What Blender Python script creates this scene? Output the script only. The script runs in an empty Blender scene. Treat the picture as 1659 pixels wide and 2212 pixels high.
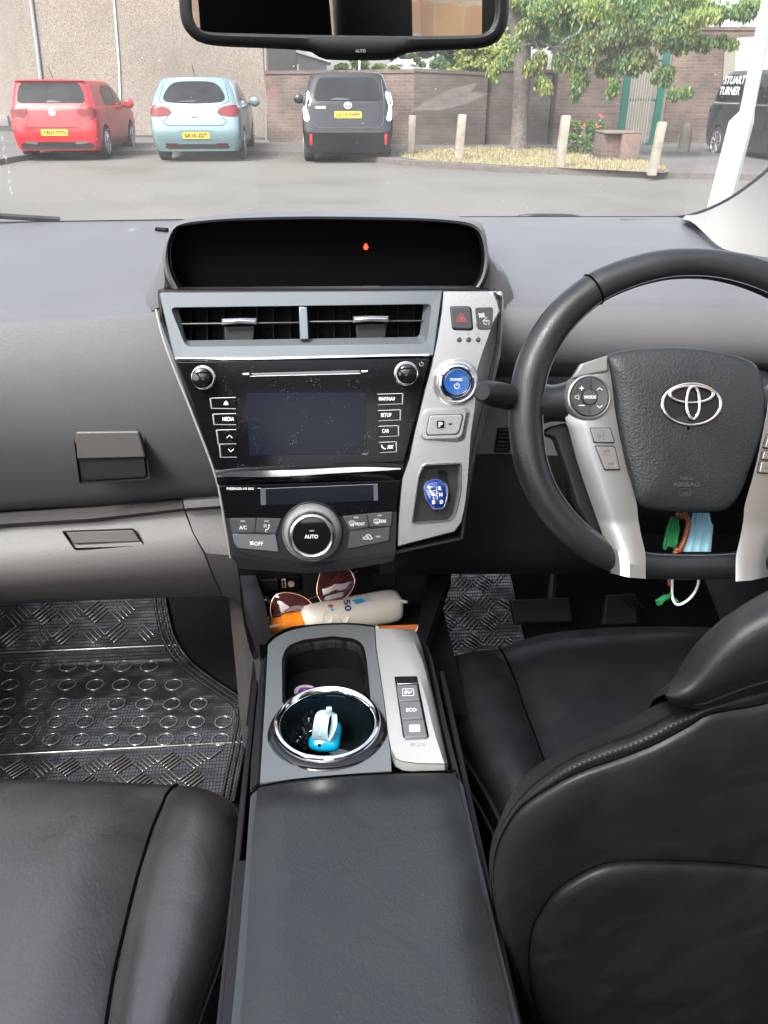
import bpy, bmesh, math, random
from math import *
from mathutils import Vector as V, Matrix
from mathutils.bvhtree import BVHTree
random.seed(7)
scn = bpy.context.scene
col = scn.collection
# ---------------------------------------------------------------- camera
FO, CX, CY = 1720.0, 829.5, 1106.0
PITCH, YAW = radians(28.0), radians(-4.3)
CAM = V((-0.015, 0.0, 1.30))
fw = V((-sin(YAW)*cos(PITCH), cos(YAW)*cos(PITCH), -sin(PITCH)))
rt = V((cos(YAW), sin(YAW), 0))
up = rt.cross(fw)
cd = bpy.data.cameras.new('camera'); cam = bpy.data.objects.new('camera', cd); col.objects.link(cam)
cam.location = CAM
cam.rotation_euler = Matrix((rt, up, -fw)).transposed().to_euler()
cd.sensor_fit = 'VERTICAL'; cd.sensor_height = 24.0; cd.lens = 24.0*FO/2212.0
cd.clip_start = 0.01; cd.clip_end = 600
scn.camera = cam
def ray(x, y): return fw + rt*((x-CX)/FO) + up*((CY-y)/FO)
def atY(x, y, Y):
    d = ray(x, y); return CAM + d*((Y-CAM.y)/d.y)
def atZ(x, y, Z):
    d = ray(x, y); return CAM + d*((Z-CAM.z)/d.z)
def proj(p):
    v = V(p)-CAM; dz = v.dot(fw); return (CX+FO*v.dot(rt)/dz, CY-FO*v.dot(up)/dz)
def depth(p): return (V(p)-CAM).dot(fw)
class Pl:
    def __init__(s, p0, n):
        s.p0 = V(p0); s.n = V(n).normalized()
        s.u = V((1,0,0)) - s.n*s.n.x; s.u.normalize(); s.v = s.n.cross(s.u)
        if s.v.z < 0 and abs(s.n.z) < .9: s.v = -s.v
    def px(s, x, y, off=0.0):
        d = ray(x, y); q = s.p0 + s.n*off
        return CAM + d*((q-CAM).dot(s.n)/d.dot(s.n))
def zf(ox, oy, k):
    return lambda pts: [(ox+x*k, oy+y*k) for x, y in pts]
Z3 = zf(328.3, 432.0, .4792); Z4 = zf(362.9, 743.0, .3541); Z5 = zf(864.0, 622.0, .2735)
Z6 = zf(1002.2, 501.1, .3958); Z7 = zf(483.8, 1192.3, .3333); Z8 = zf(0, 898.6, .3437)
A1 = zf(864, 1209.6, .4791); A2 = zf(0, 1278.7, .4217); A3 = zf(483.8, 1192.3, .2604)
A4 = zf(570.2, 1434.2, .2604); A5 = zf(466.6, 1019.5, .2604); A6 = zf(1192.3, 743.0, .28125)
A7 = zf(1244.2, 0, .25); A8 = zf(829.4, 86.4, .2708); ZO = zf(0, 0, .5)
# ---------------------------------------------------------------- materials
def new_mat(name):
    m = bpy.data.materials.new(name); m.use_nodes = True
    nt = m.node_tree; return m, nt, nt.nodes['Principled BSDF']
def N(nt, t, **kw):
    n = nt.nodes.new(t)
    for k, v in kw.items(): setattr(n, k, v)
    return n
def plain(name, c, rough=.5, metal=0, bump=0, bscale=400, var=0, vscale=6, spec=.5, coat=0, dust=0, emit=None, es=1, rvar=0, coord='Object', alpha=1, trans=0):
    m, nt, b = new_mat(name)
    b.inputs['Base Color'].default_value = (*c, 1); b.inputs['Roughness'].default_value = rough
    b.inputs['Metallic'].default_value = metal; b.inputs['Specular IOR Level'].default_value = spec
    b.inputs['Coat Weight'].default_value = coat; b.inputs['Coat Roughness'].default_value = .05
    if alpha < 1: b.inputs['Alpha'].default_value = alpha
    if trans: b.inputs['Transmission Weight'].default_value = trans
    tc = N(nt, 'ShaderNodeTexCoord'); L = nt.links.new
    if emit:
        b.inputs['Emission Color'].default_value = (*emit, 1); b.inputs['Emission Strength'].default_value = es
    csock = None
    if var:
        n = N(nt, 'ShaderNodeTexNoise'); n.inputs['Scale'].default_value = vscale; n.inputs['Detail'].default_value = 5
        L(tc.outputs[coord], n.inputs['Vector'])
        mx = N(nt, 'ShaderNodeMix', data_type='RGBA'); mx.inputs[6].default_value = (*[x*(1-var) for x in c], 1)
        mx.inputs[7].default_value = (*[min(1, x*(1+var)) for x in c], 1)
        L(n.outputs['Fac'], mx.inputs[0]); csock = mx.outputs[2]
    if dust:
        n = N(nt, 'ShaderNodeTexVoronoi'); n.inputs['Scale'].default_value = 420; L(tc.outputs[coord], n.inputs['Vector'])
        n2 = N(nt, 'ShaderNodeTexNoise'); n2.inputs['Scale'].default_value = 45; L(tc.outputs[coord], n2.inputs['Vector'])
        lt = N(nt, 'ShaderNodeMath', operation='LESS_THAN'); L(n.outputs['Distance'], lt.inputs[0])
        mr = N(nt, 'ShaderNodeMapRange'); mr.inputs[1].default_value = .42; mr.inputs[2].default_value = .72; mr.inputs[3].default_value = 0; mr.inputs[4].default_value = dust
        L(n2.outputs['Fac'], mr.inputs[0]); L(mr.outputs[0], lt.inputs[1])
        mx = N(nt, 'ShaderNodeMix', data_type='RGBA'); mx.inputs[6].default_value = (*c, 1); mx.inputs[7].default_value = (.16, .165, .18, 1)
        if csock: L(csock, mx.inputs[6])
        L(lt.outputs[0], mx.inputs[0]); csock = mx.outputs[2]
    if csock: L(csock, b.inputs['Base Color'])
    if rvar:
        n = N(nt, 'ShaderNodeTexNoise'); n.inputs['Scale'].default_value = vscale*1.7; n.inputs['Detail'].default_value = 6
        L(tc.outputs[coord], n.inputs['Vector'])
        mr = N(nt, 'ShaderNodeMapRange'); mr.inputs[1].default_value = .3; mr.inputs[2].default_value = .7
        mr.inputs[3].default_value = max(.02, rough-rvar); mr.inputs[4].default_value = min(1, rough+rvar)
        L(n.outputs['Fac'], mr.inputs[0]); L(mr.outputs[0], b.inputs['Roughness'])
    if bump:
        n = N(nt, 'ShaderNodeTexNoise'); n.inputs['Scale'].default_value = bscale; n.inputs['Detail'].default_value = 3
        L(tc.outputs[coord], n.inputs['Vector'])
        bp = N(nt, 'ShaderNodeBump'); bp.inputs['Strength'].default_value = bump; bp.inputs['Distance'].default_value = .001
        L(n.outputs['Fac'], bp.inputs['Height']); L(bp.outputs[0], b.inputs['Normal'])
    return m
def leather(name, c, rough=.42, scale=260, strength=.35, wr=.3, spec=.45):
    m, nt, b = new_mat(name); L = nt.links.new
    b.inputs['Roughness'].default_value = rough; b.inputs['Specular IOR Level'].default_value = spec
    tc = N(nt, 'ShaderNodeTexCoord')
    vo = N(nt, 'ShaderNodeTexVoronoi'); vo.inputs['Scale'].default_value = scale; L(tc.outputs['Object'], vo.inputs['Vector'])
    no = N(nt, 'ShaderNodeTexNoise'); no.inputs['Scale'].default_value = 14; no.inputs['Detail'].default_value = 6; no.inputs['Distortion'].default_value = 1.2
    L(tc.outputs['Object'], no.inputs['Vector'])
    b1 = N(nt, 'ShaderNodeBump'); b1.inputs['Strength'].default_value = strength; b1.inputs['Distance'].default_value = .0006
    L(vo.outputs['Distance'], b1.inputs['Height'])
    b2 = N(nt, 'ShaderNodeBump'); b2.inputs['Strength'].default_value = wr; b2.inputs['Distance'].default_value = .004
    L(no.outputs['Fac'], b2.inputs['Height']); L(b1.outputs[0], b2.inputs['Normal']); L(b2.outputs[0], b.inputs['Normal'])
    mr = N(nt, 'ShaderNodeMapRange'); mr.inputs[1].default_value = .3; mr.inputs[2].default_value = .7; mr.inputs[3].default_value = rough-.08; mr.inputs[4].default_value = rough+.1
    L(no.outputs['Fac'], mr.inputs[0]); L(mr.outputs[0], b.inputs['Roughness'])
    mx = N(nt, 'ShaderNodeMix', data_type='RGBA'); mx.inputs[6].default_value = (*[x*.85 for x in c], 1); mx.inputs[7].default_value = (*[x*1.2 for x in c], 1)
    L(no.outputs['Fac'], mx.inputs[0]); L(mx.outputs[2], b.inputs['Base Color'])
    return m
M = {}
M['pad'] = plain('grained grey plastic', (.076,.0765,.083), .52, bump=.35, bscale=600, var=.10, vscale=5, rvar=.05)
M['padlow'] = plain('grained warm grey plastic', (.054,.050,.050), .48, bump=.4, bscale=500, var=.08, vscale=3)
M['dark'] = plain('dark plastic', (.011,.011,.0125), .45, spec=.3, bump=.2, bscale=700)
M['black'] = plain('matt black plastic', (.003,.003,.0035), .7, spec=.2)
M['gblack'] = plain('smoked display glass', (.0015,.0015,.002), .3, spec=.08)
M['rail'] = plain('grey side rail plastic', (.036,.041,.045), .42)
M['gloss'] = plain('gloss black plastic', (.004,.004,.005), .10, dust=.20, spec=.18)
M['glosscl'] = plain('clean gloss black', (.006,.006,.007), .06, spec=.5)
M['screen'] = plain('screen glass', (.006,.007,.013), .16, dust=.22, spec=.15)
M['lcd'] = plain('climate display glass', (.008,.009,.014), .15, dust=.12, spec=.2)
M['lcdbar'] = plain('display edge bar', (.07,.08,.10), .3)
M['plate'] = plain('grey satin plate paint', (.165,.18,.193), .36, metal=.4, spec=.5, rvar=.04)
M['bezel'] = plain('blue grey metallic paint', (.16,.178,.193), .34, metal=.55, spec=.5, rvar=.04)
M['silver_shaded'] = plain('shaded silver spoke', (.27,.27,.265), .36, metal=.7, var=.03)  # darker copy of the silver; the wheel's shade is put into the colour
M['silver'] = plain('silver metallic paint', (.50,.50,.495), .29, metal=.8, rvar=.03, var=.03)
M['silverw'] = plain('light silver paint', (.50,.50,.50), .33, metal=.5, var=.02)
M['chrome'] = plain('chrome', (.75,.75,.77), .08, metal=1)
M['satin'] = plain('satin chrome', (.55,.54,.53), .25, metal=1)
M['btn'] = plain('dark grey button', (.045,.046,.05), .42, bump=.1)
M['btng'] = plain('grey button', (.10,.105,.115), .4)
M['btns'] = plain('silver button', (.33,.33,.33), .38, metal=.5)
M['white'] = plain('white marking', (.75,.75,.75), .5)
M['mark'] = plain('grey marking', (.28,.28,.28), .5)
M['markd'] = plain('dark marking', (.05,.05,.05), .5)
M['red'] = plain('red marking', (.55,.08,.08), .5)
M['blue'] = plain('blue button', (.015,.075,.27), .25, coat=.5)
M['bluek'] = plain('blue knob lens', (.006,.028,.17), .08, coat=1, var=.5, vscale=300)
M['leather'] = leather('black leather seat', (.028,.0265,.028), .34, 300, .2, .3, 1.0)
M['leathd_shaded'] = leather('shaded black leather cushion', (.0095,.010,.012), .40, 300, .2, .25)  # driver seat copy of the leather, shade put into its darker colour
M['leathb_shaded'] = leather('dark shaded leather', (.0055,.0052,.0056), .55, 300, .2, .15, .35)  # darkest copy of the seat leather, with shade mixed into the colour
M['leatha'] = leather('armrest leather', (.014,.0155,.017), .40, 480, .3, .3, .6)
M['gate'] = plain('dark satin gate panel', (.012,.012,.013), .5, spec=.25)
M['leathw'] = leather('steering wheel leather', (.009,.010,.0115), .36, 500, .2, .12)
M['cover'] = leather('airbag cover', (.016,.018,.020), .45, 420, .6, .1)
M['groove'] = plain('seam', (.002,.002,.002), .9, spec=.0)
M['stitch'] = plain('stitch thread', (.018,.018,.02), .8, spec=.1)
M['stitchl'] = plain('pale stitch thread', (.10,.10,.11), .8)
M['carpet'] = plain('carpet', (.007,.0065,.0065), .95, spec=.1, bump=1, bscale=900, var=.3, vscale=200)
M['pillar'] = plain('pale fabric trim', (.17,.168,.162), .8, bump=.2, bscale=600)
M['roof'] = plain('headliner', (.40,.39,.37), .95, bump=.3, bscale=500)
M['frit'] = plain('black frit', (.004,.004,.005), .4)
M['mirror'] = plain('mirror glass', (.82,.84,.82), .01, metal=1)
M['led'] = plain('red lamp', (.5,0,0), .4, emit=(1,.02,.01), es=3)
def glassmat(name, tint=(1,1,1), refl=1.0, dirt=0.0):
    m = bpy.data.materials.new(name); m.use_nodes = True; nt = m.node_tree; nt.nodes.clear(); L = nt.links.new
    o = N(nt, 'ShaderNodeOutputMaterial'); t = N(nt, 'ShaderNodeBsdfTransparent'); t.inputs[0].default_value = (*tint, 1)
    g = N(nt, 'ShaderNodeBsdfGlossy'); g.inputs['Roughness'].default_value = .02
    fr = N(nt, 'ShaderNodeLayerWeight'); fr.inputs['Blend'].default_value = .5
    pw_ = N(nt, 'ShaderNodeMath', operation='POWER'); pw_.inputs[1].default_value = 5; L(fr.outputs['Facing'], pw_.inputs[0])
    mu = N(nt, 'ShaderNodeMath', operation='MULTIPLY_ADD'); mu.inputs[1].default_value = .9*refl; mu.inputs[2].default_value = .045*refl; L(pw_.outputs[0], mu.inputs[0])
    mx = N(nt, 'ShaderNodeMixShader'); L(mu.outputs[0], mx.inputs[0]); L(t.outputs[0], mx.inputs[1]); L(g.outputs[0], mx.inputs[2])
    last = mx
    if dirt:
        tc = N(nt, 'ShaderNodeTexCoord'); n = N(nt, 'ShaderNodeTexNoise'); n.inputs['Scale'].default_value = 5; n.inputs['Detail'].default_value = 8; n.inputs['Distortion'].default_value = 2
        L(tc.outputs['Object'], n.inputs['Vector'])
        v = N(nt, 'ShaderNodeTexVoronoi'); v.inputs['Scale'].default_value = 42; L(tc.outputs['Object'], v.inputs['Vector'])
        lt = N(nt, 'ShaderNodeMath', operation='LESS_THAN'); lt.inputs[1].default_value = .035; L(v.outputs['Distance'], lt.inputs[0])
        mr = N(nt, 'ShaderNodeMapRange'); mr.inputs[1].default_value = .35; mr.inputs[2].default_value = .75; mr.inputs[3].default_value = dirt*.6; mr.inputs[4].default_value = dirt*1.6
        L(n.outputs['Fac'], mr.inputs[0])
        ad = N(nt, 'ShaderNodeMath', operation='MULTIPLY_ADD'); ad.inputs[1].default_value = .35; L(lt.outputs[0], ad.inputs[0]); L(mr.outputs[0], ad.inputs[2])
        tr = N(nt, 'ShaderNodeBsdfTranslucent'); tr.inputs[0].default_value = (.9,.9,.88,1)
        m2 = N(nt, 'ShaderNodeMixShader'); L(ad.outputs[0], m2.inputs[0]); L(mx.outputs[0], m2.inputs[1]); L(tr.outputs[0], m2.inputs[2]); last = m2
    L(last.outputs[0], o.inputs[0]); return m
M['glass'] = glassmat('windscreen glass', (.98,.99,.985), .35, .020)
M['glass2'] = glassmat('side glass', (.9,.93,.92), .7)
M['lens'] = glassmat('tinted lens', (.80,.34,.34), 1.2)
_n = M['lens'].node_tree; _p = N(_n, 'ShaderNodeBsdfPrincipled'); _p.inputs['Base Color'].default_value = (.10,.03,.034,1); _p.inputs['Roughness'].default_value = .04; _p.inputs['Coat Weight'].default_value = .6
_o = [n for n in _n.nodes if n.type == 'OUTPUT_MATERIAL'][0]; _src = _o.inputs[0].links[0].from_socket; _m = N(_n, 'ShaderNodeMixShader'); _m.inputs[0].default_value = .45; _n.links.new(_src, _m.inputs[1]); _n.links.new(_p.outputs[0], _m.inputs[2]); _n.links.new(_m.outputs[0], _o.inputs[0])
M['clear'] = glassmat('clear plastic', (.93,.93,.93), 1.2, .05)
# ---------------------------------------------------------------- mesh helpers
class MB:
    def __init__(s): s.v=[]; s.f=[]; s.m=[]
    def add(s, vf, mat=0):
        o = len(s.v); s.v += [tuple(p) for p in vf[0]]
        for f in vf[1]: s.f.append([i+o for i in f]); s.m.append(mat)
        return s
    def build(s, name, mats, parent=None, ang=38, flip=False, origin=None):
        me = bpy.data.meshes.new(name); vs = s.v
        if origin is not None: vs = [tuple(V(p)-V(origin)) for p in vs]
        me.from_pydata(vs, [], s.f)
        if not isinstance(mats, (list, tuple)): mats = [mats]
        for m in mats: me.materials.append(M[m] if isinstance(m, str) else m)
        me.polygons.foreach_set('material_index', s.m)
        bm = bmesh.new(); bm.from_mesh(me)
        bmesh.ops.remove_doubles(bm, verts=bm.verts, dist=1e-6)
        bmesh.ops.recalc_face_normals(bm, faces=bm.faces); bm.to_mesh(me); bm.free()
        me.polygons.foreach_set('use_smooth', [True]*len(me.polygons))
        me.set_sharp_from_angle(angle=radians(ang)); me.update()
        o = bpy.data.objects.new(name, me); col.objects.link(o)
        if parent: 
            o.parent = parent
            if parent.type == 'EMPTY' or True: o.matrix_parent_inverse = WM(parent).inverted()
        if origin is not None: o.location = origin if not parent else V(origin)
        return o
def WM(o):
    m = Matrix.Translation(o.location) @ o.rotation_euler.to_matrix().to_4x4()
    if o.parent: m = WM(o.parent) @ o.matrix_parent_inverse @ m
    return m
def one(vf, name, mat, parent=None, **k): return MB().add(vf).build(name, mat, parent, **k)
def thing(name, label, cat, loc=(0,0,0), group=None):
    o = bpy.data.objects.new(name, None); col.objects.link(o); o.location = loc; o.empty_display_size = .1
    o['label'] = label; o['category'] = cat
    if group: o['group'] = group
    return o
def tag(o, label=None, cat=None, group=None, kind=None):
    for k, v in (('label', label), ('category', cat), ('group', group), ('kind', kind)):
        if v: o[k] = v
    return o
def dens(rows, m=2):
    out = []; n = len(rows); g = lambda i, j: rows[min(n-1, max(0, i))][j]
    for i in range(n-1):
        for t in range(m):
            t /= m; out.append([.5*((2*g(i,j))+(g(i+1,j)-g(i-1,j))*t+(2*g(i-1,j)-5*g(i,j)+4*g(i+1,j)-g(i+2,j))*t*t+(3*g(i,j)-g(i-1,j)-3*g(i+1,j)+g(i+2,j))*t**3) for j in range(len(rows[0]))])
    return out+[rows[-1]]
def loft(rows, cu=False, cv=False, cap=False):
    n = len(rows[0]); m = len(rows); vs = [p for r in rows for p in r]; fs = []
    for i in range(m if cv else m-1):
        for j in range(n if cu else n-1):
            a = i*n+j; b = i*n+(j+1)%n; c = ((i+1)%m)*n+(j+1)%n; d = ((i+1)%m)*n+j
            fs.append([a, b, c, d])
    if cap: fs.append(list(range(n))[::-1]); fs.append([(m-1)*n+j for j in range(n)])
    return vs, fs
def cr(pts, n, closed=False):
    P = [V(p) if len(p) == 3 else V((p[0], p[1], 0)) for p in pts]; two = len(pts[0]) == 2
    k = len(P)
    def g(i):
        if closed: return P[i % k]
        if i < 0: return P[0]*2-P[1]
        if i >= k: return P[-1]*2-P[-2]
        return P[i]
    dense = []
    segs = k if closed else k-1
    for i in range(segs):
        p0, p1, p2, p3 = g(i-1), g(i), g(i+1), g(i+2)
        for t in range(12):
            t /= 12; dense.append(.5*((2*p1)+(p2-p0)*t+(2*p0-5*p1+4*p2-p3)*t*t+(3*p1-p0-3*p2+p3)*t**3))
    dense.append(g(segs))
    return rs(dense, n, closed, two)
def rs(pts, n, closed=False, two=None):
    if two is None: two = len(pts[0]) == 2
    P = [V(p) if len(p) == 3 else V((p[0], p[1], 0)) for p in pts]
    if closed and (P[0]-P[-1]).length > 1e-9: P.append(P[0])
    L = [0]
    for a, b in zip(P, P[1:]): L.append(L[-1]+(b-a).length)
    out = []; j = 0
    for i in range(n):
        t = L[-1]*i/(n if closed else n-1)
        while j < len(L)-2 and L[j+1] < t: j += 1
        s = (t-L[j])/max(1e-12, L[j+1]-L[j]); p = P[j].lerp(P[j+1], min(1, s)); out.append((p.x, p.y) if two else p)
    return out
def rnd(pts, r, seg=5):
    out = []; n = len(pts)
    for i in range(n):
        rr = r[i] if isinstance(r, (list, tuple)) else r
        p = V(pts[i][:2]); a = V(pts[i-1][:2]); b = V(pts[(i+1) % n][:2])
        da = (a-p); db = (b-p); rr = min(rr, da.length*.48, db.length*.48)
        s = p+da.normalized()*rr; e = p+db.normalized()*rr
        for k in range(seg+1):
            t = k/seg; q = s*(1-t)**2+p*2*t*(1-t)+e*t*t; out.append((q.x, q.y))
    return out
def ell(cx, cy, rx, ry, n=40, rot=0, a0=0):
    o = []
    for i in range(n):
        a = a0+2*pi*i/n; x = rx*cos(a); y = ry*sin(a); o.append((cx+x*cos(rot)-y*sin(rot), cy+x*sin(rot)+y*cos(rot)))
    return o
def vprism(pts, pl, a, b):
    F = [pl.px(x, y, 0) for x, y in pts]; k = len(F); vs, fs = loft([[p+pl.n*a for p in F], [p-pl.n*b for p in F]], cu=True); return vs, fs+[list(range(k)), [k+j for j in range(k)][::-1]]
def inset(ps, n, d):
    m = len(ps); out = []
    ar = sum((ps[i-1]-ps[0]).cross(ps[i]-ps[0]).dot(n) for i in range(m)); sg = 1 if ar > 0 else -1
    for i in range(m):
        e1 = ps[i]-ps[i-1]; e2 = ps[(i+1) % m]-ps[i]
        if e1.length < 1e-9: e1 = e2
        if e2.length < 1e-9: e2 = e1
        m1 = n.cross(e1).normalized()*sg; m2 = n.cross(e2).normalized()*sg; b = (m1+m2)
        b = b.normalized() if b.length > 1e-6 else m1
        out.append(ps[i]+b*(d/max(.45, b.dot(m1))))
    if d > 0:
        for it in range(30):
            bad = False
            for i in range(m):
                j = (i+1) % m; e = ps[j]-ps[i]; q = out[j]-out[i]
                if q.length > 1e-7 and q.dot(e) < 0: c = (out[i]+out[j])/2; out[i] = c.copy(); out[j] = c.copy(); bad = True
            if not bad: break
    return out
def prism(pts, pl, front=.002, dep=.01, bev=.0006, flare=0):
    F = [pl.px(x, y, front) for x, y in pts]
    rows = []
    rows.append(inset(F, pl.n, -flare) if flare else F); rows[0] = [p-pl.n*dep for p in rows[0]]
    rows.append([p-pl.n*bev for p in F]); I = inset(F, pl.n, bev*.5); rows.append([p-pl.n*bev*.3 for p in I]); rows.append(inset(F, pl.n, bev*1.2)); rows.append(inset(F, pl.n, bev*1.7))
    vs, fs = loft(rows, cu=True); k = len(F); fs.append([4*k+j for j in range(k)]); fs.append([j for j in range(k)][::-1])
    return vs, fs
def flat(pts, pl, off=.0003):
    return [pl.px(x, y, off) for x, y in pts], [list(range(len(pts)))]
def ring(outer, inner, pl, off=.0003, hi=None):
    a = [pl.px(x, y, off) for x, y in outer]; b = [pl.px(x, y, off if hi is None else hi) for x, y in inner]
    return loft([a, b], cu=True)
def loopframe(loops, pl, cap=False):
    rows = [[pl.px(x, y, off) for x, y in pts] for pts, off in loops]
    vs, fs = loft(rows, cu=True)
    if cap: k = len(rows[0]); fs.append([(len(rows)-1)*k+j for j in range(k)])
    return vs, fs
def tube(pts, r, seg=10, closed=False, caps=True, sq=1.0, nrm=None):
    P = [V(p) for p in pts]; n = len(P); rows = []
    if not hasattr(r, '__len__'): r = [r]*n
    prev = None
    for i in range(n):
        t = (P[(i+1) % n]-P[i-1]) if closed else (P[min(n-1, i+1)]-P[max(0, i-1)])
        t.normalize()
        if nrm is not None: a = (V(nrm)-t*V(nrm).dot(t)).normalized()
        elif prev is None: a = t.orthogonal().normalized()
        else: a = (prev-t*prev.dot(t)).normalized()
        prev = a; b = t.cross(a)
        rows.append([P[i]+(a*cos(2*pi*k/seg)*sq+b*sin(2*pi*k/seg))*r[i] for k in range(seg)])
    vs, fs = loft(rows, cu=True, cv=closed)
    if caps and not closed: fs.append(list(range(seg))[::-1]); fs.append([(n-1)*seg+k for k in range(seg)])
    return vs, fs
def lathe(c, ax, prof, seg=48, cap=True, sx=1.0, u=None):
    c = V(c); ax = V(ax).normalized(); u = V(u) if u else (V((1,0,0)) if abs(ax.x) < .9 else V((0,0,1))); u = (u-ax*u.dot(ax)).normalized(); w = ax.cross(u)
    rows = [[c+ax*h+(u*cos(2*pi*k/seg)*sx+w*sin(2*pi*k/seg))*r for k in range(seg)] for r, h in prof]
    vs, fs = loft(rows, cu=True)
    if cap: fs.append([(len(prof)-1)*seg+k for k in range(seg)]); fs.append(list(range(seg))[::-1])
    return vs, fs
def box(x0, y0, z0, x1, y1, z1, bev=0):
    vs = [V((x, y, z)) for z in (z0, z1) for y in (y0, y1) for x in (x0, x1)]
    fs = [[0,2,3,1],[4,5,7,6],[0,1,5,4],[2,6,7,3],[0,4,6,2],[1,3,7,5]]
    if bev:
        bm = bmesh.new(); b = [bm.verts.new(p) for p in vs]
        for f in fs: bm.faces.new([b[i] for i in f])
        bmesh.ops.bevel(bm, geom=bm.edges[:], offset=bev, segments=3, profile=.5, affect='EDGES')
        bm.verts.index_update(); vs = [v.co.copy() for v in bm.verts]; fs = [[v.index for v in f.verts] for f in bm.faces]; bm.free()
    return vs, fs
def xf(vf, mat): return [mat @ V(p) for p in vf[0]], vf[1]
_tc = {}
def textgeo(s, bold=0.0):
    if (s, bold) in _tc: return _tc[(s, bold)]
    c = bpy.data.curves.new('t', 'FONT'); c.body = s; c.resolution_u = 3; c.offset = bold
    o = bpy.data.objects.new('t', c); col.objects.link(o); bpy.context.view_layer.update()
    me = bpy.data.meshes.new_from_object(o.evaluated_get(bpy.context.evaluated_depsgraph_get()))
    vs = [v.co.copy() for v in me.vertices]; fs = [list(p.vertices) for p in me.polygons]
    bpy.data.objects.remove(o); bpy.data.curves.remove(c); bpy.data.meshes.remove(me)
    x0 = min(v.x for v in vs); x1 = max(v.x for v in vs); y0 = min(v.y for v in vs); y1 = max(v.y for v in vs)
    r = ([((v.x-x0)/(x1-x0)-.5, (v.y-y0)/(y1-y0)-.5) for v in vs], fs, (x1-x0)/(y1-y0)); _tc[(s, bold)] = r; return r
def text(s, pl, cx, cy, w, h=None, off=.0006, rot=0, shear=0, bold=.012):
    vs, fs, asp = textgeo(s, bold)
    if h is None: h = w/asp
    out = []
    for a, b in vs:
        x = a*w+b*h*shear; y = -b*h; out.append(pl.px(cx+x*cos(rot)-y*sin(rot), cy+x*sin(rot)+y*cos(rot), off))
    return out, fs
def stroke(pts, w, pl, off=.0006, closed=False):
    P = [V(p[:2]) for p in pts]; n = len(P); A = []; B = []
    for i in range(n):
        t = (P[(i+1) % n]-P[i-1]) if closed else (P[min(n-1, i+1)]-P[max(0, i-1)])
        if t.length < 1e-9: t = V((1, 0))
        t.normalize(); q = V((-t.y, t.x))*w/2; A.append(P[i]+q); B.append(P[i]-q)
    rows = [[pl.px(p.x, p.y, off) for p in A], [pl.px(p.x, p.y, off) for p in B]]
    return loft(rows, cu=closed)
def loft_solid(rows, shift):
    n = len(rows[0]); m = len(rows); vs, fs = loft(rows); k = len(vs)
    vs = vs+[V(p)+V(shift) for p in vs]; fs = fs+[[i+k for i in f[::-1]] for f in fs]
    b = [j for j in range(n)]+[i*n+n-1 for i in range(1, m)]+[(m-1)*n+j for j in range(n-2, -1, -1)]+[i*n for i in range(m-2, 0, -1)]
    for i in range(len(b)): a, c = b[i], b[(i+1) % len(b)]; fs.append([c, a, a+k, c+k])
    return vs, fs
def cut(o, vf):
    c = MB().add(vf).build('cutter', 'black'); md = o.modifiers.new('b', 'BOOLEAN'); md.operation = 'DIFFERENCE'; md.object = c; md.solver = 'EXACT'
    bpy.context.view_layer.update(); me = bpy.data.meshes.new_from_object(o.evaluated_get(bpy.context.evaluated_depsgraph_get()))
    o.modifiers.clear(); old = o.data; nm = old.name; o.data = me; bpy.data.meshes.remove(old); me.name = nm
    cm = c.data; bpy.data.objects.remove(c); bpy.data.meshes.remove(cm)
    me.polygons.foreach_set('use_smooth', [True]*len(me.polygons)); me.set_sharp_from_angle(angle=radians(35))
def smooth(o, lv=2):
    md = o.modifiers.new('subdivision', 'SUBSURF'); md.levels = lv; md.render_levels = lv
    return o
def rpx(pl, x, y, r):  # pixel radius to metres at a plane point
    return r*depth(pl.px(x, y))/FO
EXPO = 2.2
# ================================================================ INTERIOR
def txt(mb, s, pl, cx, cy, w, h=None, mat=1, **k): mb.add(text(s, pl, cx, cy, w, h, **k), mat)
Zq = lambda Z, x, y: Z([(x, y)])[0]
# ---------------------------------------------------------------- dashboard
dash = thing('dashboard', 'grained dark grey dashboard spanning the car below the windscreen', 'dashboard', (0, 1.1, .8))
# rows: (Y, [(pixel x, pixel y) ...]) ; pixel x spans left to right
def prow(Y, pts, n=40): return [atY(x, y, Y if not callable(Y) else Y(x)) for x, y in rs(pts, n)]
leftrows = [
 (1.43, [(-260,490),(0,481),(350,475),(560,472)]),
 (1.30, [(-260,535),(0,524),(330,520),(560,518)]),
 (1.12, [(-260,612),(0,603),(330,596),(560,592)]),
 (0.99, [(-260,690),(0,674),(200,664),(325,650),(560,640)]),
 (0.962, [(-260,706),(0,689),(200,680),(335,667),(560,655)]),
 (0.953, [(-260,722),(0,703),(200,693),(338,680),(560,670)]),
 (0.943, [(-260,785),(0,765),(200,755),(355,745),(560,735)]),
 (0.937, [(-260,860),(0,835),(200,825),(380,815),(560,805)]),
 (0.938, [(-260,930),(0,903),(200,893),(400,880),(560,870)]),
 (0.946, [(-260,1000),(0,970),(200,960),(430,945),(560,940)]),
 (0.985, [(-260,1115),(0,1080),(200,1066),(450,1050),(560,1045)]),
 (1.00, [(-260,1135),(0,1100),(200,1088),(462,1070),(560,1065)]),
 (1.03, [(-260,1139),(0,1104),(200,1092),(462,1074),(560,1068)])]
R = [prow(*r) for r in leftrows]
one(loft(R[:6]), 'upper_pad', 'pad', dash, ang=60)
one(loft(R[5:]), 'glovebox_door', 'pad', dash, ang=60); gd = bpy.data.objects['glovebox_door']
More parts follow.
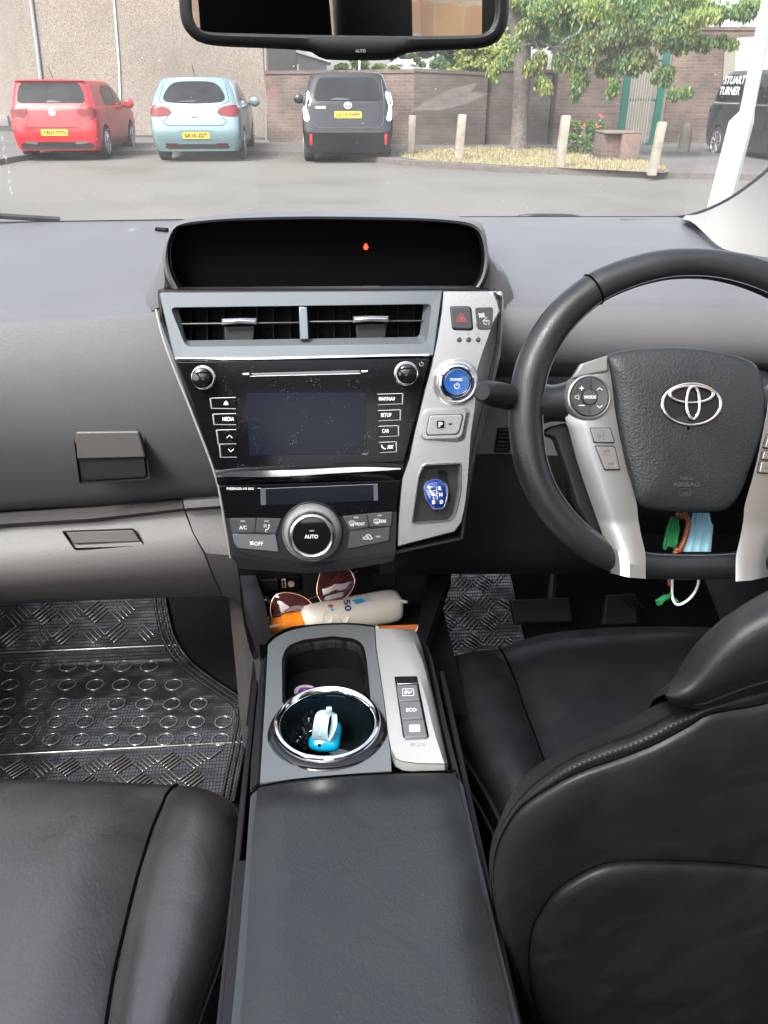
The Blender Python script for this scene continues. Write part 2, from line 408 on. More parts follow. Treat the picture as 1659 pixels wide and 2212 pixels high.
# handle of the upper glovebox
GP = Pl(atY(240, 980, .944), (0, -.995, .05))
hb = MB()
hb.add(loopframe([(rnd(Z8([(455,85),(905,78),(945,400),(500,432)]), 8, 5), .0008), (rnd(Z8([(468,97),(893,90),(930,390),(510,415)]), 9, 5), -.004), (rnd(Z8([(478,110),(885,104),(918,380),(520,405)]), 9, 5), -.0005)], GP, cap=True), 0)
hb.build('handle_recess', 'dark', gd)
hb = MB().add(prism(rnd(Z8([(472,100),(872,96),(915,262),(485,272)]), [5,5,2,2], 5), GP, .005, .008, .0018))
hb.build('handle', 'padlow', gd)
# lower glovebox panel
low = [
 (1.02, [(-260,1141),(0,1106),(200,1094),(392,1078)]),
 (0.985, [(-260,1146),(0,1111),(200,1098),(393,1083)]),
 (0.965, [(-260,1170),(0,1132),(200,1120),(396,1098)]),
 (0.980, [(-260,1178),(0,1141),(200,1128),(398,1104)]),
 (0.965, [(-260,1215),(0,1180),(200,1165),(415,1150)]),
 (0.940, [(-260,1275),(0,1235),(200,1222),(440,1195)]),
 (0.945, [(-260,1310),(0,1270),(200,1258),(458,1243)]),
 (0.965, [(-260,1330),(0,1290),(200,1278),(468,1262)]),
 (0.975, [(-260,1350),(0,1307),(200,1297),(478,1287)]),
 (1.03, [(-260,1345),(0,1306),(200,1296),(478,1286)])]
LR = [prow(*r) for r in low]
lg = one(loft(LR), 'lower_glovebox', 'padlow', dash, ang=60)
L2 = [
 (1.00, [(396,1077),(480,1071)]), (.962, [(396,1082),(482,1076)]), (0.958, [(399,1098),(484,1092)]), (.975, [(402,1104),(486,1098)]),
 (0.962, [(418,1150),(500,1150)]), (.935, [(444,1195),(510,1200)]), (.94, [(462,1243),(515,1245)]), (.960, [(472,1262),(518,1262)]),
 (.97, [(481,1286),(520,1296)]), (1.02, [(481,1287),(520,1297)])]
one(loft([prow(Y, p, 8) for Y, p in L2]), 'console_side_trim', 'padlow', dash, ang=60)
GQ = Pl(atY(220, 1168, .962), (0, -.93, .36))
hb = MB().add(loopframe([(rnd(Z8([(385,722),(840,705),(922,825),(470,845)]), 6), .003), (rnd(Z8([(400,728),(838,714),(905,815),(470,832)]), 5), .0045), (rnd(Z8([(415,735),(835,720),(890,805),(470,825)]), 4), -.004)], GQ, cap=True))
hb.build('pull_recess', 'black', lg)
one(prism(rnd(Z8([(412,730),(835,716),(882,788),(462,804)]), 2), GQ, .0052, .004, .001), 'pull_handle', 'padlow', lg)
# right side of dash (behind the wheel)
rr = [
 (1.42, [(820,470),(1040,469),(1470,469),(1560,500),(1700,540),(2000,600)]),
 (1.28, [(820,500),(1050,498),(1480,497),(1580,530),(1720,560),(2000,620)]),
 (1.12, [(820,575),(1060,570),(1400,565),(1600,570),(1760,590),(2000,640)]),
 (0.995, [(820,645),(1085,642),(1400,640),(1659,641),(2000,665)]),
 (0.965, [(820,662),(1090,657),(1400,656),(1659,657),(2000,680)]),
 (0.957, [(820,675),(1090,670),(1400,668),(1659,670),(2000,692)]),
 (0.943, [(820,740),(1090,735),(1400,733),(1659,735),(2000,760)]),
 (0.945, [(820,790),(1090,785),(1400,780),(1659,785),(2000,800)]),
 (1.0, [(820,830),(1090,815),(1400,812),(1659,815),(2000,830)]),
 (0.99, [(820,900),(1085,890),(1400,890),(1659,890),(2000,900)]),
 (0.965, [(820,985),(1060,980),(1400,990),(1659,990),(2000,1000)])]
one(loft([prow(*r) for r in rr]), 'driver_side_pad', 'pad', dash, ang=60)
rl = [(0.965, [(820,985),(1060,980),(1400,990),(1659,990),(2000,1000)]), (0.955, [(820,1070),(1050,1060),(1400,1060),(1659,1060),(2000,1070)]),
 (0.95, [(820,1180),(1040,1180),(1400,1180),(1659,1180),(2000,1180)]), (0.97, [(820,1240),(1000,1240),(1400,1240),(1659,1235),(2000,1235)]), (1.05, [(820,1238),(1000,1238),(1400,1238),(1659,1235),(2000,1233)])]
one(loft([prow(*r) for r in rl]), 'knee_panel', 'dark', dash, ang=60)
# ribbed speaker grille near the pillar
g = MB()
for i in range(30):
    t = i/29.; x0 = 1340+t*185; y0 = 475+t*3; x1 = 1420+t*190; 
    y1 = 525+t*8 if t > .1 else 520
    ts = [atY(x0+(x1-x0)*k/6., y0+(y1-y0)*k/6., 1.395-.145*k/6.)+V((0,0,.002)) for k in range(7)]
    g.add(tube(ts, .0011, 5))
g.build('ribbed_grille', 'pad', dash)
# small sensor dome and vent slit on the left
one(lathe(atY(290, 498, 1.37)+V((0,0,-.004)), (0,0,1), [(.013,0),(.012,.004),(.007,.007),(.001,.008)], 24), 'light_sensor', 'btng', dash)
one(tube([atY(338,500,1.36)+V((0,0,.003)), atY(362,502,1.35)+V((0,0,.003))], .004, 6), 'defroster_slit', 'black', dash)
# fairing beside the display hood
for o_, i_ in (([(311,680),(313,650),(321,614),(335,582),(352,556)], [(350,660),(353,630),(356,604),(354,578),(356,552)]), ([(1113,680),(1111,650),(1102,614),(1086,582),(1058,556)], [(1060,660),(1058,630),(1053,604),(1056,578),(1054,552)])):
    A, B = cr(o_, 20), cr(i_, 20); m_ = mixed = [((a[0]*.6+b[0]*.4), (a[1]*.6+b[1]*.4)) for a, b in zip(A, B)]
    rows = [[atY(x, y, 1.10) for x, y in A], [atY(x, y, .99) for x, y in A], [atY(x, y, .958) for x, y in m_], [atY(x, y, .955) for x, y in B], [atY(x, y, 1.0) for x, y in B]]
    one(loft(rows), 'hood_fairing', 'pad', dash, ang=60)
# ---------------------------------------------------------------- display hood
hood = thing('instrument_display', 'black hooded instrument display with a small red lamp on top of the dashboard', 'instrument display', (0, 1.0, 1.1))
o1 = [(372,627),(356,600),(350,560),(353,540),(359,515),(370,492),(392,476),(430,470),(540,462),(700,459),(900,463),(1000,470),(1035,480),(1048,500),(1055,545),(1060,560),(1054,595),(1043,622)]
i1 = Z3([(118,400),(88,340),(72,275),(75,200),(100,140),(130,118),(300,97),(560,88),(800,86),(1200,93),(1390,108),(1465,135),(1492,190),(1500,268),(1488,340),(1460,392)])
def yoff(pts, dx, dy): return [(x+dx, y+dy) for x, y in pts]
n = 90
O = cr(o1, n); I = cr(i1, n)
back = [atY(705+(x-705)*.93, y-(4 if y < 520 else 0), 1.22) for x, y in O]
mid = [atY(705+(x-705)*.985, y-1, 1.05) for x, y in O]
lip0 = [atY(x, y, .965) for x, y in O]; 
lip1 = [atY(x*.4+X*.6, y*.4+Yy*.6, .935) for (x, y), (X, Yy) in zip(O, I)]; lip2 = [atY(x, y, .937) for x, y in I]
in1 = [atY(x*.985+705*.015, y*.97+562*.03, .972) for x, y in I]; in2 = [atY(x*.88+705*.12, y*.9+565*.1, 1.05) for x, y in I]
one(loft([back, mid, lip0, lip1, lip2]), 'hood', 'pad', hood, ang=60)
one(loft([lip2, in1]), 'hood_lining', 'black', hood, ang=60)
SP = Pl((0, 1.045, 1.12), (0, -.98, .18))
in1b = [p+V((0,.004,0)) for p in in1]; sc_ = MB(); sc_.add((in1b, [list(range(len(in1b)))]))
SP = Pl((0, .973, 1.12), (0, -1, 0))
scr = sc_.build('display_screen', 'gblack', hood)
lp = MB()
cx, cy = Zq(Z3, 964, 211)
lp.add(flat(ell(cx, cy-3.4, 3.2, 3.0, 16), SP, .0015)); lp.add(flat([(cx-6,cy+2),(cx-3.4,cy-1.5),(cx+3.4,cy-1.5),(cx+6,cy+2),(cx+3.5,cy+2.5),(cx+3,cy+6),(cx-3,cy+6),(cx-3.5,cy+2.5)], SP, .0015))
lp.build('seat_belt_lamp', 'led', scr)
one(loft([[atY(x, y, Yv) for x in (342, 360, 1040, 1075)] for y, Yv in ((618, 1.05), (626, .93), (629, .885), (632, .872))]), 'lower_ledge', 'dark', hood)
# ---------------------------------------------------------------- centre stack
FACE = Pl((0, .87, 1.108), (0, -.292, .08))
st = thing('centre_stack', 'tapered centre stack with radio, climate controls and silver side panel', 'centre stack', (0, .85, .95))
# body shell behind the faces
shell = rnd([(340,628),(1060,628),(1085,640),(1080,740),(1020,1010),(1000,1165),(860,1195),(850,1198),(502,1205),(496,1190),(468,1040),(376,775),(345,690)], 4, 3)
sh = [FACE.px(x, y, -.004) for x, y in shell]; shb = [FACE.px(x, y, -.06) for x, y in shell]; cen = sum(sh, V())/len(sh)
rows = [[p+V((0,.20,-.09)) for p in sh], [p+V((0,.02,-.007)) for p in sh], sh, inset(sh, FACE.n, .003), [p-FACE.n*.055 for p in inset(sh, FACE.n, .003)]]
vs, fs = loft(rows, cu=True); fs.append([4*len(sh)+j for j in range(len(sh))])
one((vs, fs), 'stack_housing', 'dark', st, ang=30)
# thin edge strip on the left flank
one(tube([FACE.px(x, y, .001) for x, y in cr([(337,668),(352,728),(374,790),(420,905),(466,1030),(482,1110),(498,1205)], 30)], .0014, 8), 'edge_trim', 'btns', st)
# vent bezel
def r4(pts, r, seg=6): return rnd(Z3(pts), r, seg)
vb = MB()
vb.add(loopframe([(r4([(30,415),(1311,407),(1271,704),(100,722)], [8,3,3,3]), -.012), (r4([(31,417),(1310,409),(1270,702),(101,720)], [8,3,3,3]), -.001), (r4([(36,420),(1306,412),(1266,699),(104,716)], [7,3,3,3]), .0008),
  (r4([(82,484),(1262,468),(1238,648),(152,662)], [12,12,14,14]), .0004), (r4([(84,486),(1260,470),(1236,646),(154,660)], [12,12,14,14]), -.0006), (r4([(118,486),(1226,470),(1206,618),(154,634)], [7,9,10,8]), -.010), (r4([(119,487),(1225,471),(1205,617),(155,633)], [7,9,10,8]), -.045)], FACE), 0)
bez = vb.build('vent_bezel', 'bezel', st, ang=25)
one(flat(r4([(110,480),(1230,465),(1210,625),(145,640)], 3), FACE, -.044), 'vent_well', 'black', st)
def vent(x0, x1, tab, yl):
    b = MB()
    for k in range(7):
        x = x0+(x1-x0)*(k+.6)/7.2
        b.add(prism(Z3([(x,475),(x+5,475),(x+5,640),(x,640)]), FACE, -.022, .02, .0003), 0)
    e = b.build('air_vent', 'black', bez)
    m = MB(); m.add(prism(Z3([(x0-4, yl[0]),(x1+4, yl[1]),(x1+4, yl[1]+7),(x0-4, yl[0]+7)]), FACE, -.007, .018, .0006), 0); m.build('vent_slat', 'btn', bez)
    t = MB(); tx = tab
    t.add(prism(rnd(Z3([(tx-80,yl[0]-20),(tx,yl[0]-23),(tx+80,yl[0]-22),(tx+80,yl[0]+6),(tx,yl[0]+2),(tx-78,yl[0]+10)]), 1.5), FACE, .0005, .008, .0015), 0)
    t.add(prism(Z3([(tx-72,yl[0]-10),(tx,yl[0]-14),(tx+72,yl[0]-11),(tx+72,yl[0]-5),(tx,yl[0]-8),(tx-72,yl[0]-3)]), FACE, .0012, .002, .0003), 1)
    t.add(prism(rnd(Z3([(tx-70,yl[0]+12),(tx+72,yl[0]+8),(tx+66,640),(tx-66,640)]), 2), FACE, -.012, .004, .0015), 2)
    t.build('vent_tab', ['btng','chrome','dark'], bez)
vent(128, 665, 393, (555, 549)); vent(703, 1222, 988, (545, 541))
one(prism(Z3([(663,482),(698,482),(706,628),(667,628)]), FACE, .0002, .03, .0006), 'vent_divider', 'bezel', bez)
one(prism(Z3([(105,711),(500,708),(850,700),(1253,691),(1253,704),(850,713),(500,722),(108,726)]), FACE, .0022, .004, .0006), 'chrome_strip', 'chrome', st)
# radio panel
rp = MB()
rp.add(prism(rnd(Z4([(50,110),(1597,84),(1520,420),(1440,722),(290,764),(180,440)]), 1.5, 3), FACE, .0015, .006, .0008), 0)
txt(rp, '510062', FACE, *Zq(Z4, 1199, 671), 12, 3, mat=1, off=.0022)
pw = Zq(Z4, 1545, 122)
rp.add(stroke(ell(*pw, 4.4, 4.4, 20, a0=-1.2)[:17], 1.0, FACE, .0019), 1); rp.add(stroke([(pw[0],pw[1]-6),(pw[0],pw[1]-1)], 1.0, FACE, .0019), 1)
rad = rp.build('radio_panel', ['gloss','mark'], st)
one(prism(rnd(Z4([(484,302),(1200,296),(1212,668),(496,682)]), 1.2), FACE, .0018, .001, .0002), 'touch_screen', 'screen', rad)
s = MB(); s.add(prism(Z4([(505,178),(1170,160),(1172,174),(1150,184),(520,198)]), FACE, .0022, .003, .0005), 0)
s.add(prism(Z4([(455,179),(495,177),(495,188),(458,189)]), FACE, .0024, .002, .0004), 1); s.add(prism(Z4([(1180,163),(1218,161),(1218,171),(1182,173)]), FACE, .0024, .002, .0004), 1)
s.add(stroke(Z4([(500,197),(1175,180)]), .9, FACE, .0027), 1)
s.build('disc_slot', ['btng','white'], rad)
def knob(x, y, r, name, parent):
    c = FACE.px(*Zq(Z4, x, y), .001); k = r*.3541*depth(c)/FO
    b = MB(); b.add(lathe(c, FACE.n, [(k*1.22,-.002),(k*1.22,.0008),(k*1.12,.0016),(k*1.08,.001)], 48), 0)
    b.add(lathe(c, FACE.n, [(k*1.02,0),(k*1.0,.008),(k*.97,.0135),(k*.88,.0162),(k*.6,.0176),(k*.01,.018)], 48), 1)
    return b.build(name, ['satin','glosscl'], parent)
knob(216, 205, 60, 'volume_knob', rad); knob(1452, 180, 60, 'tuning_knob', rad)
def rbtn(pts, s, side, name='button', icon=None):
    P = Z4(pts); b = MB(); b.add(prism(rnd(P, .8, 2), FACE, .0032, .003, .0005), 0)
    a, c = (0, 3) if side == 'l' else (1, 2)
    sg = -1 if side == 'l' else 1
    w = 3.2
    e = [P[a], (P[a][0]+sg*w, P[a][1]), (P[c][0]+sg*w, P[c][1]+2.4), (P[c][0], P[c][1]+2.4)]
    b.add(prism(rnd(e, .7, 2), FACE, .0030, .003, .0004), 2)
    b.add(stroke([P[0], P[1]], .9, FACE, .0034), 1); b.add(stroke([(P[3][0], P[3][1]+1), (P[2][0], P[2][1]+1)], 1.5, FACE, .0034), 2)
    if s: 
        q = [((P[0][0]+P[1][0]+P[2][0]+P[3][0])/4, (P[0][1]+P[1][1]+P[2][1]+P[3][1])/4)][0]; W = {'MAP/NAV':35,'SETUP':23,'CAR':15,'MEDIA':25}[s]
        txt(b, s, FACE, q[0]-(6 if side == 'r' else -7), q[1], W, 8.2, off=.0036)
    if icon: icon(b, sum(p[0] for p in P)/4, sum(p[1] for p in P)/4)
    b.build(name, ['gloss','white','btns'], rad)
def ej(b, x, y): b.add(flat([(x+5-5,y+1),(x+5,y-5),(x+5+5,y+1)], FACE, .0036), 1); b.add(flat([(x,y+2.6),(x+10,y+2.4),(x+10,y+4.2),(x,y+4.4)], FACE, .0036), 1)
def upi(b, x, y): b.add(stroke([(x-1,y+3),(x+5,y-3),(x+11,y+3)], 1.5, FACE, .0036), 1)
def dni(b, x, y): b.add(stroke([(x-1,y-3),(x+5,y+3),(x+11,y-3)], 1.5, FACE, .0036), 1)
def phn(b, x, y):
    x -= 8; b.add(stroke([(x-5,y-4),(x-4,y),(x,y+3.5),(x+4,y+4)], 2.4, FACE, .0036), 1); b.add(stroke(ell(x+14,y,5,3.4,14), 1.1, FACE, .0036, closed=True), 1); b.add(stroke([(x+7,y+4),(x+21,y-4)], 1.1, FACE, .0036), 1); b.add(stroke([(x+9,y-3.5),(x+19,y+3.5)], 1, FACE, .0036), 1)
rbtn([(262,330),(412,326),(414,392),(270,390)], None, 'l', icon=ej); rbtn([(278,428),(414,424),(415,490),(286,488)], 'MEDIA', 'l')
rbtn([(300,525),(415,522),(416,605),(312,608)], None, 'l', icon=upi); rbtn([(318,612),(416,609),(419,688),(326,688)], None, 'l', icon=dni)
rbtn([(1278,306),(1428,302),(1426,362),(1281,368)], 'MAP/NAV', 'r'); rbtn([(1280,406),(1414,401),(1412,460),(1283,466)], 'SETUP', 'r')
rbtn([(1284,502),(1402,498),(1402,558),(1288,563)], 'CAR', 'r'); rbtn([(1287,600),(1388,596),(1390,655),(1292,660)], None, 'r', icon=phn)
# curved gloss ledge under the radio
tp = cr(Z4([(288,766),(700,742),(1100,728),(1440,724)]), 30); bt = cr(Z4([(300,860),(700,846),(1100,834),(1427,826)]), 30)
rows = []
for t, off in ((0,.0015),(.22,.004),(.36,.0105),(.46,.0125),(.56,.0125),(.75,.010),(1,.0015)):
    rows.append([FACE.px(a[0]*(1-t)+b[0]*t, a[1]*(1-t)+b[1]*t, .0015+(off-.0015)*sin(pi*min(1,max(0,(i+.5)/30)))**.35) for i, (a, b) in enumerate(zip(tp, bt))])
led = one(loft(rows), 'gloss_ledge', 'gloss', st, ang=50)
cre = cr(Z4([(298,798),(420,778),(800,768),(1150,752),(1420,758)]), 30)+cr(Z4([(1420,764),(1250,776),(1000,790),(760,806),(480,812),(300,803)]), 30)
one(flat(cre, FACE, .0148), 'ledge_highlight', 'chrome', led)  # chrome crescent stands in for the bright reflection along the ledge
# climate panel
cm = MB(); cm.add(prism(rnd(A5([(18,115),(1528,66),(1492,330),(1035,366),(960,300),(800,262),(640,300),(575,386),(85,382)]), 2, 3), FACE, .0015, .006, .0006), 0)
txt(cm, 'PASSENGER AIR BAG', FACE, *Zq(A5, 201, 138), 58, 5.2, off=.002, bold=.02); cm.add(stroke(A5([(342,136),(372,135)]), 1, FACE, .002), 1)
cli = cm.build('climate_panel', ['gloss','white'], st)
d = MB(); d.add(prism(rnd(A5([(365,140),(1342,100),(1346,238),(371,276)]), 1), FACE, .0019, .001, .0002), 0)
d.add(flat(A5([(368,141),(412,139),(414,272),(372,274)]), FACE, .0022), 1); d.add(flat(A5([(1305,103),(1340,101),(1344,236),(1311,238)]), FACE, .0022), 1); d.add(stroke(A5([(368,140),(1342,101)]), 1, FACE, .0022), 2)
d.build('climate_display', ['lcd','lcdbar','mark'], cli)
# lower climate housing with rolled lip
up_ = A5([(85,382),(330,384),(560,388),(800,395),(1045,366),(1260,348),(1498,330)])
ed = A5([(112,630),(330,690),(560,725),(800,755),(1045,722),(1260,690),(1490,652)])
e2 = A5([(118,690),(330,730),(560,770),(800,790),(1045,765),(1260,725),(1482,690)])
bo = A5([(195,800),(380,815),(560,828),(800,840),(1020,820),(1250,782),(1470,738)])
UP, ED, E2, BO = cr(up_, 60), cr(ed, 60), cr(e2, 60), cr(bo, 60)
rows = [[FACE.px(*p, .001) for p in UP], [FACE.px(*p, .002) for p in ED], [FACE.px(*p, .010) for p in E2], [FACE.px(*p, .006) for p in BO], [FACE.px(*p, -.05) for p in BO]]
lc = one(loft(rows), 'climate_housing', 'dark', st, ang=40)
def cb(P, s=None, w=20, h=7, icon=None, mat='btn', led=None, tx=0, ty=0, name='button', tcx=None):
    b = MB(); b.add(prism(rnd(A5(P), 1.5, 3), FACE, .0045, .004, .0005), 0); Q = A5(P)
    cx = sum(p[0] for p in Q)/len(Q)+tx; cy = sum(p[1] for p in Q)/len(Q)+ty
    if s: txt(b, s, FACE, cx, cy, w, h, off=.005)
    if icon: icon(b, cx, cy)
    if led: lx, ly = Zq(A5, *led); b.add(flat([(lx-5,ly-1.7),(lx+5,ly-2),(lx+5,ly+1.7),(lx-5,ly+2)], FACE, .005), 2)
    b.build(name, [mat,'white','btns'], lc)
def i_mode(b, x, y):
    y += 4
    for q in (-4, 0): b.add(stroke([(x-8,y-6+q),(x-1,y-6+q)], 1.1, FACE, .005), 1)
    b.add(flat(ell(x+4,y-9,2,2,10), FACE, .005), 1); b.add(stroke([(x+4,y-6),(x+2,y-1),(x-3,y),(x-3,y+5)], 1.8, FACE, .005), 1)
def i_fr(b, x, y):
    x -= 13; b.add(stroke([(x-7,y-4),(x-3,y-6),(x+3,y-6),(x+7,y-4),(x+3,y+3),(x-3,y+3)], 1, FACE, .005, closed=True), 1)
    for q in (-2.5, 0, 2.5): b.add(stroke([(x+q,y-3),(x+q+.8,y),(x+q,y+3),(x+q+.5,y+6)], .8, FACE, .005), 1)
def i_rr(b, x, y):
    x -= 11; b.add(stroke(rnd([(x-6,y-5),(x+6,y-5),(x+6,y+3),(x-6,y+3)], 2), 1, FACE, .005, closed=True), 1)
    for q in (-2.5, 0, 2.5): b.add(stroke([(x+q,y-2),(x+q+.8,y),(x+q,y+3),(x+q+.5,y+6)], .8, FACE, .005), 1)
def i_rec(b, x, y):
    b.add(stroke([(x-10,y+4),(x-10,y+1),(x-5,y-1),(x-2,y-5),(x+4,y-5),(x+8,y),(x+10,y+2),(x+9,y+4)], 1.2, FACE, .005, closed=True), 1)
    b.add(stroke([(x+2,y-2),(x-1,y-2),(x-2,y),(x-1,y+1.5),(x+4,y+1.5)], 1, FACE, .005), 1)
def i_fan(b, x, y):
    x -= 15
    for a in range(4):
        t = a*pi/2+.5; b.add(flat(ell(x+2.8*cos(t), y+2.8*sin(t), 2.6, 1.5, 10, rot=t+.6), FACE, .005+a*.00002), 1)
cb([(110,388),(333,385),(320,500),(132,508)], 'A/C', 16, 8, led=(222,408), ty=4)
cb([(337,385),(540,389),(497,516),(323,500)], None, icon=i_mode, led=(420,408), tx=0, ty=4)
cb([(135,513),(492,519),(520,664),(185,632),(148,590)], 'OFF', 19, 8.5, icon=None, mat='btng', tx=15, ty=3)
fb = MB(); i_fan(fb, *[a+b for a, b in zip(Zq(A5, 316, 590), (10, 0))]); fb.build('fan_symbol', ['white','white'], lc)
cb([(1052,371),(1248,350),(1270,456),(1106,486)], 'FRONT', 20, 6.5, icon=None, led=(1163,378), tx=7, ty=4)
cb([(1253,349),(1464,332),(1452,448),(1276,456)], 'REAR', 15, 6.5, led=(1358,361), tx=6, ty=3)
for fn_, q_, d_ in ((i_fr, (1128,430), 13), (i_rr, (1334,411), 11)): fb = MB(); c_ = Zq(A5, *q_); fn_(fb, c_[0]+d_, c_[1]); fb.build('demister_symbol', ['white','white'], lc)
cb([(1110,496),(1446,457),(1434,570),(1090,640)], None, icon=i_rec, led=(1344,536), tx=-3)
for P in ([(183,501),(455,509),(455,521),(184,513)], [(1140,482),(1400,449),(1400,460),(1140,494)]):
    one(prism(A5(P), FACE, .0052, .004, .0004), 'toggle_bar', 'dark', lc)
# dial
DC = FACE.px(*Zq(A5, 797, 492), .001); q = .2604*depth(DC)/FO
b = MB(); b.add(lathe(DC, FACE.n, [(250*q,-.004),(250*q,.004),(244*q,.0065),(238*q,.006),(236*q,.0045)], 80), 0)
b.add(lathe(DC, FACE.n, [(262*q,-.004),(256*q,.003),(249*q,.0035)], 80), 1)
dial = b.build('dial_surround', ['satin','dark'], st)
one(lathe(DC, FACE.n, [(237*q,.003),(236*q,.0048),(215*q,.009),(202*q,.011)], 80), 'dial_skirt', 'btns', dial)
b = MB(); b.add(lathe(DC, FACE.n, [(198*q,.008),(198*q,.012),(192*q,.020),(186*q,.0225),(178*q,.0242),(168*q,.0248),(158*q,.0238),(152*q,.0225),(151*q,.0205)], 80), 0)
for i in range(90):
    a = 2*pi*i/90; u = FACE.u*cos(a)+FACE.v*sin(a)
    b.add(tube([DC+u*199*q+FACE.n*.009, DC+u*198*q+FACE.n*.013], .0005, 4), 0)
kn = b.build('temperature_dial', ['satin'], dial)
b = MB(); fcen = DC+FACE.n*.0215
b.add(lathe(DC, FACE.n, [(151*q,.0205),(150*q,.0218),(100*q,.0222),(1*q,.0224)], 60), 0)
FQ = Pl(DC+FACE.n*.0225, FACE.n); cx, cy = proj(FQ.p0)
txt(b, 'AUTO', FQ, cx-1, cy+1, 29, 8.4, off=.0003, bold=.02); b.add(flat([(cx-5,cy-13),(cx+5,cy-13),(cx+5,cy-10),(cx-5,cy-10)], FQ, .0003), 2)
b.build('auto_button', ['glosscl','white','btns'], dial)
# ---------------------------------------------------------------- silver side panel
prw = [(28,345,700,800),(45,344,720,812),(100,340,760,820),(180,334,780,822),(260,322,740,818),(400,298,690,805),(540,270,640,793),(660,243,605,765),(800,203,600,732),(950,167,590,695),(1150,118,560,645),(1350,78,545,598),(1500,22,535,570),(1650,8,520,545),(1750,0,505,528),(1850,-8,480,502)]
rowsF = []
for y, l, c, r in prw:
    P = []
    for t in range(9): P.append(FACE.px(*Zq(Z5, l+(c-l)*t/8, y), .003))
    for t in range(1, 5): P.append(FACE.px(*Zq(Z5, c+(r-c)*t/4, y), .003-.024*(t/4)**1.0))
    rowsF.append(P)
l, c, r = -14, 430, 470
P = [FACE.px(*Zq(Z5, l+(c-l)*t/8, 2035-115*(t/8)), .003) for t in range(9)]+[FACE.px(*Zq(Z5, c+(r-c)*t/4, 1920-25*t/4), .003-.024*t/4) for t in range(1, 5)]
rowsF.append(P)
rowsF.append([p-FACE.n*.006+V((0,0,-.004)) for p in P])
sp = one(loft_solid(rowsF, FACE.n*-.03), 'silver_panel', 'silver', st, ang=28)
cut(sp, vprism(rnd(Z5([(188,1398),(476,1385),(470,1600),(425,1800),(385,1838),(104,1858),(100,1820),(150,1480)]), [8,6,3,6,5,3,4,6], 5), FACE, .03, .08))
gate = MB(); gate.add(loopframe([(rnd(Z5([(180,1385),(490,1372),(490,1600),(445,1800),(395,1850),(92,1872),(90,1820),(140,1470)]), [9,8,4,8,6,5,4,8], 5), .0032), (rnd(Z5([(184,1391),(483,1378),(480,1600),(435,1800),(390,1844),(98,1865),(95,1820),(145,1475)]), [9,8,4,8,6,5,4,8], 5), .0055), (rnd(Z5([(188,1398),(476,1385),(470,1600),(425,1800),(385,1838),(104,1858),(100,1820),(150,1480)]), [8,6,3,6,5,3,4,6], 5), .0028)], FACE), 0)
gate.build('shift_surround', 'silver', sp)
GT = Pl(FACE.px(*Zq(Z5, 280, 1600), -.012), (0, -.90, .42))
g = MB().add(flat(rnd(Z5([(160,1380),(500,1370),(500,1600),(450,1860),(80,1880),(110,1480)]), 2), GT, 0), 0); g.add(prism(rnd(Z5([(293,1445),(345,1432),(375,1460),(402,1690),(385,1700),(340,1600)]), 3), GT, .0006, .001, .0002), 1)
g.build('shift_gate', ['gate','black'], sp)
KC = FACE.px(*Zq(Z5, 285, 1625), 0); KP = Pl(FACE.px(*Zq(Z5, 285, 1625), .004), (0.02, -.85, .52))
def kout(s): return [(285+(x-285)*s, 1627+(y-1627)*s) for x, y in cr([(200,1535),(240,1510),(290,1503),(340,1525),(376,1560),(382,1630),(368,1700),(345,1740),(300,1750),(255,1746),(218,1700),(192,1640),(184,1575)], 48, True)]
rows = [[KP.px(*p, o) for p in Z5(kout(s))] for s, o in ((.75,-.02),(.9,-.006),(1.0,0),(1.0,.0012),(.965,.0022),(.93,.0016))]
b = MB().add(loft(rows, cu=True), 0); k2 = b.build('shift_knob', 'chrome', sp)
rows = [[KP.px(*p, o) for p in Z5(kout(s))] for s, o in ((.94,.0012),(.85,.003),(.65,.0048),(.4,.006),(.02,.0065))]
b = MB().add(loft(rows, cu=True), 0)
tk = rnd
for s, x, y in (('R',316,1582),('N',322,1632),('B',266,1692),('D',328,1690)): txt(b, s, KP, *Zq(Z5, x, y), 6.6, 8.2, off=.0068, bold=.03)
for P in ([(265,1600),(290,1598),(290,1570)], [(290,1600),(290,1640),(270,1640)], [(264,1640),(264,1665)], [(292,1620),(300,1620)], [(294,1640),(294,1670)]): b.add(stroke(Z5(P), 1.0, KP, .0068), 1)
b.add(flat(ell(*Zq(Z5, 262, 1632), 2.8, 2.8, 12), KP, .0069), 1)
b.build('knob_lens', ['bluek','white'], k2)
# power button
PB = FACE.px(*Zq(Z5, 442, 745), .003); q = .2735*depth(PB)/FO
b = MB(); b.add(lathe(PB, FACE.n, [(190*q,-.001),(180*q,.002),(165*q,.0055),(152*q,.0068),(140*q,.0064)], 64, cap=False), 0); b.add(lathe(PB, FACE.n, [(140*q,.0064),(137*q,.0085),(128*q,.0092),(118*q,.0070),(110*q,.0025)], 64, cap=False), 1)
b.add(lathe(PB, FACE.n, [(111*q,.0025),(108*q,.0045),(101*q,.0045),(99*q,.003)], 64, cap=False), 1)
pb = b.build('power_button', ['silver','chrome'], sp)
b = MB(); b.add(lathe(PB, FACE.n, [(101*q,.002),(98*q,.0062),(92*q,.0070),(50*q,.0062),(1*q,.0060)], 64), 0); PQ = Pl(PB+FACE.n*.0072, FACE.n); cx, cy = proj(PQ.p0)
txt(b, 'POWER', PQ, cx-1, cy-6.5, 27, 6.2, off=.0002, bold=.01); b.add(stroke(ell(cx,cy+7,5.6,5.6,24,a0=-1.15)[:21], 1.2, PQ, .0002), 1); b.add(stroke([(cx,cy-.5),(cx,cy+7)], 1.2, PQ, .0002), 1)
b.build('button_face', ['blue','white'], pb)
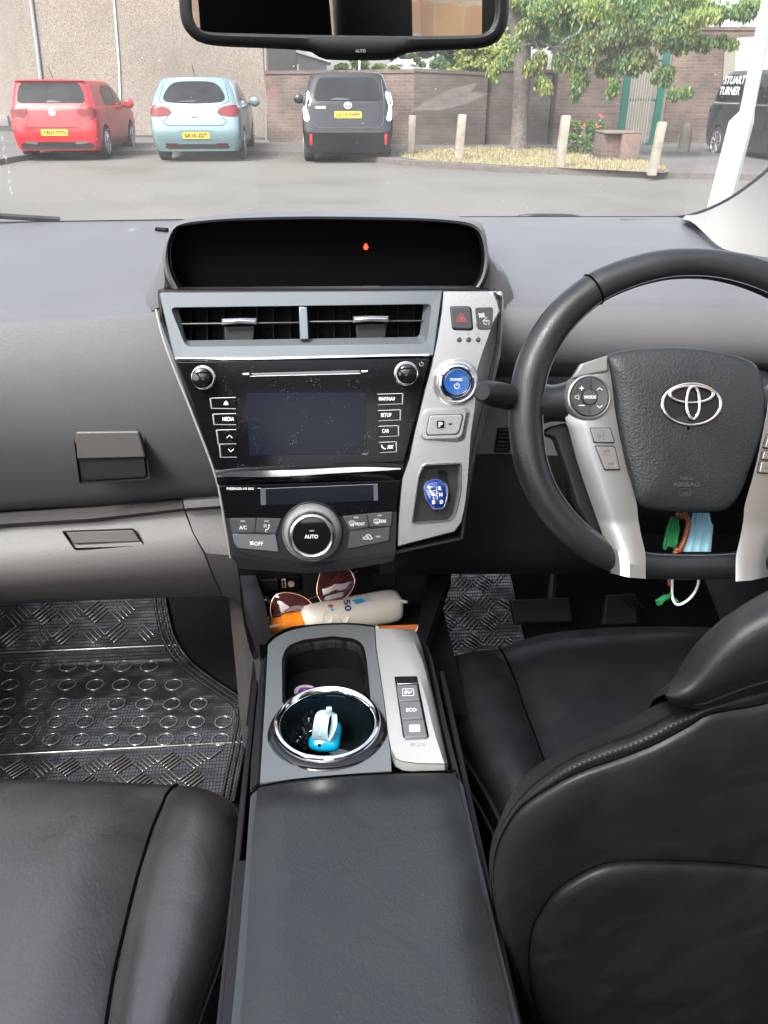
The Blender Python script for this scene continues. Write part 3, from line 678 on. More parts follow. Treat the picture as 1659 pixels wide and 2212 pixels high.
# park button
b = MB()
L0 = rnd(Z5([(205,958),(520,945),(556,975),(520,1190),(480,1222),(180,1203),(162,1170),(185,985)]), [8,9,5,5,9,6,4,5], 5); L1 = rnd(Z5([(212,968),(500,958),(522,985),(488,1160),(455,1185),(195,1190),(175,1165),(196,990)]), [8,9,5,5,9,6,4,5], 5)
L2_ = rnd(Z5([(238,1002),(488,995),(503,1012),(473,1135),(450,1160),(218,1168),(204,1148),(226,1020)]), [5,6,4,4,6,4,3,4], 5)
b.add(loopframe([(L0, .0025), (L1, .0095), (L2_, .0095), (L2_, .0045)], FACE), 0); pk = b.build('park_button', ['silver'], sp, ang=30)
b = MB(); cxy = Zq(Z5, 352, 1082); L3 = [(cxy[0]+(x-cxy[0])*.955, cxy[1]+(y-cxy[1])*.94) for x, y in L2_]
b.add(prism(L3, FACE, .0096, .006, .0008), 0); b.add(flat(ell(*Zq(Z5, 325, 1080), 12, 12, 30), FACE, .0098), 3); b.add(flat(rnd(Z5([(291,1052),(350,1050),(351,1107),(295,1110)]), .6), FACE, .0100), 2); txt(b, 'P', FACE, *Zq(Z5, 321, 1079), 8, 10.5, off=.0103, bold=.03)
b.add(flat(rnd(Z5([(383,1069),(410,1067),(414,1074),(408,1082),(385,1083)]), 1), FACE, .0100), 2); b.build('button_face', ['btns','white','black','satin'], pk)
b = MB(); b.add(flat(L2_, FACE, .0046)); b.build('button_gap', 'black', pk)
# hazard and display buttons
b = MB(); b.add(prism(rnd(Z5([(393,145),(545,143),(566,160),(580,325),(560,338),(425,333),(411,318)]), [5,4,4,3,3,4,3], 4), FACE, .0036, .003, .0004), 2)
b.add(prism(rnd(Z5([(398,150),(543,148),(560,163),(573,315),(555,326),(430,322),(416,312)]), [5,4,4,3,3,4,3], 4), FACE, .0062, .004, .001), 0)
for s in (1, .62, .28):
    cx, cy = Zq(Z5, 487, 243); P = [(cx-11.5*s, cy+6*s), (cx-1.5*s, cy-13*s), (cx+11.5*s, cy+6*s)]
    if s > .3: b.add(stroke(P, 1.5, FACE, .0066, closed=True), 1)
    else: b.add(flat(P, FACE, .0066), 1)
b.build('hazard_button', ['btn','red','black'], sp)
b = MB(); b.add(prism(rnd(Z5([(595,155),(725,151),(737,165),(728,315),(705,330),(625,328),(610,312)]), [5,4,4,4,4,4,3], 4), FACE, .0048, .004, .0006), 0)
txt(b, 'km/h', FACE, *Zq(Z5, 644, 205), 12.5, 5.4, off=.0052, bold=.02); txt(b, 'MPH', FACE, *Zq(Z5, 649, 225), 12.5, 5, off=.0052, bold=.02); b.add(stroke(Z5([(652,262),(690,230)]), .9, FACE, .0052), 1)
x, y = Zq(Z5, 685, 268); b.add(stroke(ell(x-2,y+1,4.4,4.4,16,a0=1)[:12], .9, FACE, .0052), 1); b.add(stroke([(x+1,y-4),(x+5,y-3),(x+5,y+5),(x+3,y+6)], .9, FACE, .0052), 1); b.add(stroke([(x-2,y+1),(x+2,y-3)], .9, FACE, .0052), 1)
b.build('display_button', ['btn','white'], sp)
for x, s, w in ((467,'H',4.6), (542,'M',5.4), (616,':00',9)):
    c = FACE.px(*Zq(Z5, x, 408), .003); q = .2735*depth(c)/FO; b = MB(); b.add(lathe(c, FACE.n, [(20*q,-.001),(20*q,.0006),(17*q,.0022),(11*q,.0033),(1*q,.0036)], 24), 0)
    cx, cy = Zq(Z5, x-(4 if s != ':00' else 6), 363); txt(b, s, FACE, cx, cy, w, 4.6, off=.0033); b.build('clock_button', ['btn','mark'], sp)
# ---------------------------------------------------------------- control stalk
SK = atY(1042, 846, .70); sp2 = atY(1100, 858, .745); sp3 = atY(1190, 880, .80)
stalk = thing('indicator_stalk', 'black indicator stalk left of the steering wheel beside the blue power button', 'stalk', SK)
one(tube([SK, SK.lerp(sp2,.06), SK.lerp(sp2,.25), SK.lerp(sp2,.5), sp2], [.0075,.0105,.0118,.0125,.0128], 20), 'stalk_knob', 'dark', stalk, ang=50)
one(tube([sp2+(sp3-sp2)*.02, sp2.lerp(sp3,.3), sp3], [.0137,.0142,.016], 20), 'stalk_arm', 'dark', stalk, ang=50)
LP = Pl(sp2.lerp(SK,.12)+V((0,-.013,.003)), (-.1,-.95,.25)); b = MB(); x, y = 1091, 836
b.add(stroke(ell(x,y,3,3,14), .9, LP, 0, closed=True))
for i in range(8): a = i*pi/4; b.add(stroke([(x+4*cos(a),y+4*sin(a)),(x+6*cos(a),y+6*sin(a))], .9, LP, 0))
b.build('lamp_symbol', 'mark', stalk)
# column cover
cc = thing('steering_column', 'dark steering column cover behind the wheel with slotted side vents', 'steering column', atY(1490, 950, .9))
w1 = cr([(1240,1120),(1225,960),(1250,850),(1350,790),(1490,775),(1630,790),(1730,850),(1750,960),(1730,1120),(1490,1160)], 40, True)
one(loft([[atY(x, y, .98) for x, y in w1], [atY(1490+(x-1490)*.9, 960+(y-960)*.9, .86) for x, y in w1], [atY(1490+(x-1490)*.55, 960+(y-960)*.6, .80) for x, y in w1]], cu=True, cap=True), 'column_cover', 'dark', cc, ang=50)
vt = MB(); VP_ = Pl(atY(1088, 950, .95), (-.1,-.97,.1))
for i in range(6):
    y = 928+i*8.2; x = 1081-i*1.7; vt.add(prism([(x,y),(x+24,y+.5),(x+22,y+5.5),(x-1,y+5)], VP_, .004, .004, .0006), i % 1)
vt.add(flat([(1074,924),(1108,924),(1100,977),(1066,977)], VP_, .0006), 1)
vt.build('vent_grille', ['dark','black'], cc)
# ---------------------------------------------------------------- steering wheel
WN = V((0.02, -.90, .42)).normalized(); WP = Pl(atY(1490, 880, .74), WN)
sw = thing('steering_wheel', 'black leather four spoke steering wheel with silver spokes and chrome emblem', 'steering wheel', WP.p0)
half = [(1490,569),(1438,572),(1385,583),(1334,600),(1287,622),(1245,653),(1208,690),(1180,730),(1157,775),(1143,822),(1137,872),(1136,920),(1142,975),(1153,1020),(1173,1067),(1202,1110),(1238,1150),(1278,1180),(1320,1202),(1366,1216),(1415,1222),(1490,1224)]
wid = [36,36.5,37,38,39,40,41,42,42,42,42,42,41,40,39,38,38,37,36,33,32,32]
path = half+[(2980-x, y) for x, y in half[-2:0:-1]]; ww = wid+wid[-2:0:-1]
dn = 160; pc = cr(path, dn, True)
PW = []
for x, y in pc:
    j = min(range(len(path)), key=lambda k: (path[k][0]-x)**2+(path[k][1]-y)**2); PW.append(ww[j])
PW = [sum(PW[(i+k) % dn] for k in range(-4, 5))/9 for i in range(dn)]
P3 = [WP.px(x, y) for x, y in pc]; RR = [w*depth(p)/FO*.89 for w, p in zip(PW, P3)]
rim = one(tube(P3, RR, 28, closed=True, nrm=WN, sq=.92), 'rim', 'leathw', sw, ang=80)
def rimidx(x, y): return min(range(dn), key=lambda k: (pc[k][0]-x)**2+(pc[k][1]-y)**2)
for x, y in ((1287,622),(1693,622)):
    b = MB(); i = rimidx(x, y); t = (P3[(i+1) % dn]-P3[i-1]).normalized()
    a = (WN-t*WN.dot(t)).normalized(); c = t.cross(a)
    b.add(tube([P3[i]+(a*cos(k*2*pi/32)*.92+c*sin(k*2*pi/32))*RR[i]*1.0 for k in range(32)], .0011, 6, closed=True)); b.build('leather_seam', 'groove', rim)
b = MB(); wc = WP.px(1490, 880)
for i in range(0, dn):
    for s in (0, .33, .66):
        p = P3[i].lerp(P3[(i+1) % dn], s); r = RR[i]; inn = (wc-p).normalized(); q = p+(inn*.90+WN*.42)*r*.98; t = (P3[(i+1) % dn]-P3[i]).normalized()
        b.add(tube([q-t*.0010, q+t*.0010+inn*.0006], .00045, 4))
b.build('rim_stitching', 'stitchl', rim)
# spokes: silver arms
def mir(pts): return [(2980-x+4, y+6) for x, y in pts]
Ledge = Z6([(640,720),(600,800),(560,880),(545,960),(560,1045),(575,1090),(620,1260),(695,1480),(745,1620),(785,1740),(800,1800),(800,1862)])
Lmid = Z6([(700,700),(690,800),(690,900),(685,1000),(680,1060),(705,1180),(740,1290),(800,1470),(845,1610),(880,1700),(900,1770),(905,1886)])
Lin = Z6([(785,672),(800,780),(810,860),(822,960),(840,1060),(862,1170),(892,1300),(940,1470),(950,1560),(968,1660),(990,1760),(992,1892)])
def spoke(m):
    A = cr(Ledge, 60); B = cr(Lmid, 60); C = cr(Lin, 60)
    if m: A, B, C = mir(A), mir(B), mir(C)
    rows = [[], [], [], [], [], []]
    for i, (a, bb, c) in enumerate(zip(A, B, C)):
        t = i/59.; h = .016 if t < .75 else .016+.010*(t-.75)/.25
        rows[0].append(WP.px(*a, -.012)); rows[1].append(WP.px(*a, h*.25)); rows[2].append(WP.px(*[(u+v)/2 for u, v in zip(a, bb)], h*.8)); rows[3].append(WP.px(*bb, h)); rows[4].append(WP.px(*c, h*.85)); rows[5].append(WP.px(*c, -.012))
    o = one(loft(rows), 'silver_spoke', 'silver_shaded', sw, ang=40); return o
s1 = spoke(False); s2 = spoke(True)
# upper flare plate
one(prism(rnd(Z6([(640,718),(785,674),(790,760),(640,790),(590,800)]), 3), WP, .0175, .006, .0015), 'spoke_cap', 'silver_shaded', s1)
# leather thumb rests joining rim
def thumb(m):
    a = Z6([(440,800),(520,830),(600,800)]); c = Z6([(400,930),(500,930),(600,930)]); d = Z6([(385,1090),(440,1040),(540,1030)] )
    A = cr(Z6([(400,800),(460,832),(520,828),(600,800)]), 14); B = cr(Z6([(350,930),(450,930),(540,925),(620,920)]), 14); C = cr(Z6([(380,1090),(430,1048),(520,1035),(610,1050)]), 14)
    if m: A, B, C = mir(A), mir(B), mir(C)
    rows = []
    for t, o in ((0,-.016),(0,-.002),(.15,.008),(.5,.013),(.85,.006),(1,-.004),(1,-.018)):
        rr_ = []
        for p, q, r in zip(A, B, C):
            x = p[0]*(1-t)**2+2*t*(1-t)*q[0]+t*t*r[0]; y = p[1]*(1-t)**2+2*t*(1-t)*q[1]+t*t*r[1]; rr_.append(WP.px(x, y, o))
        rows.append(rr_)
    one(loft(rows), 'thumb_rest', 'leathw', sw, ang=60)
thumb(False); thumb(True)
# rear dark web behind the spokes
for m in (0, 1):
    P = Z6([(560,1040),(480,1060),(430,1100),(500,1130),(560,1300),(620,1500),(740,1700),(760,1500)]); P = mir(P) if m else P
    one(prism(rnd(P, 5), WP, -.012, .012, .002), 'spoke_backing', 'dark', sw)
# airbag cover
def covero(s=1.0): 
    P = cr([(1313,768),(1358,755),(1410,751),(1457,750),(1510,753),(1560,761),(1600,772),(1629,785),(1643,808),(1650,840),(1652,880),(1645,930),(1634,972),(1617,1020),(1604,1055),(1590,1080),(1574,1096),(1556,1104),(1500,1106),(1440,1104),(1398,1098),(1382,1090),(1374,1078),(1362,1040),(1349,990),(1336,920),(1327,850),(1319,805)], 96, True)
    return [(1487+(x-1487)*s, 925+(y-925)*s) for x, y in P]
rows = [[WP.px(*p, o) for p in covero(s)] for s, o in ((1,-.01),(1,.012),(.985,.017),(.93,.0205),(.8,.0235),(.6,.026),(.35,.027),(.02,.0275))]
b = MB().add(loft(rows, cu=True), 0); CW = Pl(WP.p0+WN*.0265, WN)
txt(b, 'SRS', WP, *Zq(Z6, 1214, 1345), 28, 7.5, mat=1, off=.0276); txt(b, 'AIRBAG', WP, *Zq(Z6, 1213, 1378), 58, 9.5, mat=1, off=.0275, bold=.02)
x, y = Zq(Z6, 1207, 1422); b.add(stroke(rnd([(x-11,y-8),(x+11,y-8),(x+11,y+7),(x-11,y+7)], 2), 1, WP, .0262, closed=True), 1); b.add(stroke([(x-7,y-2),(x,y+2),(x+7,y-2)], 1, WP, .0262), 1); b.add(stroke([(x-7,y+4),(x,y+1),(x+7,y+4)], 1, WP, .0262), 1)
cov = b.build('airbag_cover', ['cover','markd'], sw, ang=50)
# emblem
EP = Pl(WP.p0+WN*.0285, WN); k = depth(EP.p0)/FO
em = MB()
def etube(cx, cy, rx, ry, w, z0=0, fl=.5):
    E = A6(ell(cx, cy, rx, ry, 56)); ps = []
    for i in range(56):
        a = 2*pi*i/56; ps.append(EP.px(*E[i], z0))
    ws = [w*.28125*k*(1+fl*(abs(cos(2*pi*i/56)) if rx > ry else abs(sin(2*pi*i/56)))*.6) for i in range(56)]
    em.add(tube(ps, ws, 10, closed=True, nrm=WN, sq=.6))
etube(1072, 464, 224, 158, 9, 0); etube(1072, 388, 166, 64, 8, .0008, 1.0); etube(1084, 455, 50, 125, 9, .0014, .6)
em.build('emblem', 'chrome', cov); b = MB(); b.add(flat(A6(ell(1072, 464, 222, 156, 56)), EP, -.0012)); b.build('emblem_well', 'dark', cov)
# control pod
PC = WP.px(*Zq(Z6, 675, 905), .012); q = .3958*depth(PC)/FO
b = MB(); b.add(lathe(PC, WN, [(132*q,-.02),(128*q,.002),(122*q,.0055),(114*q,.0065),(108*q,.0055),(106*q,.002)], 56), 0)
pod = b.build('control_pod', ['silver_shaded'], s1)
b = MB(); b.add(lathe(PC, WN, [(106*q,.0),(104*q,.0058),(98*q,.0072),(46*q,.0056),(44*q,.004)], 56, cap=False), 0); b.add(lathe(PC, WN, [(42*q,.003),(41*q,.0068),(36*q,.0078),(1*q,.008)], 40), 0)
DP = Pl(PC+WN*.0078, WN); cx, cy = proj(DP.p0); s = .3958
txt(b, 'MODE', DP, cx, cy, 25, 6.8, off=.0006, bold=.02)
b.add(stroke([(cx-26*.9,cy-19),(cx-14,cy-19)], 2, DP, -.0002), 1); b.add(stroke([(cx-18.7,cy-24),(cx-18.7,cy-14)], 2, DP, -.0002), 1); b.add(stroke([(cx-25,cy+18),(cx-13,cy+18)], 1.8, DP, -.0002), 1)
b.add(stroke([(cx+14,cy-15),(cx+20,cy-20),(cx+26,cy-15)], 1.5, DP, -.0002), 1); b.add(stroke([(cx+14,cy+18),(cx+20,cy+23),(cx+26,cy+18)], 1.5, DP, -.0002), 1)
b.add(stroke([(cx-33,cy-2.5),(cx-29,cy-2.5),(cx-25,cy-6),(cx-25,cy+6),(cx-29,cy+2.5),(cx-33,cy+2.5)], 1, DP, -.0004, closed=True), 1)
b.add(stroke([(cx+1,cy-41),(cx+2,cy-17)], 1.2, DP, -.0004), 2); b.add(stroke([(cx-1,cy+17),(cx-1,cy+41)], 1.2, DP, -.0004), 2)
b.build('control_buttons', ['btn','white','black'], pod)
PC2 = WP.px(2980-1269.4+4, 865, .012)
b = MB(); b.add(lathe(PC2, WN, [(132*q,-.02),(128*q,.002),(122*q,.0055),(114*q,.0065),(108*q,.0055),(106*q,.002)], 56), 0); pod2 = b.build('control_pod', ['silver_shaded'], s2)
b = MB(); b.add(lathe(PC2, WN, [(106*q,.0),(104*q,.0058),(98*q,.0072),(46*q,.0056),(44*q,.004),(36*q,.0078),(1*q,.008)], 56), 0); b.build('control_buttons', ['btn'], pod2)
def sbtn(P, h=.0185, m=0, icon=None):
    P = Z6(P); P = mir(P) if m else P; b = MB(); b.add(prism(rnd(P, 3.5, 4), WP, h-.0004, .006, .0004), 2); cx = sum(p[0] for p in P)/len(P); cy = sum(p[1] for p in P)/len(P)
    b.add(prism(rnd([(cx+(x-cx)*.95, cy+(y-cy)*.93) for x, y in P], 3.3, 4), WP, h+.0012, .004, .0006), 0)
    if icon: icon(b, cx, cy, h+.0016)
    b.build('spoke_button', ['silver_shaded','markd','black','satin'], s2 if m else s1)
def i_voice(b, x, y, h): b.add(stroke([(x+4,y-9),(x+1,y-3),(x+4,y-1),(x,y+3),(x+3,y+5),(x+1,y+9),(x+6,y+9)], 1, WP, h), 1); [b.add(stroke([(x-5-q,y-1-q*.6),(x-3-q,y+2),(x-5-q,y+5+q*.6)], .9, WP, h), 1) for q in (0, 4)]
def i_ph(b, x, y, h):
    for dx, dy in ((-4,-14),(5,14)): b.add(flat(ell(x+dx,y+dy,8.6,8,20), WP, h), 3); b.add(stroke([(x+dx-5,y+dy+1),(x+dx-3,y+dy-2),(x+dx+3,y+dy-2),(x+dx+5,y+dy+1)], 1.6, WP, h+.0003), 1)
def i_cr(b, x, y, h): b.add(stroke([(x-9,y+3),(x-8,y),(x-4,y-3),(x+4,y-3),(x+9,y+1),(x+9,y+3)], 1, WP, h, closed=True), 1)
sbtn([(688,1068),(800,1068),(826,1152),(712,1152)], icon=i_voice); sbtn([(716,1165),(824,1168),(855,1300),(770,1302)], .0185, icon=i_ph)
sbtn([(690,1085),(812,1085),(836,1165),(716,1170)], m=1, icon=i_cr); sbtn([(724,1178),(838,1178),(850,1228),(742,1230)], m=1, icon=i_cr); sbtn([(744,1238),(852,1236),(866,1300),(780,1306)], m=1, icon=i_cr)
# bottom silver cups meet rim: flat band of leather seen between them is the rim itself
# ---------------------------------------------------------------- beads and mask hanging from the column
bd = thing('prayer_beads', 'string of brown wooden beads with a green tassel hanging behind the wheel', 'beads', WP.px(1460, 1150, -.06))
b = MB(); BP_ = Pl(WP.px(1460, 1150, -.07), WN)
for pts, nn in (([(1480,1112),(1487,1130),(1483,1150),(1477,1170),(1468,1188)], 14), ([(1462,1188),(1452,1210),(1447,1240),(1448,1262)], 12), ([(1465,1112),(1472,1116),(1480,1112)], 4)):
    for x, y in cr(pts, nn):
        c = BP_.px(x, y); rws = [(.0035*sin(a), -.0035*cos(a)) for a in [pi*i/6 for i in range(1, 6)]]; b.add(lathe(c, (0,0,1), rws, 8))
b.build('bead', plain('wooden bead', (.22,.055,.015), .35), bd)
b = MB(); rg = random.Random(3)
for i in range(70):
    a = rg.uniform(0, 6.28); x0, y0 = 1457+rg.uniform(-8,8), 1122+rg.uniform(-6,6); b.add(tube([BP_.px(x, y, -.002+rg.uniform(-.006,.006)) for x, y in ((x0,y0),(x0-3+rg.uniform(-8,8),y0+25),(x0-8+rg.uniform(-10,10),y0+50+rg.uniform(-8,12)))], .0009, 4))
b.build('tassel', plain('green thread', (.01,.17,.05), .8), bd); b = MB()
for i in range(26):
    b.add(tube([BP_.px(x, y, .02+rg.uniform(-.003,.003)) for x, y in ((1449,1285+rg.uniform(-4,3)),(1440+rg.uniform(-6,3),1290+rg.uniform(-4,4)),(1420+rg.uniform(-4,8),1303+rg.uniform(-7,5)))], .0008, 4))
for i in range(8): b.add(tube([BP_.px(x, y, .02) for x, y in ((1448,1285),(1455+rg.uniform(-2,2),1292),(1462+rg.uniform(-2,4),1298+rg.uniform(-3,3)))], .0008, 4))
b.build('tassel', plain('green thread', (.01,.17,.05), .8), bd)
mk = thing('face_mask', 'pale blue pleated face mask hanging behind the steering wheel', 'face mask', BP_.px(1500, 1150, -.01))
MP = Pl(BP_.px(1500, 1150, -.012), (.1,-.85,.5)); rows = []
for i in range(13):
    t = i/12; l_ = (1497-22*t, 1108+84*t); r_ = (1532+8*sin(t*2.2), 1108+84*t) if t < .3 else (1541-8*(t-.3), 1108+84*t)
    rows.append([MP.px(l_[0]+(r_[0]-l_[0])*s/10, l_[1], .003*(1 if (s % 3) == 0 else -.4)) for s in range(11)])
one(loft(rows), 'mask_sheet', plain('pale blue fabric', (.30,.52,.62), .8, bump=.2), mk, ang=60)
one(tube([BP_.px(x, y, .02) for x, y in cr([(1452,1230),(1452,1262),(1452,1288),(1458,1303),(1468,1306),(1485,1297),(1500,1280),(1508,1262),(1510,1240)], 30)], .0014, 8), 'ear_loop', plain('white elastic', (.7,.7,.68), .7), mk)
# ---------------------------------------------------------------- centre console
con = thing('centre_console', 'grey centre console with cup holder and padded leather armrest between the seats', 'centre console', (0, .5, .3))
CP = Pl((0, .6, .70), (0, 0, 1))
def bowt(n=24):  # front edge curve z7
    return cr(Z7([(285,604),(340,552),(430,510),(560,483),(700,472),(850,473),(976,488)]), n)
topE = bowt(24)
botE = rs(Z7([(233,1498),(440,1470),(700,1446),(940,1428),(1085,1418)]), 24)
rightE = rs(Z7([(976,490),(985,620),(1010,780),(1040,980),(1062,1180),(1078,1300),(1085,1418)]), 30)
leftE = rs(Z7([(285,604),(270,900),(252,1200),(233,1498)]), 30)
rows = []
for j in range(30):
    t = j/29.; r = []
    for i in range(24):
        s = i/23.
        a = topE[i]; b = botE[i]; x = a[0]*(1-t)+b[0]*t; y = a[1]*(1-t)+b[1]*t
        lx = leftE[j][0]; rx = rightE[j][0]; x0 = topE[0][0]*(1-t)+botE[0][0]*t; x1 = topE[-1][0]*(1-t)+botE[-1][0]*t
        x = lx+(rx-lx)*(x-x0)/(x1-x0)
        r.append(CP.px(x, y, 0))
    rows.append(r)
tpl = one(loft_solid(rows, (0,0,-.012)), 'top_plate', 'plate', con, ang=30)
CC = CP.px(*Zq(Z7, 672, 1124)); CR = 350*.3333*depth(CC)/FO
cub = rnd(Z7([(396,690),(425,625),(520,590),(700,567),(830,582),(885,612),(905,700),(932,950),(850,925),(672,888),(500,925),(398,975)]), [10,14,10,6,10,12,8,4,8,12,8,4], 4)
cut(tpl, vprism(cub, CP, .03, .06)); cut(tpl, lathe(CC, (0,0,1), [(CR*.99,-.04),(CR*.99,.03)], 64))
b = MB()
outr = rnd(Z7([(375,690),(405,610),(510,568),(700,545),(845,560),(905,600),(925,700),(950,955),(850,935),(672,898),(500,935),(378,985)]), [10,16,10,6,10,14,8,4,8,12,8,4], 4)
cb3 = [CP.px(x, y, 0) for x, y in cub]; b.add(loft([[CP.px(x, y, .0006) for x, y in outr], [p+V((0,0,.0004)) for p in cb3], [p+V((0,0,-.004)) for p in cb3], [p+V((0,0,-.045)) for p in cb3]], cu=True), 0)
b.build('cubby_liner', 'glosscl', con)
one(([p+V((0,0,-.044)) for p in cb3], [list(range(len(cb3)))]), 'cubby_floor', 'black', con)
b = MB(); rws = []
for k_ in range(61):
    a = radians(148+244*k_/60); e_ = min(1, min(k_, 60-k_)/12.); rws.append([CC+V((cos(a)*CR*r_, sin(a)*CR*r_, h_)) for r_, h_ in ((1.0+.13*e_, .0006),(1.0+.08*e_, .003),(1.0,.004),(.93,.003))])
b.add(loft(rws), 0)
b.add(lathe(CC, (0,0,1), [(CR*1.0,.002),(CR*.995,.005),(CR*.965,.0075),(CR*.92,.0083),(CR*.88,.007),(CR*.845,.003),(CR*.83,-.001)], 80, cap=False), 1)
cring = b.build('cup_holder_ring', ['glosscl','chrome'], con)
one(lathe(CC, (0,0,1), [(CR*.835,.003),(CR*.82,-.03),(CR*.79,-.085),(CR*.01,-.088)], 64, cap=False), 'cup_well', plain('black well', (.004,.0065,.008), .25, spec=.3), con)
# black leading edge of the plate
fe = cr(Z7([(272,640),(275,590),(330,535),(430,495),(560,480),(700,470),(850,471),(976,486),(978,505)]), 40)
one(loft([[CP.px(x, y, .0005) for x, y in fe], [CP.px(x, y-3.2, -.001) for x, y in fe], [CP.px(x, y-5, -.012)+V((0,0,-.02)) for x, y in fe]]), 'leading_edge', 'dark', con)
# silver side plate on right of console top
Lf = Z7([(977,497),(985,620),(1010,780),(1040,980),(1062,1180),(1082,1285),(1112,1335),(1150,1354),(1200,1362)])
rw = [(497,977,1085,1150,1215),(520,979,1100,1190,1245),(560,981,1130,1225,1262),(620,985,1180,1250,1283),(700,996,1225,1285,1305),(800,1013,1265,1312,1330),(900,1028,1295,1335,1350),(1000,1043,1322,1356,1374),(1100,1053,1345,1378,1396),(1200,1066,1372,1400,1416),(1285,1082,1400,1420,1434),(1335,1112,1415,1432,1444),(1358,1160,1424,1440,1450),(1370,1260,1430,1445,1454)]
rows = []
for y, l, c, m_, r in rw:
    rows.append([CP.px(*Zq(Z7, l+(c-l)*t/6, y), .0022) for t in range(7)]+[CP.px(*Zq(Z7, m_, y), -.004), CP.px(*Zq(Z7, r, y), -.018)])
spl = one(loft_solid(rows, (0,0,-.012)), 'silver_plate', 'silverw', con, ang=30)
one(stroke(Z7([(977,490),(985,620),(1010,780),(1040,980),(1062,1180),(1082,1285),(1112,1338),(1150,1357),(1260,1371),(1450,1374)]), 1.3, CP, .0028), 'plate_seam', 'groove', spl)
slot = rnd(Z7([(1104,806),(1252,803),(1330,1196),(1312,1204),(1172,1208),(1160,1196)]), 2.5, 3)
b = MB(); b.add(prism(slot, CP, .003, .004, .0004), 0); b.add(prism(Z7([(1114,808),(1248,806),(1256,850),(1124,856)]), CP, .0036, .002, .0004), 1); bs = b.build('button_bank', ['black','satin'], con)
def mbtn(P, s, box_=False, fill=False):
    P = Z7(P); b = MB(); b.add(prism(rnd(P, 1.2, 3), CP, .0068, .004, .0008), 0); cx = sum(p[0] for p in P)/4; cy = sum(p[1] for p in P)/4
    if fill: b.add(flat(rnd([(cx-12,cy-7),(cx+11,cy-7.5),(cx+12,cy+7),(cx-11,cy+8)], 2), CP, .0071), 1); txt(b, s, CP, cx, cy, 20, 7.4, mat=2, off=.0074, rot=-.02)
    elif box_: b.add(stroke(rnd([(cx-12.5,cy-7),(cx+11,cy-7.5),(cx+12.5,cy+7),(cx-11.5,cy+7.5)], 1), 1, CP, .0071, closed=True), 1); txt(b, s, CP, cx, cy, 15, 6.5, off=.0072, shear=.3, bold=.035)
    else: txt(b, s, CP, cx, cy, 22, 7.2, off=.0072, rot=-.02)
    b.build('mode_button', ['btng','white','markd'], bs)
mbtn([(1119,862),(1251,856),(1268,955),(1136,964)], 'EV', box_=True); mbtn([(1139,974),(1271,965),(1292,1072),(1154,1081)], 'ECO'); mbtn([(1156,1092),(1295,1083),(1317,1193),(1174,1200)], 'PWR', fill=True)
b = MB(); txt(b, 'MODE', CP, *Zq(Z7, 1257, 1247), 31, 8, off=.0026, mat=0, bold=.01); b.build('mode_lettering', 'mark', spl)
# side flanges
def flange(P, zt, name, mat='bezel'):
    Q = [atZ(x, y, zt) for x, y in P]; vs = Q+[p-V((0,0,.03)) for p in Q]; k = len(Q); fs = [list(range(k)), [k+i for i in range(k)][::-1]]+[[i, (i+1) % k, k+(i+1) % k, k+i] for i in range(k)]
    bm = bmesh.new(); bb = [bm.verts.new(p) for p in vs]; [bm.faces.new([bb[i] for i in f]) for f in fs]; bmesh.ops.bevel(bm, geom=bm.edges[:], offset=.0016, segments=2, affect='EDGES'); bm.verts.index_update()
    r = ([v.co.copy() for v in bm.verts], [[v.index for v in f.verts] for f in bm.faces]); bm.free(); one(r, name, mat, con, ang=40)
flange([(563,1432),(572,1418),(576,1412),(560,1692),(540,1712),(542,1650)], .690, 'side_rail', 'dark')
flange([(914,1372),(928,1420),(955,1560),(982,1668),(1000,1690),(993,1690),(966,1570),(934,1425),(920,1380)][::-1], .688, 'side_rail', 'dark')
flange([(541,1716),(560,1700),(553,1740),(524,2230),(497,2230),(512,2080),(528,1900)], .690, 'side_rail', 'rail')
flange([(983,1672),(1000,1692),(1060,1960),(1128,2230),(1098,2230),(1035,1930)], .690, 'side_rail', 'rail')
# armrest
arm = thing('armrest_lid', 'padded blue black leather armrest lid at the back of the centre console', 'armrest', (0, .4, .69))
Lx = [(557,1702),(545,1800),(537,1950),(528,2100),(518,2260)]; Rx = [(984,1670),(1008,1780),(1042,1930),(1082,2100),(1118,2260)]
La = rs(Lx, 30); Ra = rs(Rx, 30); rows = []
for i, (a, b_) in enumerate(zip(La, Ra)):
    r = []
    for k in range(25):
        s = k/24.; x = a[0]+(b_[0]-a[0])*s; y = a[1]+(b_[1]-a[1])*s-10*sin(pi*s)*(1-i/29.)
        e = min(s, 1-s)*24; zz = .705+(.010 if e > 4 else .010*(1-(1-e/4)**2))
        ff = min(1, i/2.5); zz = .700+(zz-.700)*sin(ff*pi/2)
        r.append(atZ(x, y, zz))
    rows.append(r)
rows = [[p-V((0,0,.018)) for p in rows[0]]]+rows
rows = [[r[0]-V((0,0,.03))]+r+[r[-1]-V((0,0,.03))] for r in rows]
one(loft(rows), 'armrest_pad', 'leatha', arm, ang=60)
one(loft([[atZ(x, y, .7015) for x, y in cr([(553,1697),(650,1681),(770,1671),(880,1666),(986,1663)], 20)], [atZ(x, y+4.5, .7015) for x, y in cr([(553,1697),(650,1681),(770,1671),(880,1666),(986,1663)], 20)]]), 'hinge_gap', 'groove', arm)
# console body
b = MB(); b.add(box(-.118, -.25, .28, .118, .775, .605, .01)); b.build('console_body', 'dark', con)
for x0_ in (-.116, .110): one(box(x0_, .30, .60, x0_+.006, .76, .672, .001), 'console_side_wall', 'dark', con)
one(box(-.112, -.25, .60, .112, .50, .680, .002), 'armrest_bin', 'dark', con)
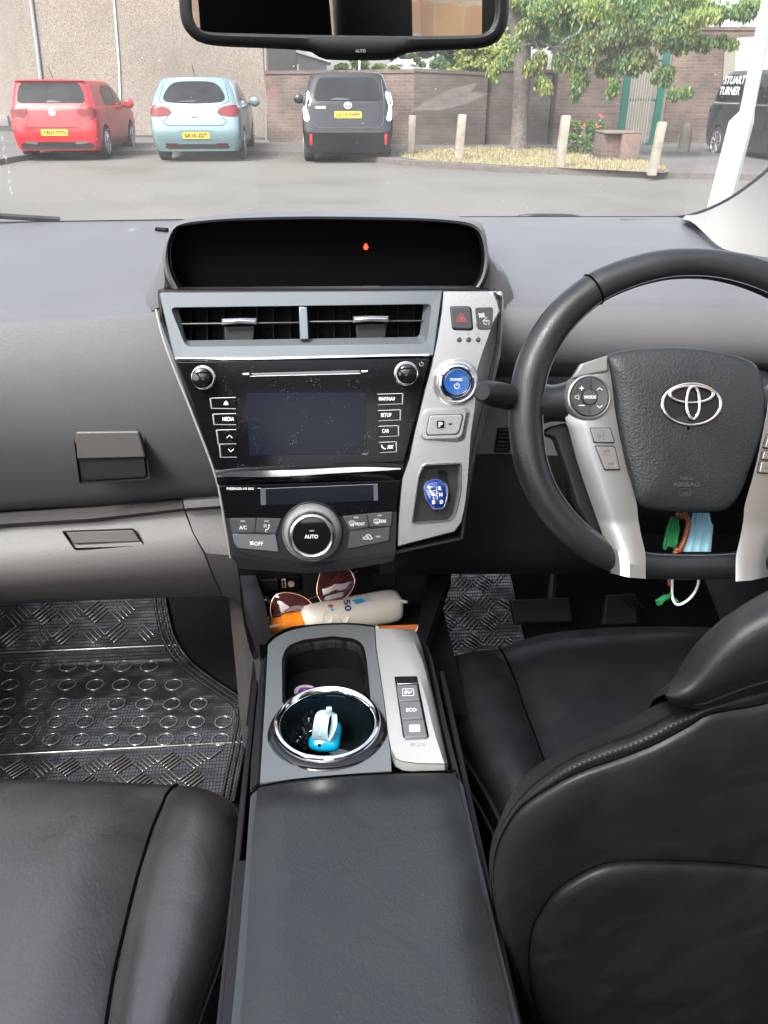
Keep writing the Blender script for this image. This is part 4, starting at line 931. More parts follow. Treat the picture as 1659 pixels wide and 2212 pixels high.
# left flank panel reaching to the dash
FL = Pl((-.124, .8, .5), (-1, 0, 0))
fp = [atY(503,1240,1.02), atY(520,1262,1.0)]
def X(x, y, Xc): d = ray(x, y); return CAM+d*((Xc-CAM.x)/d.x)
pl_ = [X(x, y, -.125) for x, y in cr([(518,1262),(522,1330),(530,1420),(538,1500),(543,1560)], 12)]
flk = [[V((-.122, p.y, p.z)) for p in pl_]]
b = MB(); 
A_ = [atY(512,1235,1.02), atY(524,1330,.96), atY(545,1420,.90), atY(566,1420,.80), atY(566,1500,.74), atY(548,1700,.6)]
B_ = [atY(494,1285,1.03), atY(522,1300,1.03), atY(530,1400,1.0), atY(538,1480,.95), atY(542,1560,.85), atY(536,1720,.68)]
C_ = [V((p.x-.004, p.y, .30)) for p in B_]
b.add(loft([cr(A_, 20), cr(B_, 20), cr(C_, 20)]), 0); b.build('flank_panel', 'padlow', con, ang=60)
# ---------------------------------------------------------------- tray under the stack
tray = thing('storage_tray', 'black open storage tray under the centre stack with a socket panel', 'storage tray', (0, .95, .6))
b = MB(); b.add(loft([[V((-.13,.76,.60)), V((.15,.76,.60))], [V((-.13,1.01,.60)), V((.15,1.01,.60))], [V((-.13,1.02,.62)), V((.15,1.02,.62))], [V((-.13,1.03,.80)), V((.15,1.03,.80))], [V((-.13,.86,.86)), V((.15,.86,.86))]]), 0)
b.build('tray_shell', 'black', tray)
wl = MB()
def wallx(P, d, mb, m=0):
    Q = P; vs = [V(p) for p in Q]+[V(p)+V(d) for p in Q]; k = len(Q); mb.add((vs, [list(range(k)), [k+i for i in range(k)][::-1]]+[[i, (i+1) % k, k+(i+1) % k, k+i] for i in range(k)]), m)
tb = [atY(518,1243,1.0), atY(552,1243,1.0), atY(572,1300,.93), atY(590,1392,.82), atY(560,1392,.80), atY(530,1310,.93)]
wallx(tb, (0,0,-.03), wl); wl.build('tray_rim', 'dark', tray); wl = MB()
tb2 = [atY(925,1230,1.02), atY(975,1230,1.02), atY(950,1300,.98), atY(915,1400,.82), atY(900,1372,.82), atY(912,1300,.95)]
wallx(tb2, (0,0,-.03), wl); wl.build('tray_rim', 'dark', tray); wl = MB()

TB = Pl((0, 1.02, .66), (0, -.998, .06))
b = MB(); b.add(prism(rnd(A3([(432,205),(625,200),(635,215),(632,315),(612,322),(440,322)]), 2), TB, .003, .004, .0008), 0); b.add(prism(rnd(A3([(478,228),(510,226),(518,296),(484,300)]), .6), TB, .0045, .003, .0004), 1); b.add(prism(A3([(484,236),(500,234),(506,290),(490,292)]), TB, .005, .001, .0002), 2)
c = TB.px(*Zq(A3, 557, 264), .003); b.add(lathe(c, TB.n, [(.0048,0),(.0046,.002),(.003,.002),(.0028,.0005)], 24), 1)
b.build('socket_panel', ['gloss', plain('pale socket', (.5,.42,.3), .4, metal=.5), 'black'], tray)
one(prism(rnd(A3([(310,234),(442,228),(452,320),(320,330)]), 1.5), TB, .012, .003, .0008), 'socket_flap', 'dark', tray)
one(prism(rnd(A3([(1230,176),(1418,165),(1420,280),(1236,288)]), 2), TB, .003, .003, .0008), 'blank_cover', 'dark', tray)
# ---------------------------------------------------------------- sunscreen bottle
Bt = atZ(862, 1306, .626); Bh = atZ(655, 1342, .634); ax = (Bh-Bt).normalized(); Lb = (Bh-Bt).length
bot = thing('sunscreen_bottle', 'cream sunscreen bottle with an orange spray cap lying in the tray', 'bottle', Bt)
k = depth(Bt)/FO; rb = 36*k
side = ax.cross(V((0,0,1))).normalized(); vup = side.cross(ax)
def sect(c, r1, r2, n=40, e=2.4): 
    out = []
    for i in range(n):
        a = 2*pi*i/n; ca, sa = cos(a), sin(a); out.append(c+side*(abs(ca)**(2/e)*(1 if ca > 0 else -1))*r1+vup*(abs(sa)**(2/e)*(1 if sa > 0 else -1))*r2)
    return out
prof = [(-.0,.2,.2),(-.0005,.55,.5),(.002,.85,.8),(.008,.97,.9),(.02,1,.93),(.08,.97,.9),(Lb*.75,.93,.86),(Lb*.9,.9,.84),(Lb*.96,.82,.8),(Lb*.99,.66,.68),(Lb,.52,.6),(Lb+.004,.50,.58)]
rows = [sect(Bt+ax*h, rb*a, rb*b_) for h, a, b_ in prof]
bb = MB().add(loft(rows, cu=True, cap=True), 0)
BW = Pl(Bt.lerp(Bh,.5), (0,-.5,.86))
def onb(x, y):  # hit the bottle body
    return None
body = bb.build('bottle_body', plain('cream plastic', (.62,.56,.49), .35, var=.03), bot, ang=60)
dgb = bpy.context.evaluated_depsgraph_get()
bvb = BVHTree.FromPolygons([tuple(v) for r in rows for v in r], loft(rows, cu=True)[1])
def hitb(x, y, off=.0005):
    d = ray(x, y).normalized(); h = bvb.ray_cast(CAM, d)
    return h[0]-d*off if h[0] else None
def decal(polys, name, mats, parent, fn):
    mb = MB()
    for P, m in polys:
        pts = [fn(*p) for p in P[0]]
        if any(p is None for p in pts): continue
        mb.add((pts, P[1]), m)
    return mb.build(name, mats, parent)
def t2(s, cx, cy, w, h, rot, bold=.02):
    vs, fs, asp = textgeo(s, bold); o = []
    for a, b_ in vs: x = a*w; y = -b_*h; o.append((cx+x*cos(rot)-y*sin(rot), cy+x*sin(rot)+y*cos(rot)))
    return o, fs
def pq(P): return P, [list(range(len(P)))]
def grd(P, nx=6, ny=6):
    a, b_, c, d = [V(p) for p in P]; v = []; 
    for j in range(ny+1):
        for i in range(nx+1): p = a.lerp(b_, i/nx).lerp(d.lerp(c, i/nx), j/ny); v.append((p.x, p.y))
    return v, [[j*(nx+1)+i, j*(nx+1)+i+1, (j+1)*(nx+1)+i+1, (j+1)*(nx+1)+i] for j in range(ny) for i in range(nx)]
decal([(t2('50', *Zq(A3, 1025, 442), 26, 15, pi-.22-pi/2+.05, .03), 0), (grd(A3([(1060,400),(1140,380),(1178,412),(1100,436)])), 1), (t2('P', *Zq(A3, 900, 470), 9, 8, -pi/2-.2), 1)]
      +[(grd(A3([(1130+q*18,383-q*5),(1136+q*18,381-q*5),(1200+q*18,410-q*5),(1194+q*18,412-q*5)], ), 3, 3), 1) for q in range(3)]
      +[(pq(ell(*Zq(A3, 884, 448), 6, 3.4, 14)), 2)], 'bottle_print', [plain('navy ink', (.01,.015,.12), .4), plain('light blue ink', (.03,.30,.48), .4), plain('red ink', (.5,.06,.03), .4)], body, hitb)
for x, y in ((858,560),(995,548)):
    c = hitb(*Zq(A3, x, y-8), 0); 
    if c: 
        nn = (vup*.6-side*(1 if side.y > 0 else -1)*.8).normalized()
        one(lathe(c-nn*.0006, nn, [(.0088,.0),(.0085,.0012),(.0076,.0008),(.004,-.0001),(.0002,-.0004)], 32, sx=.8, u=ax), 'thumb_dimple', body.data.materials[0], body, ang=60)
og = plain('orange plastic', (.85,.22,.01), .35)
cap0 = Bh+ax*.003
one(lathe(cap0, ax, [(rb*.60,0),(rb*.60,.024),(rb*.52,.026),(rb*.46,.028),(rb*.46,.044),(rb*.42,.046),(.0005,.046)], 36), 'spray_cap', og, bot, ang=30)
one(lathe(cap0, ax, [(rb*.66,.012),(rb*.64,.03),(rb*.60,.050),(rb*.55,.0535),(rb*.3,.054),(.0005,.054)], 36, cap=False), 'clear_overcap', 'clear', bot, ang=40)
# booklet
bk = thing('booklet', 'orange covered booklet lying under the sunscreen bottle', 'booklet', atZ(860, 1362, .61))
Q = [(808,1352),(903,1349),(888,1375),(800,1372)]
KB = Pl(atZ(860, 1362, .62), (0,-.35,.93))
b = MB(); b.add(prism(Q, KB, 0, .003, .0002), 0); b.add(prism([(903,1349.5),(907,1350.5),(891,1379),(887,1376)], KB, -.001, .003, .0002), 1); b.add(prism([(775,1352),(815,1351),(822,1360),(780,1364)], KB, .0008, .0004, .0001), 1)
b.build('cover', [plain('orange card', (.50,.12,.03), .5), plain('paper', (.6,.57,.52), .8)], bk)
# cable
cbt = thing('charging_cable', 'thin pale cable end sticking out beyond the sunscreen bottle', 'cable', atZ(870, 1300, .64))
one(tube([atZ(x, y, .645) for x, y in ((858,1296),(868,1298),(880,1301))], .0022, 8), 'cable_end', plain('pale cable', (.4,.38,.35), .5), cbt)
cl = thing('metal_clip', 'small bright metal clip lying left of the sunglasses', 'clip', atZ(578, 1295, .63))
for x, y in ((572,1292),(579,1296),(586,1299)): one(tube([atZ(x+4*cos(a), y+3.4*sin(a), .635) for a in [i*pi/6 for i in range(12)]], .0012, 6, closed=True), 'ring', 'chrome', cl)
# ---------------------------------------------------------------- sunglasses
sg = thing('sunglasses', 'gold rimmed aviator sunglasses with pink tinted lenses in the tray', 'sunglasses', atZ(680, 1300, .63))
SG = Pl(atY(680, 1290, .955), (0, -.80, .60)); gold = plain('gold wire', (.75,.5,.36), .2, metal=1); arm_ = plain('copper pink arm', (.6,.16,.12), .25, metal=.7)
l1 = cr(A3([(385,470),(395,410),(430,360),(500,336),(580,345),(660,372),(715,415),(735,455),(715,505),(650,540),(560,565),(470,578),(410,560),(390,520)]), 60, True)
l2 = cr(A3([(790,205),(772,290),(775,350),(800,400),(850,428),(920,425),(1000,388),(1055,325),(1085,255),(1070,190),(1030,140),(960,100),(870,105),(815,140)]), 60, True)
for L_ in (l1, l2):
    m = V((sum(p[0] for p in L_)/60, sum(p[1] for p in L_)/60)); rows = [[SG.px(m.x+(x-m.x)*s, m.y+(y-m.y)*s, .003*(1-s*s)) for x, y in L_] for s in (1,.8,.5,.02)]
    fr_ = one(tube([SG.px(x, y, 0) for x, y in L_], .0008, 8, closed=True), 'lens_rim', gold, sg, ang=80)
    one(loft(rows, cu=True), 'lens', 'lens', fr_, ang=80)
b = MB(); b.add(tube([SG.px(*p, .001) for p in cr(A3([(700,395),(735,378),(775,360)]), 8)], .0009, 8)); b.add(tube([SG.px(*p, .001) for p in cr(A3([(795,405),(806,420),(800,440)]), 8)], .0006, 6)); b.build('bridge', gold, sg)
for P in ([(395,562),(520,505),(690,410)], [(690,410),(640,430),(540,480),(430,490)], [(1095,165),(1000,215),(915,268),(880,330)], [(965,120),(940,215),(900,270),(850,300)]):
    Q = cr(A3(P), 12); one(tube([SG.px(*p, -.006-.002*i) for i, p in enumerate(Q)], .0012, 8), 'temple_arm', arm_, sg)
c = SG.px(*Zq(A3, 945, 235), -.01); one(tube([SG.px(*Zq(A3, 950+60*cos(a), 240+58*sin(a)), -.012) for a in [i*pi/10 for i in range(20)]], .0008, 6, closed=True), 'nose_wire', gold, sg)
one(tube([SG.px(*p, -.0045) for p in A3([(1055,190),(1100,155)])], .0016, 8), 'arm_tip', 'chrome', sg)
# ---------------------------------------------------------------- things in the cup holder
toy = thing('wrist_counter', 'bright blue plastic wrist gadget with a pale strap in the cup holder', 'gadget', atZ(702, 1605, .655))
tealp = plain('bright blue plastic', (.0,.30,.52), .22, coat=.4); palep = plain('pale translucent strap', (.42,.56,.62), .4, bump=.05)
GPn = Pl(atZ(700, 1600, .668), (0, -.62, .78))
rows = []
ob = cr(A4([(370,640),(385,600),(430,590),(530,600),(560,560),(585,510),(605,480),(635,495),(648,540),(640,600),(625,690),(590,722),(520,730),(430,722),(378,695)]), 60, True)
m = Zq(A4, 510, 640)
rows = [[GPn.px(m[0]+(x-m[0])*s, m[1]+(y-m[1])*s, o) for x, y in ob] for s, o in ((.92,-.012),(1,-.006),(1,.0),(.95,.004),(.85,.0065),(.6,.008),(.02,.009))]
one(loft(rows, cu=True), 'gadget_body', tealp, toy, ang=60)
one(lathe(GPn.px(*Zq(A4, 460, 673), .0078), GPn.n, [(.0022,0),(.002,.0006),(.0001,.0006)], 16), 'screw_hole', 'black', toy)
one(prism(rnd(A4([(548,515),(605,505),(575,600),(535,640)]), 2), GPn, .0125, .010, .0015), 'face_plate', tealp, toy)
sL = A4([(400,628),(402,560),(412,490),(428,425),(455,392),(500,382),(560,392),(600,415)]); 
outer_ = cr(sL, 20); inn_ = cr(A4([(545,640),(530,600),(528,540),(535,480),(545,440),(560,422),(585,420),(604,425)]), 20)
rows = [[GPn.px(*p, .010+.026*sin(pi*min(1,i/19.*.9))) for i, p in enumerate(outer_)], [GPn.px(*p, .012+.024*sin(pi*min(1,i/19.*.9))) for i, p in enumerate(inn_)]]
one(loft_solid(rows, (0,.001,-.0012)), 'strap', palep, toy, ang=50)
rows = [[GPn.px(*p, .030-.001*i) for i, p in enumerate(cr(A4([(604,418),(608,470),(600,530),(570,600),(545,640)]), 12))], [GPn.px(*p, .026-.001*i) for i, p in enumerate(cr(A4([(560,422),(560,470),(548,540),(535,600),(530,630)]), 12))]]
one(loft(rows), 'strap_return', palep, toy, ang=50)
for x, y in ((487,450),(470,522),(460,592),(515,405)): one(lathe(GPn.px(*Zq(A4, x, y), .040-.0001*(y-400)), (0,-.8,.6), [(.0013,0),(.001,.0005),(.0001,.0005)], 12), 'strap_hole', 'mark', toy)
one(box(-.003,-.002,0,.003,.002,.004,.0008) and xf(box(-.003,-.002,0,.003,.002,.004,.0008), Matrix.Translation(GPn.px(*Zq(A4, 541, 386), .030))), 'strap_buckle', palep, toy)
bag = thing('plastic_bag', 'crumpled clear plastic bag beside the blue gadget in the cup holder', 'plastic bag', atZ(660, 1600, .64))
rg = random.Random(5); bo_ = cr(A4([(385,378),(335,430),(290,500),(255,580),(238,660),(290,700),(350,705),(400,620),(420,560),(428,430)]), 40, True); m = Zq(A4, 330, 590); rows = []
for j, s in enumerate((1,.85,.7,.5,.3,.05)): rows.append([GPn.px(m[0]+(x-m[0])*s, m[1]+(y-m[1])*s, -.008+rg.uniform(-.004,.006)+.004*(1-s)) for x, y in bo_])
one(loft(rows, cu=True), 'bag_film', glassmat('clear film', (.70,.78,.80), 1.0, .12), bag, ang=20)
disc = thing('printed_disc', 'pale printed card disc lying in the bottom of the cup holder', 'disc', atZ(750, 1610, .62))
DZ = Pl((0,0,.622),(0,0,1)); b = MB(); b.add(prism(ell(*Zq(A4, 645, 690), 30, 22, 30), DZ, 0, .002, .0003), 0); txt(b, '40', DZ, *Zq(A4, 637, 690), 9, 4.5, mat=1, off=.0004); b.build('disc_card', [plain('pale card', (.5,.52,.56), .5), 'markd'], disc)
stk = thing('round_sticker_token', 'round purple and grey token lying in the back cubby', 'token', atZ(654, 1495, .63))
KZ = Pl((0,0,.672),(0,0,1)); b = MB(); c = Zq(A4, 345, 226); cx, cy = c
b.add(prism(ell(cx,cy,25,14,36), KZ, .001, .0015, .0003), 0); b.add(flat(ell(cx,cy+.5,17,9.5,30), KZ, .0013), 1); b.add(stroke(cr([(cx-8,cy+2),(cx-2,cy-4),(cx+3,cy),(cx+9,cy-2)], 12), 1.2, KZ, .0016), 0)
for i in range(20): a = -2.9+i*.30; b.add(flat([(cx+21.0*cos(a)+dx, cy+11.8*sin(a)+dy) for dx, dy in ((-.9,-.8),(.9,-.8),(.9,.8),(-.9,.8))], KZ, .0013), 1)
b.build('token_face', [plain('pale grey token', (.42,.38,.42), .4), plain('purple print', (.13,.02,.16), .4)], stk)
# ---------------------------------------------------------------- floor and mats
fl = MB(); prof = [(-1.7,.29),(1.29,.29),(1.42,.345),(1.62,.47),(1.70,.60),(1.72,.85)]
fl.add(loft([[V((x, y, z)) for x in (-.78,-.4,-.1,.1,.4,.80)] for y, z in prof])); tag(fl.build('floor', 'carpet', None), kind='structure')
# tunnel carpet
def matmat(name):
    m, nt, b = new_mat(name); L = nt.links.new
    tc = N(nt, 'ShaderNodeTexCoord'); sx = N(nt, 'ShaderNodeSeparateXYZ'); L(tc.outputs['Object'], sx.inputs[0]); outs = []
    for ax_, fr in (('X', 1150), ('Y', 820)):
        s = N(nt, 'ShaderNodeMath', operation='MULTIPLY'); s.inputs[1].default_value = fr; L(sx.outputs[ax_], s.inputs[0])
        c = N(nt, 'ShaderNodeMath', operation='SINE'); L(s.outputs[0], c.inputs[0]); outs.append(c)
    a = N(nt, 'ShaderNodeMath', operation='MAXIMUM'); L(outs[0].outputs[0], a.inputs[0]); L(outs[1].outputs[0], a.inputs[1])
    mr = N(nt, 'ShaderNodeMapRange'); mr.inputs[1].default_value = .35; mr.inputs[2].default_value = .85; mr.inputs[3].default_value = 1; mr.inputs[4].default_value = 0
    L(a.outputs[0], mr.inputs[0]); mx = N(nt, 'ShaderNodeMix', data_type='RGBA'); mx.inputs[6].default_value = (.006,.006,.006,1); mx.inputs[7].default_value = (.17,.165,.155,1)
    L(mr.outputs[0], mx.inputs[0]); L(mx.outputs[2], b.inputs['Base Color']); L(mr.outputs[0], b.inputs['Metallic'])
    no = N(nt, 'ShaderNodeTexNoise'); no.inputs['Scale'].default_value = 7; no.inputs['Detail'].default_value = 3; L(tc.outputs['Object'], no.inputs['Vector'])
    bp = N(nt, 'ShaderNodeBump'); bp.inputs['Strength'].default_value = .5; bp.inputs['Distance'].default_value = .03; L(no.outputs['Fac'], bp.inputs['Height']); L(bp.outputs[0], b.inputs['Normal'])
    b.inputs['Roughness'].default_value = .27; b.inputs['Specular IOR Level'].default_value = .2; b.inputs['Coat Weight'].default_value = .25; b.inputs['Coat Roughness'].default_value = .12; return m
M['mat'] = matmat('clear check tread mat'); M['matbar'] = plain('highlighted raised tread', (.22,.215,.205), .2, metal=.7, rvar=.1, vscale=9)  # raised treads made lighter than the sheet to stand in for their highlights
MF = Pl((0, 1.2, .297), (0, 0, 1)); inc = V((0, -.27, .54)).normalized(); MI = Pl((0, 1.285, .297), (0, -(.055/.14), 1))
def mpt(x, y, off=0):
    p = MF.px(x, y, off); 
    if p.y > 1.285: p = MI.px(x, y, off)
    return p
def treads(mb, x0, x1, y0, y1, inside, plf, off, cell=.052, mt=0):
    nx = int((x1-x0)/cell)+1; ny = int((y1-y0)/cell)+1
    for i in range(nx):
        for j in range(ny):
            cx = x0+(i+.5)*cell; cy = y0+(j+.5)*cell; a = pi/4 if (i+j) % 2 else -pi/4; d = V((cos(a), sin(a), 0)); p = V((-sin(a), cos(a), 0))
            for k in range(-2, 3):
                c = V((cx, cy, 0))+p*k*cell*.17; l = cell*.40
                if not (inside(c+d*l) and inside(c-d*l)): continue
                pts = [plf(c+d*l*t, off-(.001 if abs(t) == 1 else 0)) for t in (-1,-.8,0,.8,1)]; mb.add(tube(pts, [.0005,.0016,.0018,.0016,.0005], 5), mt)
def wz(p, off):  # world xy on mat surface
    z = .297 if p.y <= 1.285 else .297+(p.y-1.285)*.393
    return V((p.x, p.y, z+off))
def inpoly(p, poly):
    r = False; n = len(poly)
    for i in range(n):
        a, b_ = poly[i], poly[i-1]
        if (a.y > p.y) != (b_.y > p.y) and p.x < (b_.x-a.x)*(p.y-a.y)/(b_.y-a.y)+a.x: r = not r
    return r
mt = thing('passenger_floor_mat', 'dark checkered tread pattern floor mat in the passenger footwell', 'floor mat', (-.45, 1.2, .3))
edge = cr(A2([(835,-60),(845,40),(862,130),(893,240),(975,360),(1095,455),(1215,535),(1262,575),(1278,620),(1272,680),(1240,850),(1195,1080)]), 60)
E3 = [mpt(x, y, .003) for x, y in edge]
rows = []
for p in E3: rows.append([wz(V((p.x+(-.74-p.x)*t, p.y, 0)), .003) for t in [i/16 for i in range(17)]])
# bring the sheet's edge rounded
b = MB().add(loft(rows), 0); b.build('mat_sheet', 'mat', mt, ang=60)
for kk, dx in enumerate((0,-.010,-.020)):
    one(tube([p+V((dx*1.0, dx*.35, .001)) for p in E3], .0032, 8), 'mat_rim', 'mat', mt, ang=80)
poly = [V((p.x-.032, p.y, 0)) for p in E3]+[V((-.76, E3[-1].y, 0)), V((-.76, E3[0].y, 0))]
yc = mpt(*Zq(A2, 400, 302)).y; yl = mpt(*Zq(A2, 400, 822)).y
b = MB(); treads(b, -.74, -.15, yc+.004, 1.60, lambda p: inpoly(p, poly) and p.y > yc+.004, wz, .0045)
treads(b, -.74, -.10, .78, yl-.004, lambda p: inpoly(p, poly) and p.y < yl-.004, wz, .0045, cell=.042)
b.add(tube([wz(V((x, yc, 0)), .0035) for x in (-.72,-.4,E3[20].x-.03)], .0022, 6), 0); b.add(tube([wz(V((x, yl, 0)), .0035) for x in (-.72,-.4,-.14)], .0022, 6), 0)
b.build('tread_bars', 'matbar', mt, ang=80)
b = MB()
for y, xs in ((380,(-80,62,207,350,490,627,765)),(475,(-95,50,200,345,487,620,755,890)),(573,(-105,35,175,315,455,598,740,880,1018)),(665,(10,148,290,435,580,720,865,1005,1145)),(755,(-20,120,265,410,558,703,845,988,1130))):
    for x in xs:
        c = mpt(*Zq(A2, x, y), .004); r = 43*.4217*depth(c)/FO; b.add(tube([c+V((r*cos(a), r*.95*sin(a), 0)) for a in [i*pi/12 for i in range(24)]], .0017, 6, closed=True), 0)
b.build('oval_studs', 'matbar', mt, ang=80)
# driver's mat
dm = thing('driver_floor_mat', 'checkered tread pattern floor mat in the dark driver footwell', 'floor mat', (.4, 1.25, .3))
b = MB().add(loft([[wz(V((x, y, 0)), .003) for x in (.150,.2,.3,.37)] for y in (.9,1.1,1.284,1.286,1.4,1.55,1.62)])); b.build('mat_sheet', 'mat', dm)
b = MB(); treads(b, .15, .70, 1.0, 1.6, lambda p: .155 < p.x < .36, wz, .0045, cell=.045); b.build('tread_bars', 'matbar', dm, ang=80)
one(tube([wz(V((.150, y, 0)), .004) for y in (1.0,1.2,1.4,1.6)], .003, 8), 'mat_rim', 'mat', dm)
# pedals
pdl = thing('brake_pedal', 'black rubber brake pedal in the driver footwell', 'pedal', atY(1180, 1325, 1.4))
PP_ = Pl(atY(1180, 1320, 1.27), (0, -.8, .6)); one(prism(rnd([(1100,1296),(1232,1290),(1240,1345),(1112,1350)], 6), PP_, 0, .012, .004), 'pedal_pad', 'gate', pdl); one(tube([PP_.px(1190,1310,-.01), PP_.px(1200,1200,-.08)], .01, 8), 'pedal_arm', 'dark', pdl)
pdl = thing('accelerator_pedal', 'ribbed black accelerator pedal at the right of the driver footwell', 'pedal', atY(1340, 1330, 1.4))
b = MB().add(prism(rnd([(1310,1285),(1375,1282),(1382,1350),(1300,1352)], 5), PP_, 0, .012, .004))
for i in range(4): b.add(tube([PP_.px(1345+i*9, 1292, .003), PP_.px(1362+i*9, 1312, .003)], .002, 6))
b.build('pedal_pad', 'gate', pdl)
# ---------------------------------------------------------------- seats
def surf(rows, name, mat, parent, ang=80, extra=None): return one(loft(rows), name, mat, parent, ang=ang)
ps = thing('car_seat', 'black leather passenger seat with a piped side bolster', 'car seat', (-.42, .4, .3))
# rows over the cushion: left far, centre, before seam, seam, after seam, bolster crown, edge, under
S_ = A2([(912,990),(858,1052),(790,1200),(735,1370),(690,1530),(640,1740),(590,1960),(550,2212),(525,2400)])
Eg = A2([(1165,1060),(1215,1125),(1243,1230),(1243,1330),(1232,1480),(1200,1660),(1135,1900),(1045,2150),(960,2400)])
Fr = A2([(-700,985),(0,962),(300,962),(600,970),(912,990),(1060,1015),(1165,1060)])
n = 34; S2 = cr(S_, n); E2_ = cr(Eg, n); rows = []
for i in range(n):
    s = S2[i]; e = E2_[i]; t = i/(n-1.); r = []
    y0 = s[1]
    lx = -330
    lx = proj(V((-.68, atZ(s[0], s[1], .585).y, .585)))[0]
    for k in range(14):
        u = k/13.; x = lx+(s[0]-lx)*u; yv = A2([(0, 962)])[0][1]*(1-t)+s[1]*t if i < 3 else s[1]
        if i == 0: yv = cr(Fr[:5], 14)[k][1]
        elif i < 3: yv = s[1]*(i/3.)+(cr(Fr[:5], 14)[k][1]+i*6)*(1-i/3.)
        pil = .010*sin(pi*min(1, u*1.0+.0))*.5
        z = .585+(.012 if 0 < k < 12 else .004)+.006*sin(pi*t); z -= .010*max(0, 1-i/2.5)
        if k == 13: z = .572
        r.append(atZ(x, yv, z))
    for u, dz in ((.06,.014),(.18,.022),(.4,.030),(.62,.028),(.82,.014),(.93,-.002),(1,-.016)):
        x = s[0]+(e[0]-s[0])*u; y = s[1]+(e[1]-s[1])*u-(8*sin(pi*u) if i == 0 else 0)
        z = .582+dz-.014*max(0, 1-i/2.5); r.append(atZ(x, y, z))
    q = r[-1]; r.append(q+V((.004,0,-.03))); r.append(q+V((-.004,0,-.15)))
    rows.append(r)
f0 = rows[0]; rows = [[p+V((0,.004,-.16)) for p in f0], [p+V((0,.012,-.05)) for p in f0], [p+V((0,.008,-.014)) for p in f0]]+rows
mirr_ = lambda rw, xm, dz, cl=9: [[V((min(cl, 2*xm-p.x), p.y, p.z+dz)) for p in r] for r in rw]
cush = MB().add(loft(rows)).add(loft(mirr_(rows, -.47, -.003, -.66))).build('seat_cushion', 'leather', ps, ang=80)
one(tube([r[14-1]+V((0,0,.0005)) for r in rows[3:]], .0030, 6), 'cushion_seam', 'groove', cush)
pp = [r[-3]+V((-.001,0,.001)) for r in rows[4:]]; one(tube(pp, .0022, 8), 'piping', 'leather', cush, ang=80)
b = MB()
st_ = rs([r[-4]+V((.001,0,.0008)) for r in rows[4:]], 150)
for i in range(149): b.add(tube([st_[i].lerp(st_[i+1],.15), st_[i].lerp(st_[i+1],.75)], .0005, 4))
b.build('stitching', 'stitch', cush)
one(box(-.68,-.34,.55,-.16,-.16,1.15,.05), 'seat_backrest', 'leather', ps, ang=60)
one(box(-.55,-.36,1.18,-.29,-.22,1.36,.04), 'headrest', 'leather', ps, ang=60)
one(box(-.68,-.2,.29,-.15,.55,.50,.03), 'seat_base', 'dark', ps)
# driver seat cushion
ds = thing('car_seat', 'black leather driver seat seen from behind with stitched backrest seams', 'car seat', (.42, .5, .3))
Sd = A1([(452,404),(480,452),(515,535),(560,670),(610,800),(655,925),(720,1080),(800,1250)])
Ed = A1([(166,505),(172,590),(205,720),(262,850),(330,960),(395,1070),(455,1190),(520,1330)])
Fd = cr(A1([(166,505),(195,458),(262,428),(355,410),(452,402)]), 9); Fc = cr(A1([(452,402),(600,345),(800,316),(1000,303),(1250,300),(1450,308),(1750,335)]), 14)
n = 28; S2 = cr(Sd, n); E2_ = cr(Ed, n); rows = []
for i in range(n):
    s = S2[i]; e = E2_[i]; t = i/(n-1.); r = []
    us = (0,.07,.2,.38,.58,.78,.93,.96,1)
    dz = (-.018,-.002,.016,.030,.036,.030,.014,.006,0)
    fade = max(0, 1-i/4.)
    for u, d_, k in zip(us, dz, range(9)):
        x = e[0]+(s[0]-e[0])*u; y = e[1]+(s[1]-e[1])*u
        fy = Fd[k]; w = max(0, 1-i/5.)**1.5; x = x*(1-w)+(fy[0]+ (s[0]-S2[0][0])*u)*w if i else fy[0]; y = y*(1-w)+(fy[1]+(s[1]-S2[0][1]))*w if i else fy[1]
        r.append(atZ(x, y, .575+d_-.02*fade))
    for k in range(1, 14):
        u = k/13.; x = s[0]+(Fc[13][0]-s[0])*u; w = max(0, 1-i/6.)**1.2; y = s[1]*(1-w)+(Fc[k][1]+(s[1]-S2[0][1]))*w if i else Fc[k][1]; x = x if i else Fc[k][0]
        z = .575+(.003 if k == 1 else .006)-.02*fade+.004*sin(6*u)*sin(t*3); r.append(atZ(x, y, z))
    q = r[0]; rows.append([q+V((.004,0,-.15)), q+V((-.003,0,-.03))]+r)
f0 = rows[0]; rows = [[p+V((0,.0,-.16)) for p in f0], [p+V((0,.012,-.05)) for p in f0], [p+V((0,.008,-.014)) for p in f0]]+rows
dc = MB().add(loft(rows)).add(loft([[V((max(p.x, .50), p.y, p.z)) for p in r] for r in mirr_(rows, .385, -.006)])).build('seat_cushion', 'leathd_shaded', ds, ang=80)
one(tube([r[10]+V((0,0,.0006)) for r in rows[3:]], .0018, 6), 'cushion_seam', 'groove', dc)
for j, rr_ in ((2,.0022),(1,.003)): one(tube([r[j]+V((0,0,.001)) for r in rows[5:]], rr_, 8), 'piping', 'leather', dc, ang=80)
b = MB(); st_ = rs([r[3].lerp(r[2],.6)+V((0,0,.001)) for r in rows[6:]], 130)
for i in range(129): b.add(tube([st_[i].lerp(st_[i+1],.15), st_[i].lerp(st_[i+1],.75)], .0005, 4))
b.build('stitching', 'stitchl', dc)
